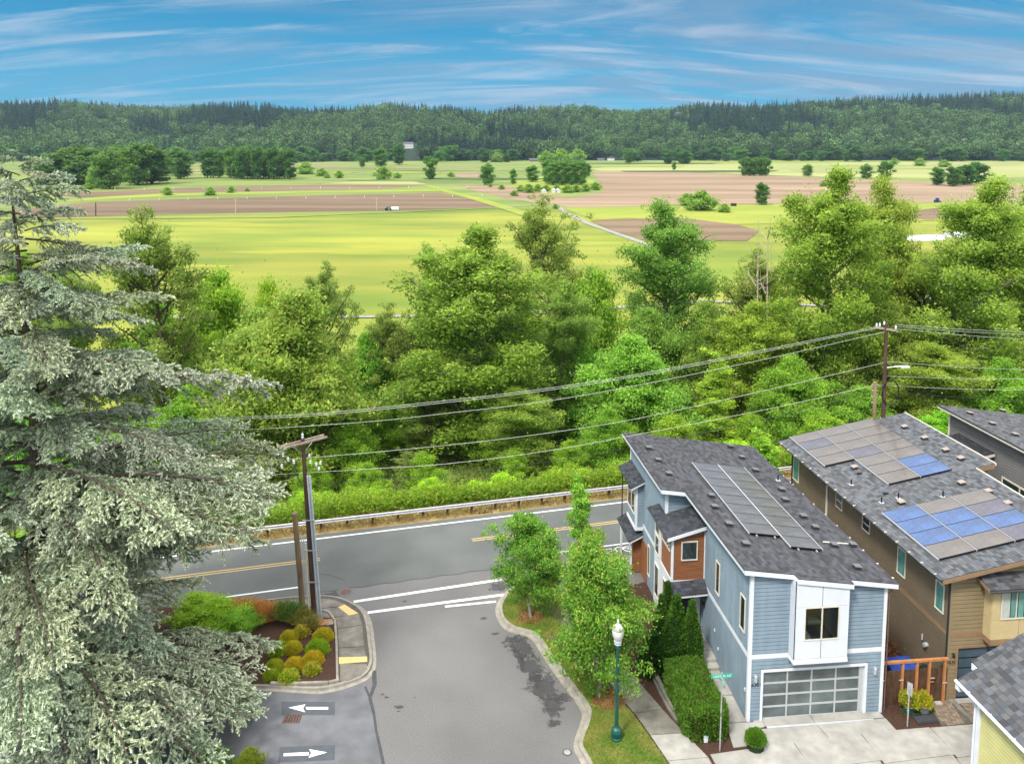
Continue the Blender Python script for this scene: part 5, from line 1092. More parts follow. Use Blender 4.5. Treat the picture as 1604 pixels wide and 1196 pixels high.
for i, (px, py, t) in enumerate(((369, 337, 311), (590, 330, 309), (150, 338, 317))):
    p = V12(px, py); q = D(px, t, p.y); o = thing('field_pole', ['pale thin pole left of centre at the ploughed field edge', 'pale thin pole beside the small tractor', 'dark thin pole at the left end of the ploughed field'][i], 'pole', p); b = MB(); b.tube([(0, 0, 0), q-p], .28, 6); b.build('pole', M['dead' if i < 2 else 'pole'], o); b = MB(); b.beam(((q-p).x-.9, (q-p).y, (q-p).z-.9), ((q-p).x+.9, (q-p).y, (q-p).z-.9), .18, .18); b.build('crossarm', M['dead'], o)
sk = MB().tube([(0, 0, 0), (0, 0, 1.6)], .22, 5).mesh('stake', M['white'])
for i in range(26):
    px = 180+i*23; o = ob('field_stake', sk); o.location = V12(px, 314.5-i*.28+random.uniform(-.4, .4) if i % 2 else 297.5-i*.15); tag(o, 'small white irrigation stake in the '+('nearer' if i % 2 else 'farther')+' row across the ploughed field', 'stake', 'white stakes in the '+('nearer' if i % 2 else 'farther')+' row')
for i, (px, py) in enumerate(((852, 303), (868, 302), (874, 302))):
    o = thing('farm_shed', ['small white shed at the copse edge', 'white shed right of the small shed by the copse', 'white pointed shed at the copse'][i], 'shed', V12(px, py)); b = MB(); b.box(-1.8, 1.8, -1.5, 1.5, 0, 2.2); b.build('wall', M['hwall'], o); b = MB(); b.add([(-2, -1.7, 2.2), (2, -1.7, 2.2), (2, 1.7, 2.2), (-2, 1.7, 2.2), (0, -1.7, 3.6), (0, 1.7, 3.6)], [(0, 4, 5, 3), (1, 2, 5, 4), (0, 1, 4), (2, 3, 5)]); b.build('roof', M['white'], o)

# ------------------------------------------------------------------ vegetation
def wobble_path(rng, a, c, k, amp):
    pts = []
    for i in range(k+1):
        t = i/k; w_ = math.sin(math.pi*t)*amp; p = a+(c-a)*t; pts.append(Vector((p[0]+rng.normal()*w_, p[1]+rng.normal()*w_, p[2]+rng.normal()*w_*.4)))
    return pts
LB = 3.4
def make_tree(seed, h, r, cb, prof, nleaf, ls, nlimb=18, nclump=170, up=(.3, .9), greens=((.055, .105, .016), (.13, .20, .030)), tip=None, clump_r=.13, wood='bark', trunk_r=.018, drop=0., open_=0., wid=.5, spiky=0.):
    """returns (trunk mesh, crown mesh); unit: metres, base at origin"""
    rng = np.random.default_rng(seed); b = MB()
    tw = [Vector((rng.normal()*h*.008*i, rng.normal()*h*.008*i, h*.97*i/6)) for i in range(7)]
    b.tube(tw, [h*trunk_r*(1-.9*i/6)+.02 for i in range(7)], 8)
    def tpos(t): f = t*6; i = min(5, int(f)); return tw[i].lerp(tw[i+1], f-i)
    cl = []
    for i in range(nlimb):
        t = cb+(1-cb)*((i+.5)/nlimb)**.9*.96; az = i*2.399+rng.uniform(-.5, .5)
        R_ = r*prof((t-cb)/(1-cb))*rng.uniform(.7, 1.08); e = rng.uniform(*up)
        s = tpos(max(.05, t-.10)); z1 = s.z+R_*e
        if z1 > h: z1 = h*rng.uniform(.95, 1)
        end = Vector((s.x+R_*math.cos(az), s.y+R_*math.sin(az), z1)); pts = wobble_path(rng, s, end, 4, R_*.06)
        b.tube(pts, [h*trunk_r*.42*(1-.2*k) for k in range(5)], 5)
        for f in rng.uniform(.25, 1.02, max(3, int(nclump/nlimb))):
            q = s.lerp(end, f); sp = R_*.38*(1.1-f*.6); c = Vector((q.x+rng.normal()*sp*.6, q.y+rng.normal()*sp*.6, q.z+rng.normal()*sp*.35))
            if rng.random() < .30: b.tube([q, q.lerp(c, .9)], [h*trunk_r*.14, .01], 4)
            cl.append((c.x, c.y, c.z, rng.uniform(.6, 1.35)*r*clump_r*(1.15-.35*f)))
    for i in range(int(nclump*.06)+3): q = tpos(rng.uniform(.88, 1)); cl.append((q.x+rng.normal()*r*.08, q.y+rng.normal()*r*.08, q.z+rng.uniform(0, .03)*h, r*clump_r*.7))
    if open_: cl = [c for c in cl if rng.random() > open_]
    cl = np.array(cl); w_ = cl[:, 3]**2; idx = rng.choice(len(cl), nleaf, p=w_/w_.sum())
    d = rng.normal(size=(nleaf, 3)); d /= np.linalg.norm(d, axis=1)[:, None]; rr = rng.uniform(.35, 1.0, nleaf)**.6*1.15
    d[:, 2] = d[:, 2]*.62; d[:, 2] = np.where(d[:, 2] < 0, d[:, 2]*(.7+drop), d[:, 2])
    pos = cl[idx, :3]+d*(rr*cl[idx, 3])[:, None]
    fz = rng.random(nleaf) < .22; pos[fz] += rng.normal(0, 1, (int(fz.sum()), 3))*(cl[idx[fz], 3]*.55)[:, None]
    pos[:, 2] = np.maximum(pos[:, 2], .15)
    v, q = leaves(pos, ls, rng, up=.5, wid=wid)
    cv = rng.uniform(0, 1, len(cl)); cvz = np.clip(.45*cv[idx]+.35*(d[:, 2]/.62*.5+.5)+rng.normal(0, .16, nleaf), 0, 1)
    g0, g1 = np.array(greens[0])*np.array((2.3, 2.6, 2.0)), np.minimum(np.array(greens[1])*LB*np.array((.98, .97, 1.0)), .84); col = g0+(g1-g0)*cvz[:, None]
    if tip is not None:
        sel = (rng.random(nleaf) < .16*(rr > .95)+(.10)*(cvz > .7)); col[sel] = np.array(tip)*1.9*rng.uniform(.7, 1.15, sel.sum())[:, None]
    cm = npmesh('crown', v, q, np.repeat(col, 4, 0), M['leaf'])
    return b.mesh('trunk', M[wood], True), cm
ovoid = lambda t: max(.12, math.sin(math.pi*min(1, max(0, t*.86+.10)))**.75)
dome = lambda t: max(.15, (1-max(0, t)**2.2)**.6*(.75+.25*math.sin(math.pi*min(1, t*1.3+.1))))
spire = lambda t: max(.10, (1-t)**.75)
column = lambda t: max(.2, 1-abs(t-.35)**2*1.6)
TR = {}
TR['cotton1'] = make_tree(1, 28, 6.2, .10, ovoid, 80000, .31, 38, 950, (.35, 1.1), ((.048, .094, .010), (.175, .235, .035)), clump_r=.15, wood='bark_pale', drop=.6)
TR['cotton2'] = make_tree(2, 28, 6.6, .12, ovoid, 76000, .31, 36, 900, (.3, 1.0), ((.050, .092, .012), (.18, .235, .040)), clump_r=.15, wood='bark_pale', drop=.6)
TR['maple1'] = make_tree(3, 18, 8.5, .12, dome, 78000, .34, 38, 1000, (.15, .7), ((.052, .095, .012), (.185, .235, .045)), clump_r=.13, tip=(.22, .19, .06))
TR['maple2'] = make_tree(4, 15, 7.4, .10, dome, 70000, .34, 34, 850, (.15, .7), ((.035, .095, .012), (.15, .26, .035)), clump_r=.14)
TR['sparse1'] = make_tree(5, 30, 7.5, .30, ovoid, 24000, .27, 36, 420, (.5, 1.4), ((.06, .10, .02), (.17, .20, .05)), clump_r=.11, open_=.25, trunk_r=.014)
TR['sparse2'] = make_tree(6, 26, 6, .24, ovoid, 40000, .28, 34, 420, (.6, 1.5), ((.05, .09, .015), (.15, .19, .04)), clump_r=.14, open_=.2, trunk_r=.013)
TR['bushy'] = make_tree(7, 9, 4.6, .03, dome, 40000, .24, 24, 300, (.2, .9), ((.045, .105, .010), (.19, .28, .030)), clump_r=.19)
TR['spire'] = make_tree(8, 26, 3.4, .12, spire, 34000, .28, 30, 300, (.6, 1.4), ((.05, .10, .015), (.15, .21, .035)), clump_r=.22, wood='bark_pale')
def put_tree(kind, base, sh, sr, label, cat='tree', rz=0, col=(1, 1, 1), group=None, name='tree'):
    o = thing(name, label, cat, base, rz, group); o.scale = (sr, sr, sh)
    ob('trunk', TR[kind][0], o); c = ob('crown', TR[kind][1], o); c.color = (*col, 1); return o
DIM = {'cotton1': (28, 6.8), 'cotton2': (28, 7.2), 'maple1': (18, 9), 'maple2': (15, 8), 'sparse1': (30, 8), 'sparse2': (26, 6.5), 'bushy': (9, 5), 'spire': (26, 3.6)}
# px, distance, top y, width px, kind, tint, name, label
TL = [
 (232, 86, 318, 200, 'sparse2', (1.0, .98, .9), 'alder', 'tall thin leafed tree with a bare brown trunk behind the cedar'),
 (455, 80, 450, 330, 'maple1', (1.02, 1.03, .9), 'bigleaf_maple', 'broad olive tinted maple behind the left utility pole'),
 (740, 88, 350, 285, 'cotton1', (.95, .95, .9), 'cottonwood', 'tall dense cottonwood in the middle of the picture'),
 (850, 112, 300, 150, 'sparse2', (1.1, 1.02, 1), 'cottonwood', 'open topped tree rising behind the central cottonwood'),
 (665, 96, 378, 95, 'spire', (1, 1, 1), 'young_cottonwood', 'narrow spire of leaves left of the central cottonwood'),
 (930, 108, 425, 150, 'bushy', (1, 1.05, 1), 'round_tree', 'mid green tree right of the central cottonwood, before the meadow'),
 (985, 84, 520, 225, 'maple2', (1.15, 1.1, 1.1), 'bigleaf_maple', 'lush broad leaved maple behind the blue house roof'),
 (1045, 110, 305, 185, 'cotton2', (.72, .92, .95), 'cottonwood', 'darker green tree with ragged top right of centre'),
 (1130, 82, 548, 100, 'spire', (1.5, 1.35, .9), 'young_maple', 'small bright yellow green tree between maple and cottonwood'),
 (1305, 94, 258, 215, 'cotton1', (1.05, 1.02, .95), 'cottonwood', 'largest cottonwood, standing behind the brown house'),
 (1395, 104, 268, 165, 'cotton2', (1.12, 1.0, .95), 'cottonwood', 'cottonwood just right of the largest one'),
 (1195, 104, 385, 150, 'sparse2', (1.15, 1.05, 1), 'cottonwood', 'yellowish open tree round the bleached dead branches'),
 (1545, 92, 268, 230, 'cotton2', (1.1, 1.08, 1), 'cottonwood', 'tall cottonwood at the right edge of the picture'),
 (1610, 100, 290, 150, 'cotton1', (1.05, 1.05, 1), 'cottonwood', 'cottonwood cut off by the right edge behind the grey house'),
 (345, 100, 428, 190, 'bushy', (1.1, 1.12, .9), 'round_tree', 'bright green tree left of the olive maple, before the meadow'),
 (420, 104, 440, 130, 'bushy', (1.2, 1.1, .9), 'round_tree', 'yellow green tree top just behind the olive maple'),
 (110, 84, 410, 200, 'sparse2', (1, 1, 1), 'alder', 'thin tree seen through the upper cedar branches'),
 (505, 100, 405, 120, 'sparse2', (1.0, 1, 1), 'alder', 'leaning open branched tree top above the olive maple'),
 (610, 96, 470, 110, 'sparse2', (1.05, 1, 1), 'alder', 'loose tree left of the narrow spire'),
 (882, 96, 430, 120, 'cotton2', (.95, 1.0, 1.15), 'cottonwood', 'greyish green tree right of the central cottonwood'),
 (1245, 84, 555, 180, 'maple2', (1.1, 1, .8), 'bigleaf_maple', 'leafy tree filling the gap left of the tall right pole'),
 (1345, 82, 600, 160, 'maple2', (1.0, .95, .8), 'bigleaf_maple', 'low leafy tree right behind the tall right pole'),
 (1462, 86, 530, 170, 'cotton2', (1.2, 1.1, 1), 'cottonwood', 'light green tree behind the apex of the grey roof'),
 (1580, 84, 560, 160, 'maple2', (1.1, 1.05, .9), 'bigleaf_maple', 'leafy tree low at the right edge under the wires'),
 (1178, 92, 470, 170, 'cotton1', (1.15, 1.05, .85), 'cottonwood', 'olive green tree under the bleached dead branches'),
 (1060, 76, 650, 120, 'bushy', (1.1, 1.05, .8), 'round_tree', 'rounded tree directly behind the blue house roof ridge'),
 (810, 80, 600, 150, 'cotton2', (1, 1, .9), 'cottonwood', 'slender leafy tree on the slope right of the central cottonwood'),
 (545, 78, 660, 130, 'bushy', (1, 1.05, .9), 'round_tree', 'round green tree right of the left utility pole'),
 (300, 80, 600, 190, 'maple2', (1.05, 1.0, .85), 'bigleaf_maple', 'leafy tree on the slope left of the olive maple'),
 (1450, 102, 390, 130, 'sparse2', (1.2, 1.1, 1), 'alder', 'pale open tree in the gap before the white greenhouses'),
 (40, 90, 390, 220, 'cotton1', (.95, 1, .9), 'cottonwood', 'cottonwood hidden behind the upper left cedar'),
 (640, 72, 700, 60, 'sparse1', (1, 1, 1), 'alder', 'thin dark trunked sapling standing just past the guard rail'),
 (1225, 100, 440, 130, 'cotton2', (1.05, 1.02, .9), 'cottonwood', 'cottonwood filling behind the left of the largest one'),
 (660, 86, 575, 130, 'sparse2', (.95, .95, .9), 'alder', 'thin trunked tree left of the central cottonwood'),
 (190, 78, 640, 200, 'maple2', (1.2, 1.15, .7), 'bigleaf_maple', 'bright leafy tree low behind the cedar'),
 (60, 76, 620, 220, 'maple2', (.9, 1, .9), 'bigleaf_maple', 'leafy tree low at the left edge behind the cedar'),
 (1110, 98, 470, 150, 'maple1', (.85, .95, .85), 'bigleaf_maple', 'shaded broad tree below the dark ragged one'),
 (1490, 76, 640, 140, 'bushy', (.9, 1.2, .9), 'round_tree', 'deep green shrub tree left of the grey house apex'),
 (1290, 78, 650, 150, 'bushy', (1, 1.05, .8), 'round_tree', 'round green tree left of the brown house roof peak'),
 (955, 78, 640, 110, 'bushy', (.85, 1.0, .9), 'round_tree', 'dark green round tree left of the blue house back corner'),
 (1400, 92, 470, 150, 'maple1', (.95, .95, .85), 'bigleaf_maple', 'broad tree between the two tall right cottonwoods'),
 (575, 96, 520, 140, 'maple2', (1, 1.05, .9), 'bigleaf_maple', 'leafy tree filling the gap right of the olive maple'),
 (395, 92, 480, 190, 'maple1', (.95, 1.05, .9), 'bigleaf_maple', 'broad green tree directly behind the olive maple'),
 (250, 96, 470, 170, 'maple2', (1.1, 1.1, .9), 'bigleaf_maple', 'leafy tree right of the thin bare trunked alder'),
 (700, 106, 500, 180, 'maple1', (.95, 1.05, .9), 'bigleaf_maple', 'broad tree low behind the central cottonwood'),
 (800, 100, 470, 170, 'cotton2', (1.0, 1.05, .9), 'cottonwood', 'cottonwood shoulder just right of the central one'),
 (905, 98, 520, 150, 'maple2', (.95, 1.05, .9), 'bigleaf_maple', 'leafy tree between the central cottonwood and lush maple'),
 (1020, 100, 480, 170, 'maple1', (.8, .98, .9), 'bigleaf_maple', 'shaded tree under the dark ragged cottonwood'),
 (520, 92, 560, 150, 'maple2', (1.05, 1.08, .9), 'bigleaf_maple', 'green tree right behind the left pole wires'),
 (620, 90, 600, 120, 'bushy', (1, 1.1, .9), 'round_tree', 'round tree among the thin dark trunks'),
 (770, 86, 620, 130, 'bushy', (1, 1.05, .9), 'round_tree', 'round tree under the central cottonwood'),
 (1530, 100, 430, 200, 'maple1', (1.05, 1.0, .9), 'bigleaf_maple', 'broad tree at the foot of the right edge cottonwood'),
]
for i, (px, Y, yt, wpx, kd, cl_, nm, lb) in enumerate(TL):
    tp_ = D(px, yt, Y); zb_g = terrain(tp_.x, Y); h_ = tp_.z-zb_g; hh, rr = DIM[kd]
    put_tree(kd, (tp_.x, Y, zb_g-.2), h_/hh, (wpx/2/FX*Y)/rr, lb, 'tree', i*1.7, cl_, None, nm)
# dead snags
def snag(px, Y, yt, label, seed):
    rng = np.random.default_rng(seed); t = D(px, yt, Y); zb_g = terrain(t.x, Y); o = thing('dead_tree', label, 'dead tree', (t.x, Y, zb_g)); h_ = t.z-zb_g; b = MB()
    b.tube([Vector((0, 0, 0)), Vector((.3, 0, h_*.5)), Vector((0, 0, h_))], [.2, .12, .03], 7)
    b.build('trunk', M['dead'], o)
    for i in range(9):
        z_ = h_*rng.uniform(.6, .95); a = rng.uniform(0, 6.28); l = rng.uniform(1, 3.2); b = MB(); b.tube([Vector((0, 0, z_)), Vector((math.cos(a)*l*.6, math.sin(a)*l*.6, z_+l*.4)), Vector((math.cos(a)*l*.8, math.sin(a)*l*.8, z_+l*1.2))], [.06, .04, .015], 5); b.build('branch', M['dead'], o)
snag(1203, 98, 352, 'bleached bare dead tree above the canopy left of the largest cottonwood', 1); snag(1188, 99, 345, 'second bleached dead top just left of the first', 2)
ORD = ['first', 'second', 'third', 'fourth', 'fifth', 'sixth', 'seventh', 'eighth', 'ninth', 'tenth', 'eleventh', 'twelfth', 'thirteenth']
def WHERE(p):
    x = XP+FX*p.x/p.y
    for a, t in ((200, 'hidden behind the lowest cedar branches'), (330, 'left of the utility pole behind cedar tips'), (470, 'just left of the dark utility pole'), (600, 'just right of the dark utility pole'), (740, 'below the thin dark trunks'), (860, 'under the central cottonwood'), (985, 'left of the blue house'), (1220, 'behind the blue house roof'), (1400, 'behind the brown house roof')):
        if x < a: return t
    return 'behind the brown and grey houses'
# roadside shrubs past the rail
for i in range(30):
    a_ = -34+i*2.55+random.uniform(-1.4, 1.4); n_ = 64.5+random.uniform(-.6, 3.5); p = Rd(a_, n_); s = random.uniform(.20, .42)*(1 if i % 2 else .8)
    put_tree('bushy', (p.x, p.y, terrain(p.x, p.y)-.35), s, s*1.5, 'leafy shrub just past the guard rail, '+WHERE(p), 'shrub', i*1.3, ((1.15+.3*(i > 16)), 1.25+.2*(i > 16), .85), 'leafy shrubs along the guard rail', 'roadside_shrub')
for i in range(16):
    a_ = -40+i*6.5+random.uniform(-2, 2); n_ = random.uniform(68, 76); p = Rd(a_, n_); s = random.uniform(.3, .55)
    put_tree('bushy', (p.x, p.y, terrain(p.x, p.y)-.3), s, s, 'leafy shrub lower down the slope, '+WHERE(p), 'shrub', i*2.3, (1.0, 1.05, .8), 'shrubs on the wooded slope', 'slope_shrub')
# undergrowth (stuff) on the slope
rng = np.random.default_rng(11)
def scatter(name, n, area, size, hmax, g0, g1, seed, m='leaf', wid=.5, zf=None, kind='stuff', upw=.5):
    rg = np.random.default_rng(seed); a, c, e, g = area; A = rg.uniform(a, c, n); Nn = rg.uniform(e, g, n)
    x = A*math.cos(RA)-Nn*math.sin(RA); y = A*math.sin(RA)+Nn*math.cos(RA)
    hm = np.clip(.5+.28*np.sin(A*.9+np.sin(Nn*.8)*2)*np.cos(Nn*.7+A*.2)+.2*np.sin(A*2.3+Nn*1.7)+.14*np.sin(A*4.1-Nn*3.3)+.16*np.sin(A*.31), 0, 1)
    z = np.array([terrain(p, q) for p, q in zip(x, y)])+rg.uniform(0, 1, n)*hmax*(.25+hm)+.1
    v, q = leaves(np.stack([x, y, z], 1), size, rg, up=upw, wid=wid); t = np.clip(hm*.5+rg.uniform(0, .6, n), 0, 1)[:, None]
    return ob(name, npmesh(name, v, q, np.repeat(np.array(g0)*(1-t)+np.array(g1)*t, 4, 0), M[m]), None, kind)
scatter('undergrowth', 60000, (-50, 75, 61.4, 98), .34, .9, (.04, .10, .01), (.24, .36, .04), 3)
scatter('brambles', 42000, (-42, 46, 61.3, 68.5), .25, 1.9, (.05, .15, .012), (.36, .52, .05), 14)
scatter('ground_cover', 40000, (-2, 46, 61.2, 66), .24, 1.7, (.10, .26, .015), (.46, .62, .05), 4)
scatter('verge_weeds', 26000, (-40, 45, 59.1, 61.6), .15, .22, (.12, .065, .02), (.36, .32, .09), 5)
LBX = 1
scatter('tall_meadow_grass', 14000, (-60, 90, 98, 124), .4, .6, (.12, .16, .02), (.26, .32, .04), 6)

# ---- street trees
TR['street1'] = make_tree(21, 6.6, 3.0, .18, dome, 34000, .16, 26, 340, (.4, 1.3), ((.030, .095, .012), (.14, .27, .03)), tip=(.36, .36, .08), clump_r=.13, wood='bark_pale', trunk_r=.014)
TR['street2'] = make_tree(22, 8.4, 3.9, .15, lambda t: max(.12, (1-t)**.62*(.88+.12*math.sin(9*t))), 52000, .16, 36, 520, (.5, 1.5), ((.028, .090, .010), (.14, .27, .03)), tip=(.42, .38, .10), clump_r=.12, wood='bark_pale', trunk_r=.012)
TR['column'] = make_tree(23, 8, .95, .08, column, 12000, .16, 18, 110, (1.2, 2.4), ((.035, .11, .012), (.15, .30, .03)), tip=(.34, .36, .08), clump_r=.38, wood='bark_pale')
p = P(831, 966, .13); put_tree('street1', p, 1.0, .86, 'rounded green maple on the corner lawn with an orange bark ring', 'tree', .4, (.85, .88, .9), None, 'street_maple')
p2 = P(943, 1097, .13); put_tree('street2', p2+Vector((-.15, .25, 0)), .98, .97, 'large maple with yellow green tips left of the street lamp', 'tree', 1.9, (.88, .86, .85), None, 'street_maple')
p3 = P(925, 1000, .13); put_tree('street2', p3, .80, .48, 'narrower maple with orange tips between the large maple and the road', 'tree', 3.7, (1.05, .92, .8), None, 'street_maple')
p4 = P(905, 905, .13); put_tree('column', p4, .86, .95, 'narrow columnar tree by the road behind the maples', 'tree', 0, (1.05, 1.1, 1), None, 'columnar_tree')
q5 = Wl(9.0, 19.6); put_tree('column', (q5.x, q5.y, 0), .95, 1.35, 'bright columnar maple between the backs of the blue and brown houses', 'tree', 1, (1.35, 1.25, .95), None, 'columnar_tree')
for c, r in ((p, .75), (p2+Vector((.35, .1, 0)), .85)):
    rg = np.random.default_rng(5); n = 900; t = rg.uniform(0, 6.28, n); rr = np.sqrt(rg.uniform(0, 1, n))*r
    pos = np.stack([c.x+rr*np.cos(t), c.y+rr*np.sin(t), c.z+.02+rg.uniform(0, .05, n)], 1); v, q = leaves(pos, .10, rg, up=1.2, wid=.6)
    ob('bark_chips', npmesh('bark_chips', v, q, np.repeat(np.array([(.42, .20, .10)])*rg.uniform(.5, 1.2, (n, 1)), 4, 0), M['blade']), None, 'stuff')
    blob('bark_ring', c, r*.9, r*.85, 0, M['chips'], .136, 9)
# ---- lawn blades
def inside(x, y, poly):
    c = np.zeros(len(x), bool); n = len(poly)
    for i in range(n):
        x1, y1 = poly[i][0], poly[i][1]; x2, y2 = poly[(i+1) % n][0], poly[(i+1) % n][1]
        c ^= ((y1 > y) != (y2 > y)) & (x < (x2-x1)*(y-y1)/((y2-y1) if abs(y2-y1) > 1e-9 else 1e-9)+x1)
    return c
def blades(name, poly, n, z, g0, g1, seed, sz=.09, kind='stuff', upz=.04):
    rg = np.random.default_rng(seed); xs = [p[0] for p in poly]; ys = [p[1] for p in poly]
    x = rg.uniform(min(xs), max(xs), n); y = rg.uniform(min(ys), max(ys), n); k = inside(x, y, poly); x, y = x[k], y[k]; n = len(x)
    ax = np.stack([rg.normal(0, .35, n), rg.normal(0, .35, n), np.ones(n)], 1)
    v, q = leaves(np.stack([x, y, z+rg.uniform(0, upz, n)], 1), sz, rg, up=0, wid=.3, axis=ax, axw=.8)
    m_ = .5+.5*np.sin(x*1.9+np.sin(y*2.3)*1.5)*np.cos(y*1.3+x*.6); m2 = np.clip(m_*.9+rg.normal(0, .2, n), 0, 1)[:, None]
    ob(name, npmesh(name, v, q, np.repeat(np.array(g0)*(1-m2)+np.array(g1)*m2, 4, 0), M['blade']), None, kind)
blades('lawn_blades', lawn, 110000, .14, (.12, .30, .02), (.44, .38, .09), 8)
# ---- arborvitae, hedge, clipped balls: surfaces of many small sprays
def shell(seed, n, f, size, g0, g1, mat_='leaf', wid=.5, tipc=None, fill=.25):
    """f(u,v)->(pos, normal) arrays on a body surface"""
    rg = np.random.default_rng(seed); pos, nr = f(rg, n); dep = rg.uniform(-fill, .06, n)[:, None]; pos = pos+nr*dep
    pos = pos+rg.normal(0, size*.25, (n, 3)); v, q = leaves(pos, size, rg, up=0, wid=wid, axis=nr+np.array([0, 0, .6]), axw=.55)
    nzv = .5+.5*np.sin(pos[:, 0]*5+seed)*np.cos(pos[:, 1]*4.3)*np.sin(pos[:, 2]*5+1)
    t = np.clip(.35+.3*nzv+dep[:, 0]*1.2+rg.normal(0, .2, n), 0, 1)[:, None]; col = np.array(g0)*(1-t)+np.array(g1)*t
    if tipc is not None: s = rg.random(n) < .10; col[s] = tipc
    return npmesh('foliage', v, q, np.repeat(col, 4, 0), M[mat_])
def cone_f(h, r, p=.75, wob=.08):
    def f(rg, n):
        t = rg.uniform(0, 1, n)**1.3; a = rg.uniform(0, 2*np.pi, n); R_ = r*(np.minimum(1, (1-t)**p*1.12)*(.82+.18*np.minimum(1, t*6)))*(1+wob*np.sin(3*a+9*t)+wob*np.sin(5*a-14*t))
        return np.stack([R_*np.cos(a), R_*np.sin(a), t*h], 1), np.stack([np.cos(a), np.sin(a), np.full(n, .25)], 1)
    return f
def ball_f(r, sq=.85, wob=.06):
    def f(rg, n):
        d = rg.normal(size=(n, 3)); d /= np.linalg.norm(d, axis=1)[:, None]; d[:, 2] = np.abs(d[:, 2])*1.0-.12*(rg.random(n) < .3)
        k = 1+wob*np.sin(6*d[:, 0]+2)*np.cos(5*d[:, 1]); return d*r*np.array([1, 1, sq*1.35])*k[:, None], d
    return f
def box_f(lx, ly, h, wob=.07):
    def f(rg, n):
        areas = np.array([lx*ly, lx*h, lx*h, ly*h, ly*h]); k = rg.choice(5, n, p=areas/areas.sum()); a = rg.uniform(-.5, .5, n); b_ = rg.uniform(-.5, .5, n); pos = np.zeros((n, 3)); nr = np.zeros((n, 3))
        for i in range(5):
            s = k == i
            if i == 0: pos[s] = np.stack([a[s]*lx, b_[s]*ly, np.full(s.sum(), h)], 1); nr[s] = (0, 0, 1)
            elif i < 3: sg_ = -1 if i == 1 else 1; pos[s] = np.stack([a[s]*lx, np.full(s.sum(), sg_*ly/2), (b_[s]+.5)*h], 1); nr[s] = (0, sg_, .1)
            else: sg_ = -1 if i == 3 else 1; pos[s] = np.stack([np.full(s.sum(), sg_*lx/2), a[s]*ly, (b_[s]+.5)*h], 1); nr[s] = (sg_, 0, .1)
        q = pos/np.array([lx/2, ly/2, h]); rd = np.maximum(0, np.abs(q[:, 0])+np.abs(q[:, 1])*.0-.75)
        w2 = wob*(np.sin(pos[:, 0]*3.1+1)*np.cos(pos[:, 1]*2.7)+np.sin(pos[:, 2]*4+pos[:, 1]*2)); pos = pos+nr*w2[:, None]
        # soften corners
        c = np.sqrt((np.abs(pos[:, 0])/(lx/2))**6+(np.abs(pos[:, 1])/(ly/2))**6); sc = np.where(c > 1.12, 1.12/c, 1)[:, None]; pos[:, :2] *= sc
        e = np.maximum(0, np.abs(pos[:, 0])/(lx/2)-.8)*np.maximum(0, pos[:, 2]/h-.75); pos[:, 2] -= e*h*1.2
        return pos, nr
    return f
def body(parent, f, m='mulch', s=.86):
    pass
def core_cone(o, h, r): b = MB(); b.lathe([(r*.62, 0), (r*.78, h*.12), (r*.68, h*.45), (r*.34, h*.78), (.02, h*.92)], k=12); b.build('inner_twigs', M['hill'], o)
GA = ((.025, .09, .010), (.17, .36, .035))
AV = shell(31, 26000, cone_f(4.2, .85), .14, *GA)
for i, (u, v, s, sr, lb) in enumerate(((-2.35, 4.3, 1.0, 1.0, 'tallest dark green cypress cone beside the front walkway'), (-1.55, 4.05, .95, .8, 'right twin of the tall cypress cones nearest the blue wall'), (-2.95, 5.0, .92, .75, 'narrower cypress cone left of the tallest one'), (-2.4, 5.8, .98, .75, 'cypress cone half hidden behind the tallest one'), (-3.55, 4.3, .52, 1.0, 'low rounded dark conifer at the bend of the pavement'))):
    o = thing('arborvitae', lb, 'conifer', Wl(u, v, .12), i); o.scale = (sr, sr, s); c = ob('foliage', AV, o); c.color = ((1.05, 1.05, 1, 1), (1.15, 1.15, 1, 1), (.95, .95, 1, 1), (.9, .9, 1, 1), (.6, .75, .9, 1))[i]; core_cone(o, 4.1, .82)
o = thing('clipped_hedge', 'clipped boxy green hedge between the pavement wall and the house walkway', 'hedge', Wl(-2.35, 1.05, .12), AN)
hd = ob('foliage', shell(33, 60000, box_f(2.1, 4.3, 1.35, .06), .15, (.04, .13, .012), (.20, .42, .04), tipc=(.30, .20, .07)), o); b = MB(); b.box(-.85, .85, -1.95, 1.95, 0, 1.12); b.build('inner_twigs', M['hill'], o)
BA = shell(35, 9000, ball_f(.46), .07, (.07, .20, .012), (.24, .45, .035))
o = thing('ball_shrub', 'bright green ball shrub at the driveway corner by the garage', 'shrub', Wl(-.3, -1.78, .50)); ob('foliage', BA, o); b = MB(); b.lathe([(.2, -.30), (.32, 0), (.28, .22), (.1, .34)], k=12); b.build('inner_twigs', M['hill'], o); b = MB(); b.lathe([(.4, -.4), (.42, -.05)], k=10); b.build('base_twigs', M['hill'], o)
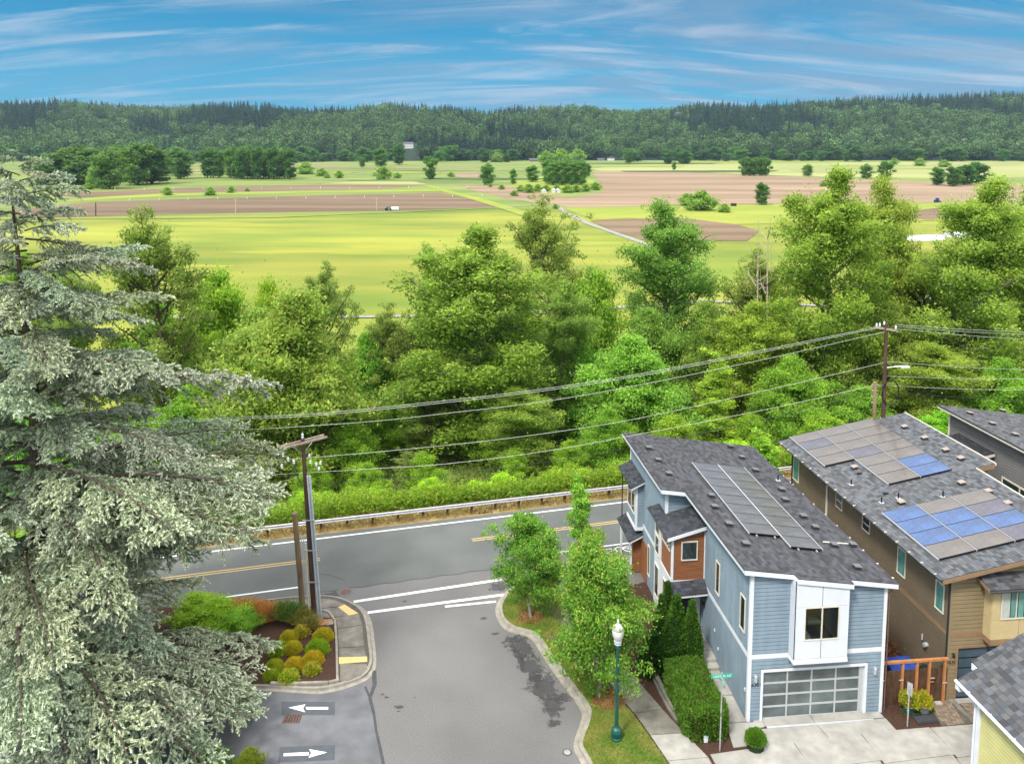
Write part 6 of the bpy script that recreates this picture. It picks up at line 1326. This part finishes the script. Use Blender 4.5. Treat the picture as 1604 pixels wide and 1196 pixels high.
# left bed shrubs
BB = shell(36, 12000, ball_f(.62, .72), .065, (.34, .36, .015), (.85, .70, .05)); BC = shell(37, 5000, ball_f(.45, .7, .15), .13, (.20, .36, .02), (.62, .66, .06), tipc=(.8, .55, .15))
def ovl(name, lb, x, y, mesh_, s, col, sq=1.0, z=.16):
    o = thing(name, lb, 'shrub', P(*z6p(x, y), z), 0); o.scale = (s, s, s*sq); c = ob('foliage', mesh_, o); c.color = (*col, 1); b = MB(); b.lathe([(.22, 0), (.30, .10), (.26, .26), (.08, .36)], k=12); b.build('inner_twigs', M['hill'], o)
ovl('ball_shrub', 'green clipped mound, largest in the corner bed', 630, 480, BB, 1.05, (.55, .95, .8)); ovl('ball_shrub', 'golden clipped mound at the back beside the bed kerb', 665, 400, BB, .95, (1, 1, 1))
ovl('ball_shrub', 'golden clipped mound left of the largest green one', 475, 475, BB, .82, (1, 1, 1)); ovl('ball_shrub', 'golden clipped mound in front of the largest green one', 603, 545, BB, .92, (1.1, .98, 1))
ovl('ball_shrub', 'golden clipped mound between the two lime shrubs', 485, 580, BB, .85, (1.1, .98, 1)); ovl('ball_shrub', 'golden mound half under the cedar, front row', 360, 590, BB, .8, (.8, 1, 1)); ovl('ball_shrub', 'golden mound under the cedar, back row', 450, 405, BB, .8, (1, 1, 1)); ovl('ball_shrub', 'dull green mound at the left of the front row', 340, 640, BB, .7, (.7, 1, 1))
ovl('lime_shrub', 'lime shrub with yellow leaves nearest the bed corner', 595, 605, BC, .95, (1.1, 1, 1)); ovl('lime_shrub', 'lime yellow shrub at the front left of the bed', 450, 655, BC, 1.05, (1, 1.05, .8)); ovl('lime_shrub', 'lime shrub tucked behind the golden mounds under cedar tips', 380, 485, BC, 1.1, (.9, 1.1, .8))
ovl('lime_shrub', 'sparse yellow and white speckled shrub behind the mounds', 530, 370, BC, 1.0, (1.2, .95, 1.1)); ovl('lime_shrub', 'lime foliage shrub in the blue glazed pot', 0, 0, BC, .95, (1.1, 1.0, .9))
for o_ in [x for x in C.objects if x.get('label') == 'lime foliage shrub in the blue glazed pot']: o_.location = Wl(8.4, -.12, .58); o_.scale = (.95, .95, 1.3)
ovl('lime_shrub', 'yellow flowering plant in the wide grey pot', 0, 0, BC, .85, (1.2, 1.0, .8))
for o_ in [x for x in C.objects if x.get('label') == 'yellow flowering plant in the wide grey pot']: o_.location = Wl(9.08, -.2, .55); o_.scale = (.85, .85, 1.25)
def tuft(name, lb, x, y, r, h, c0, c1, n, seed):
    rg = np.random.default_rng(seed); a = rg.uniform(0, 6.28, n); rr = rg.uniform(0, 1, n)*r; t = rg.uniform(.1, 1, n)
    pos = np.stack([rr*np.cos(a)*(.3+t), rr*np.sin(a)*(.3+t), h*t*(1-.35*(rr/r)**2)], 1); ax = np.stack([np.cos(a)*rr/r*.9, np.sin(a)*rr/r*.9, np.full(n, .8)], 1)
    v, q = leaves(pos, .28, rg, up=0, wid=.12, axis=ax, axw=.75); k = rg.uniform(0, 1, (n, 1)); o = thing(name, lb, 'ornamental grass', P(*z6p(x, y), .16)); ob('blades', npmesh('blades', v, q, np.repeat(np.array(c0)*(1-k)+np.array(c1)*k, 4, 0), M['blade']), o)
for i, (x, y, r, h, k, lb) in enumerate(((110, 270, 1.0, .9, 0, 'orange ornamental grass at the left of the back row'), (180, 265, 1.0, .95, 0, 'orange ornamental grass, second of the back row'), (250, 275, 1.0, .9, 0, 'orange ornamental grass in the middle of the back row'), (320, 280, .95, .85, 0, 'orange ornamental grass nearest the green tufts'), (400, 270, .9, .8, 1, 'green grass tuft right of the orange grasses'), (460, 275, .9, .8, 1, 'green grass tuft before the pole stub'), (520, 290, .8, .6, 2, 'yellow green grass tuft beside the pole conduits'), (570, 330, .7, .5, 2, 'thin straw coloured tuft beside the gravel circle'))):
    cc = (((.45, .18, .04), (.80, .42, .12)), ((.06, .15, .02), (.20, .32, .05)), ((.16, .18, .03), (.46, .40, .08)))[k]; tuft('ornamental_grass', lb, x, y, r, h, *cc, 2600, 60+i)
for i, (x, y, s, col, lb) in enumerate(((-20, 340, 2.6, (1.25, 1.25, .8), 'bright green shrub under the cedar beside the orange grasses'), (80, 380, 2.0, (.9, 1.1, .8), 'green shrub under the cedar left of the golden mounds'), (-120, 300, 2.4, (1.2, 1.2, .7), 'lime green shrub deeper under the cedar'), (180, 330, 1.5, (.8, 1.05, .8), 'small green shrub between grasses and mounds'))):
    o = thing('garden_shrub', lb, 'shrub', P(*z6p(x, y), .16), i); o.scale = (s*.17, s*.17, s*.075); c = ob('foliage', TR['bushy'][1], o); c.color = (*col, 1); ob('trunk', TR['bushy'][0], o)
blob('gravel_patch', P(*z6p(660, 262), 0), .75, .62, 0, M['conc_old'], .165, 3)
px_poly('brick_tile', [z6p(*q) for q in ((620, 300), (735, 288), (738, 318), (640, 335))], .1655, M['chips'])
o = thing('access_cover', 'tilted grey meter box lid in the orange corner of the bed', 'cover', P(*z6p(708, 305), .17), .3); b = MB(); b.box(-.2, .2, -.17, .17, 0, .05); b.build('lid', M['rock'], o)
put_tree('bushy', P(392, 1212, 0), .14, .17, 'low green shrub with reddish tips at the lower left by the arrow', 'shrub', 0, (.75, .62, .5), None, 'garden_shrub')
put_tree('bushy', P(330, 1215, 0), .15, .22, 'green shrub at the bottom edge under the cedar', 'shrub', 2, (.6, .7, .5), None, 'garden_shrub')
blades('weeds', [Wl(8.0, .1), Wl(9.7, .1), Wl(9.7, -.35), Wl(8.0, -.4)], 1500, .13, (.05, .14, .02), (.12, .25, .03), 12, .1)
rg = np.random.default_rng(70); n = 900; pos = rg.normal(size=(n, 3))*np.array([.55, .5, .35])+np.array([0, 0, .9]); v, q = leaves(pos, .17, rg, up=0, wid=.35)
o = thing('red_shrub', 'rust coloured leafy plant behind the fence between the houses', 'shrub', Wl(8.8, 3.4, .1)); ob('foliage', npmesh('foliage', v, q, np.repeat(np.array([(.30, .12, .05)])*rg.uniform(.5, 1.5, (n, 1)), 4, 0), M['blade']), o)
b = MB()
for i in range(10): a = i*.63; b.tube([(0, 0, 0), (.5*math.cos(a), .5*math.sin(a), 1.1)], [.03, .01], 4)
b.build('stems', M['bark'], o)

# ---- blue cedar at the left
def cedar_branch(seed, L_, nsec, ntw, twl, secl, nneed):
    rg = np.random.default_rng(seed); b = MB(); ax = lambda s: np.array([L_*s, .06*L_*math.sin(3*s+seed), L_*(.20*s-.30*s*s)])
    b.tube([Vector(ax(i/8)) for i in range(9)], [.0105*L_*(1-.85*i/8)+.010 for i in range(9)], 6)
    P_, A_, K_ = [], [], []
    def strand(p0, d, ln, k, sag):
        t = rg.uniform(0, 1, k); P0 = p0+d*ln*t[:, None]; P0[:, 2] -= sag*ln*ln*t*t; P_.append(P0+rg.normal(0, .012, (k, 3))); A_.append(rg.normal(size=(k, 3))*.55+d*1.0); K_.append(t*(1 if ln < .6 else .35)+rg.uniform(-.1, .15))
    for i in range(nsec):
        s = .10+.90*(i+rg.uniform(0, 1))/nsec; sd_ = 1 if i % 2 else -1; an_ = rg.uniform(.6, 1.15); d = np.array([math.cos(an_), sd_*math.sin(an_), rg.uniform(-.25, .25)]); l = secl*L_*(math.sin(math.pi*min(1, s*.72+.18)))*rg.uniform(.55, 1.1)
        p0 = ax(s); sag = .30/max(.5, l)*1.2
        k = 4; b.tube([Vector(p0+d*l*t-np.array([0, 0, sag*l*l*t*t])) for t in (0, .35, .7, 1)], [.012, .010, .007, .004], 4)
        strand(p0, d, l, int(nneed*l*2.2), sag)
        for j in range(int(ntw*l)):
            t = rg.uniform(.08, 1); p1 = p0+d*l*t; p1 = p1-np.array([0, 0, sag*l*l*t*t]); a2 = rg.uniform(-1.35, 1.35); dd = np.array([d[0]*math.cos(a2)-d[1]*math.sin(a2), d[0]*math.sin(a2)+d[1]*math.cos(a2), rg.uniform(-1.1, .22)]); dd /= np.linalg.norm(dd)
            strand(p1, dd, twl*rg.uniform(.5, 1.3), nneed, .35)
    for j in range(int(ntw*L_*.25)): s = rg.uniform(.2, 1); dd = rg.normal(size=3); dd[0] = abs(dd[0])+.3; dd /= np.linalg.norm(dd); strand(ax(s), dd, twl, nneed, .3)
    pos = np.concatenate(P_); axn = np.concatenate(A_); v, q = leaves(pos, .125, rg, up=0, wid=.25, axis=axn, axw=.62); kk = np.concatenate(K_)
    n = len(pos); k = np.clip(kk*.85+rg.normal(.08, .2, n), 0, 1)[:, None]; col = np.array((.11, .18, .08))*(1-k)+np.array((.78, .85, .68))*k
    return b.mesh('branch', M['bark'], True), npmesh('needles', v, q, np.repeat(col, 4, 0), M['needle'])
CB = {'S': [cedar_branch(101, 2.6, 22, 12, .30, .30, 25), cedar_branch(102, 3.2, 24, 12, .30, .28, 25)],
      'M': [cedar_branch(103, 6, 40, 13, .32, .27, 25), cedar_branch(104, 6.4, 40, 13, .32, .26, 25)],
      'L': [cedar_branch(105, 9.5, 52, 12, .34, .24, 25), cedar_branch(106, 10, 54, 11, .34, .23, 25)]}
LN = {'S': (2.6, 3.2), 'M': (6, 6.4), 'L': (9.5, 10)}
CX, CY = -23.2, 38.6
ce = thing('blue_cedar', 'huge silvery blue cedar with drooping layered branches filling the left side', 'tree', (CX, CY, 0))
b = MB(); b.tube([(-.6, 0, 0), (-.2, 0, 9), (.0, 0, 16), (-.3, 0, 22), (-.5, 0, 27.2)], [.55, .40, .26, .12, .03], 12); b.build('trunk', M['bark'], ce)
rz_ = [(0.5, 9.6), (4, 11.4), (5.2, 11.2), (6, 9.2), (8.4, 9.2), (9.2, 11.4), (12.4, 11.2), (13.2, 9.4), (14, 8.6), (17, 7.6), (20, 6.2), (23, 5.5), (25, 4.0), (26.5, 2.9), (28.2, 1.4)]
rng2 = random.Random(99)
def put_branch(z, az, R_, pitch=None, kind=None):
    k = kind or ('S' if R_ < 4 else 'M' if R_ < 7.6 else 'L'); i = rng2.randrange(len(CB[k])); s = R_/LN[k][i]
    o = ob('branch', CB[k][i][0], ce); o.location = (0, 0, z); o.rotation_euler = (rng2.uniform(-.6, .6), (-pitch if pitch is not None else (rng2.uniform(-.10, .08) if R_ > 7.6 else rng2.uniform(-.34, .22))), az); o.scale = (s, s, s)
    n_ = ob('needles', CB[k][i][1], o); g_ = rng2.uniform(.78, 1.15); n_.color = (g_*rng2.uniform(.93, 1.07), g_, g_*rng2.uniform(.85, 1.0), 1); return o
zz = 1.2; i = 0
while zz < 28.3:
    R_ = float(np.interp(zz, [a for a, c in rz_], [c for a, c in rz_]))*rng2.uniform(.5, 1.02)
    az = i*2.399+rng2.uniform(-.4, .4)
    aw = (az+math.pi) % (2*math.pi)-math.pi
    if 4.8 < zz < 11.6 and abs(aw+.05) < .9: R_ = min(R_, 7.5)
    put_branch(zz, az, R_); zz += (.22 if zz > 13 else .235); i += 1
# the arms that show against the road, trees and sky side
for z, az, R_, pt in ((15.9, -.05, 11.4, .22), (20.2, -.1, 5.9, .1), (22.4, .1, 5.8, .12), (18.0, -.2, 7.2, .12), (14.9, -.35, 8.8, 0), (12.2, -.15, 11.6, .0), (12.6, .25, 11.2, 0), (10.6, -.05, 11.2, .10), (9.9, .12, 10.4, .06), (10.4, -.12, 11.0, .04), (10.1, .38, 10.6, .05), (11.0, -.3, 11.2, .02), (3.6, -.2, 10.4, .0), (2.8, -.34, 11.2, 0), (1.9, -.15, 10.6, .02), (1.4, -.42, 11.2, .04), (2.6, -.58, 11.4, 0), (4.4, -.6, 10.6, .0), (2.2, -.22, 10.8, .06), (2.0, -.02, 10, .04), (13.2, -.6, 10.5, 0), (11, -.8, 10, -.05), (9.5, -1.1, 10, -.05), (7, -1.2, 11, 0), (5, -.9, 11.5, 0), (3, -1.0, 11, 0)):
    put_branch(z, az, R_, pt)
# second cedar-like top further left, out of the frame mostly

# ---- valley trees and shrubs, one by one
TR['far_round'] = make_tree(41, 18, 6.5, .0, ovoid, 8000, 1.05, 16, 150, (.4, 1.1), ((.022, .055, .016), (.075, .125, .03)), clump_r=.24)
TR['far_tall'] = make_tree(42, 24, 5.2, .0, column, 8000, 1.05, 18, 150, (.6, 1.4), ((.024, .055, .016), (.085, .14, .03)), clump_r=.34)
TR['far_bush'] = make_tree(43, 7, 5.5, .0, dome, 2600, .9, 10, 50, (.2, .6), ((.05, .09, .018), (.15, .22, .04)), clump_r=.3)
DIM.update(far_round=(17, 5.4), far_tall=(23, 4.2), far_bush=(6.5, 5))
def vt(px, yb, yt, wpx, kd, col, label, grp=None, nm='valley_tree', cat='tree', i=0):
    p = V12(px, yb); t = D(px, yt, p.y); hh, rr = DIM[kd]; return put_tree(kd, p, (t.z+12)/hh, wpx/2/FX*p.y/rr, label, cat, i*1.9+px, col, grp, nm)
GL = 'dark rounded tree in the big grove at the left of the valley'
for i, (px, yb, yt, w_, k) in enumerate(((68, 290, 258, 34, 'far_round'), (92, 288, 238, 40, 'far_tall'), (112, 286, 234, 44, 'far_round'), (135, 285, 230, 44, 'far_tall'), (160, 282, 232, 44, 'far_round'), (172, 296, 240, 48, 'far_round'), (122, 292, 252, 36, 'far_round'), (196, 284, 230, 46, 'far_tall'), (216, 290, 228, 52, 'far_round'), (238, 288, 232, 46, 'far_tall'), (252, 276, 236, 40, 'far_round'), (265, 272, 242, 30, 'far_tall'), (150, 294, 262, 30, 'far_bush'))):
    vt(px, yb, yt, w_, k, (.95+.25*(i % 3 == 2), 1.0+.2*(i % 3 == 2), .9), ['leftmost small', 'second', 'third', 'fourth', 'fifth rear', 'front pale middle', 'low front left', 'tall rear middle', 'broad right of the middle', 'second from right', 'right rear', 'rightmost slim', 'low bushy front'][i]+' tree in the big grove at the left of the valley', 'trees of the big grove at the left of the valley', i=i)
vt(283, 280, 234, 30, 'far_tall', (.9, 1, .9), 'single dark tree just right of the big left grove', i=1)
for i, (px, w_) in enumerate(((325, 17), (334, 18), (344, 16))): vt(px, 278.5, 235-(i == 0), w_, 'far_tall', (1, 1.1, .9), ORD[i]+' upright tree from the left in the small three tree clump', 'small clump of upright trees left of the dark row', i=i)
for i in range(12): vt(362+i*8.4, 279+(i % 3), 231+(i*5) % 4, 17, 'far_tall', (.8, .95, .85) if i % 3 else (1.15, 1.2, .9), ORD[i]+' tree from the left in the dense straight row left of centre', 'dense row of tall trees left of centre', i=i)
SG = [(674, 281, 247, 21, 'far_round', (1.25, 1.4, 1), 'round lone tree beside the ploughed field corner'), (764, 290, 258, 21, 'far_round', (1.3, 1.4, 1), 'lone pointed tree in the bright meadow left of the copse'), (804, 289, 265, 9, 'far_tall', (1.4, 1.5, 1), 'slim tree left of the copse'), (834, 285, 260, 17, 'far_tall', (1.4, 1.5, 1), 'second slim tree against the copse'), (919, 276, 257, 12, 'far_round', (.9, 1, .9), 'small dark tree at the right end of the copse'),
 (1193, 321, 287, 18, 'far_tall', (1.0, 1.1, 1), 'lone slim tree in the bright field before the brown soil'), (596, 262, 232, 18, 'far_tall', (1.1, 1.2, .9), 'upright tree below the white mansion, left one'), (567, 262, 246, 9, 'far_tall', (1.2, 1.3, 1), 'tiny slim tree left of the mansion clearing'), (625, 258, 226, 18, 'far_tall', (.7, .9, .9), 'dark upright tree below the white mansion'),
 (1046, 257, 236, 18, 'far_round', (.8, 1, .9), 'round tree at the meadow edge, left of a pair'), (1071, 257, 237, 21, 'far_round', (.9, 1.05, .9), 'round tree at the meadow edge, right of a pair'), (985, 256, 236, 10, 'far_tall', (.9, 1.05, .9), 'slim dark tree right of the gabled farmhouse'), (1265, 276, 258, 13, 'far_tall', (1.3, 1.4, 1.1), 'small tree behind the left flank of the largest cottonwood'), (1357, 280, 258, 17, 'far_round', (1.3, 1.4, 1), 'small pale tree above the right cottonwoods, first'), (1387, 280, 254, 20, 'far_round', (1.2, 1.3, 1), 'small pale tree above the right cottonwoods, second'),
 (1468, 290, 263, 18, 'far_tall', (.9, 1.1, .9), 'slim tree left of the dark clump at the right'), (1492, 292, 262, 20, 'far_tall', (.8, 1, .9), 'dark tree, left of the right side clump'), (1510, 290, 260, 26, 'far_round', (.75, 1, .9), 'dark tree, middle of the right side clump'), (1530, 288, 256, 30, 'far_round', (.85, 1.1, .9), 'dark tree, right of the right side clump'), (1056, 266, 254, 7, 'far_round', (1.3, 1.4, 1), 'tiny tree in the pale meadow')]
for i, q in enumerate(SG): vt(*q[:6], q[6], i=i)
for i in range(5): vt(1166+i*8.2, 275.5, 248+(i % 2), 15, 'far_round', (1.1, 1.25, .95), ORD[i]+' tree from the left in the compact clump in the pale meadow', 'compact clump in the pale meadow', i=i)
for i in range(8): vt(858+i*7.5, 288+(i % 2)*2, 250+(i*3) % 4, 16, 'far_tall', (1.25, 1.35, 1), ORD[i]+' tree from the left in the copse beside the large brown field', 'copse beside the large brown field', i=i)
BL_ = sorted(((815, 300, 16), (828, 302, 22), (842, 300, 18), (856, 300, 16), (872, 301, 18), (888, 302, 20), (903, 301, 18), (918, 300, 18), (932, 298, 20), (786, 297, 12), (768, 293, 8), (601, 281, 32), (623, 279, 14), (512, 279, 12), (531, 279, 18), (505, 276, 20), (478, 273, 30), (362, 302, 16), (387, 300, 8), (330, 306, 20), (262, 306, 20), (140, 297, 16), (706, 277, 12), (855, 256, 30), (880, 256, 36), (905, 253, 30), (780, 254, 24), (1290, 292, 14), (805, 307, 14), (870, 327, 12), (1100, 330, 50), (1135, 333, 22), (1075, 322, 30), (1480, 262, 18), (1440, 260, 20), (1400, 258, 16)))
TW = ['', 'twenty ', 'thirty ']
def nth(i): return ORD[i] if i < 13 else ['fourteenth', 'fifteenth', 'sixteenth', 'seventeenth', 'eighteenth', 'nineteenth', 'twentieth'][i-13] if i < 20 else ('thirtieth' if i == 29 else TW[(i+1)//10-1]+ORD[(i+1) % 10-1])
for i, (px, yb, w_) in enumerate(BL_):
    vt(px, yb, yb-max(5, w_*.55), w_, 'far_bush', (1, 1.05, .8), ('wide ' if w_ > 25 else 'small ' if w_ < 14 else '')+'rounded bush, '+nth(i)+' from the left of the bushes scattered on the valley floor', 'bushes scattered on the valley floor', 'valley_bush', 'bush', i)
vt(1541, 238, 216, 16, 'far_round', (6.5, 4.6, .5), 'bright yellow tree at the right in the wooded hill foot')
r3 = random.Random(5)
for i in range(110):
    px = -20+i*15+r3.uniform(-5, 5)
    if 818 < px < 975 or 615 < px < 665: continue
    yb = 253.5+r3.uniform(-2.5, 1.2)-(px > 900)*1.5; hh_ = r3.uniform(11, 24); c = r3.uniform(.75, 1.3)
    vt(px, yb, yb-hh_, hh_*r3.uniform(.75, 1.3), r3.choice(['far_round', 'far_round', 'far_tall']), (c*.85, c, .95), 'rounded broadleaf tree in the front row at the foot of the wooded hill', 'front row of trees at the hill foot', 'hill_foot_tree', 'tree', i)
# ---- far forest: instanced trees on the hillside (stuff)
def lowtree(seed, conifer):
    rg = np.random.default_rng(seed); n = 420
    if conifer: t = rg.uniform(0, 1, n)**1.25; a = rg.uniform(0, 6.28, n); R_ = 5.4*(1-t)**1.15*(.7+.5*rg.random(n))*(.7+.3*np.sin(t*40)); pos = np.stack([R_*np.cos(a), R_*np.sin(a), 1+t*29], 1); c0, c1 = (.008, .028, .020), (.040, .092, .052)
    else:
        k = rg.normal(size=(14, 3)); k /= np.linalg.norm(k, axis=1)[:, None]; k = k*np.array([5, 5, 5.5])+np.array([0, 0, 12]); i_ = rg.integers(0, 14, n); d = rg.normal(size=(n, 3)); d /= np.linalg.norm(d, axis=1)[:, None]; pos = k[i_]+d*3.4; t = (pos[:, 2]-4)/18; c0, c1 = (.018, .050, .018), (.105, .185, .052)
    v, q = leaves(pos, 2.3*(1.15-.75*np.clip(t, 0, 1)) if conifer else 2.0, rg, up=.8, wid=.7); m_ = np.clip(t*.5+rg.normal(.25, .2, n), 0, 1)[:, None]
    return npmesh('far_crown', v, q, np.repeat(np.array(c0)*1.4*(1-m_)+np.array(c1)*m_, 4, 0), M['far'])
M['far'] = mat('far_foliage', (1, 1, 1), .8, .1, .1, attr=True, trans=.15)
# vary each instance a little
t_ = M['far'].node_tree; oi = t_.nodes.new('ShaderNodeObjectInfo'); mr = t_.nodes.new('ShaderNodeMapRange'); mr.inputs[3].default_value = .55; mr.inputs[4].default_value = 1.7; t_.links.new(oi.outputs['Random'], mr.inputs[0])
bs_ = [n for n in t_.nodes if n.type == 'BSDF_PRINCIPLED'][0]; ln_ = bs_.inputs['Base Color'].links[0].from_socket
vm_ = t_.nodes.new('ShaderNodeVectorMath'); vm_.operation = 'SCALE'; t_.links.new(ln_, vm_.inputs[0]); t_.links.new(mr.outputs[0], vm_.inputs['Scale']); t_.links.new(vm_.outputs[0], bs_.inputs['Base Color'])
rg = np.random.default_rng(77)
def forest(name, src, n, pick, smin, smax):
    gx = rg.uniform(-2300, 2300, n); gy = rg.uniform(1640, 3050, n); pts = []
    for x, y in zip(gx, gy):
        if abs(x) > y*.72+60: continue
        z = hillz(x, y)
        if z < -11.5: continue
        mx_ = math.sin(x*.009+2)+math.sin(x*.004-y*.006)+(z-70)*.012+.7*math.sin(x*.021+y*.013)+rg.normal(0, .45)
        if (mx_ > .1) != pick: continue
        ppx, ppy = XP+FX*x/y, YH+FX*(H-z)/y
        if 627 < ppx < 655 and 225 < ppy < 255: continue
        pts.append((x, y, z-1))
    me = bpy.data.meshes.new(name); me.from_pydata(pts, [], []); o = bpy.data.objects.new(name, me); C.objects.link(o); o['kind'] = 'stuff'
    ng = bpy.data.node_groups.new(name, 'GeometryNodeTree'); ng.interface.new_socket('Geometry', in_out='INPUT', socket_type='NodeSocketGeometry'); ng.interface.new_socket('Geometry', in_out='OUTPUT', socket_type='NodeSocketGeometry')
    gi = ng.nodes.new('NodeGroupInput'); go = ng.nodes.new('NodeGroupOutput'); ip = ng.nodes.new('GeometryNodeInstanceOnPoints'); ob_ = ng.nodes.new('GeometryNodeObjectInfo'); ob_.inputs[0].default_value = src
    m2 = ng.nodes.new('GeometryNodeMeshToPoints'); rs = ng.nodes.new('FunctionNodeRandomValue'); rs.data_type = 'FLOAT'; rs.inputs[2].default_value = smin; rs.inputs[3].default_value = smax
    rr_ = ng.nodes.new('FunctionNodeRandomValue'); rr_.data_type = 'FLOAT_VECTOR'; rr_.inputs[0].default_value = (0, 0, 0); rr_.inputs[1].default_value = (.05, .05, 6.28); rr_.inputs['Seed'].default_value = 3
    l = ng.links.new; l(gi.outputs[0], m2.inputs[0]); l(m2.outputs[0], ip.inputs['Points']); l(ob_.outputs['Geometry'], ip.inputs['Instance']); l(rs.outputs[1], ip.inputs['Scale']); l(rr_.outputs[0], ip.inputs['Rotation']); l(ip.outputs[0], go.inputs[0])
    md = o.modifiers.new('scatter', 'NODES'); md.node_group = ng; return o
protos = []
for i in range(4):
    me = lowtree(300+i, i < 2); s_o = bpy.data.objects.new('forest_tree', me); C.objects.link(s_o); p = (-60+i*40, 3060, hillz(-60+i*40, 3060)-8); s_o.location = p; tag(s_o, 'far forest tree on the back of the wooded hill', 'tree', 'far forest trees'); protos.append(s_o)
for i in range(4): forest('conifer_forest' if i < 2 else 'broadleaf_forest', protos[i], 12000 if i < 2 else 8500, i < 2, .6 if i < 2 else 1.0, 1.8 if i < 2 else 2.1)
# ------------------------------------------------------------------ air
b = MB(); b.box(-3200, 3200, -700, 3500, -20, 330)
hz = b.build('haze', bpy.data.materials.new('haze')); hz['kind'] = 'stuff'; hm = hz.data.materials[0]; hm.use_nodes = True; t_ = hm.node_tree; t_.nodes.clear()
ho = t_.nodes.new('ShaderNodeOutputMaterial'); hv = t_.nodes.new('ShaderNodeVolumePrincipled'); hv.inputs['Color'].default_value = (.55, .78, .98, 1); hv.inputs['Density'].default_value = HAZE = .00004
t_.links.new(hv.outputs[0], ho.inputs['Volume'])
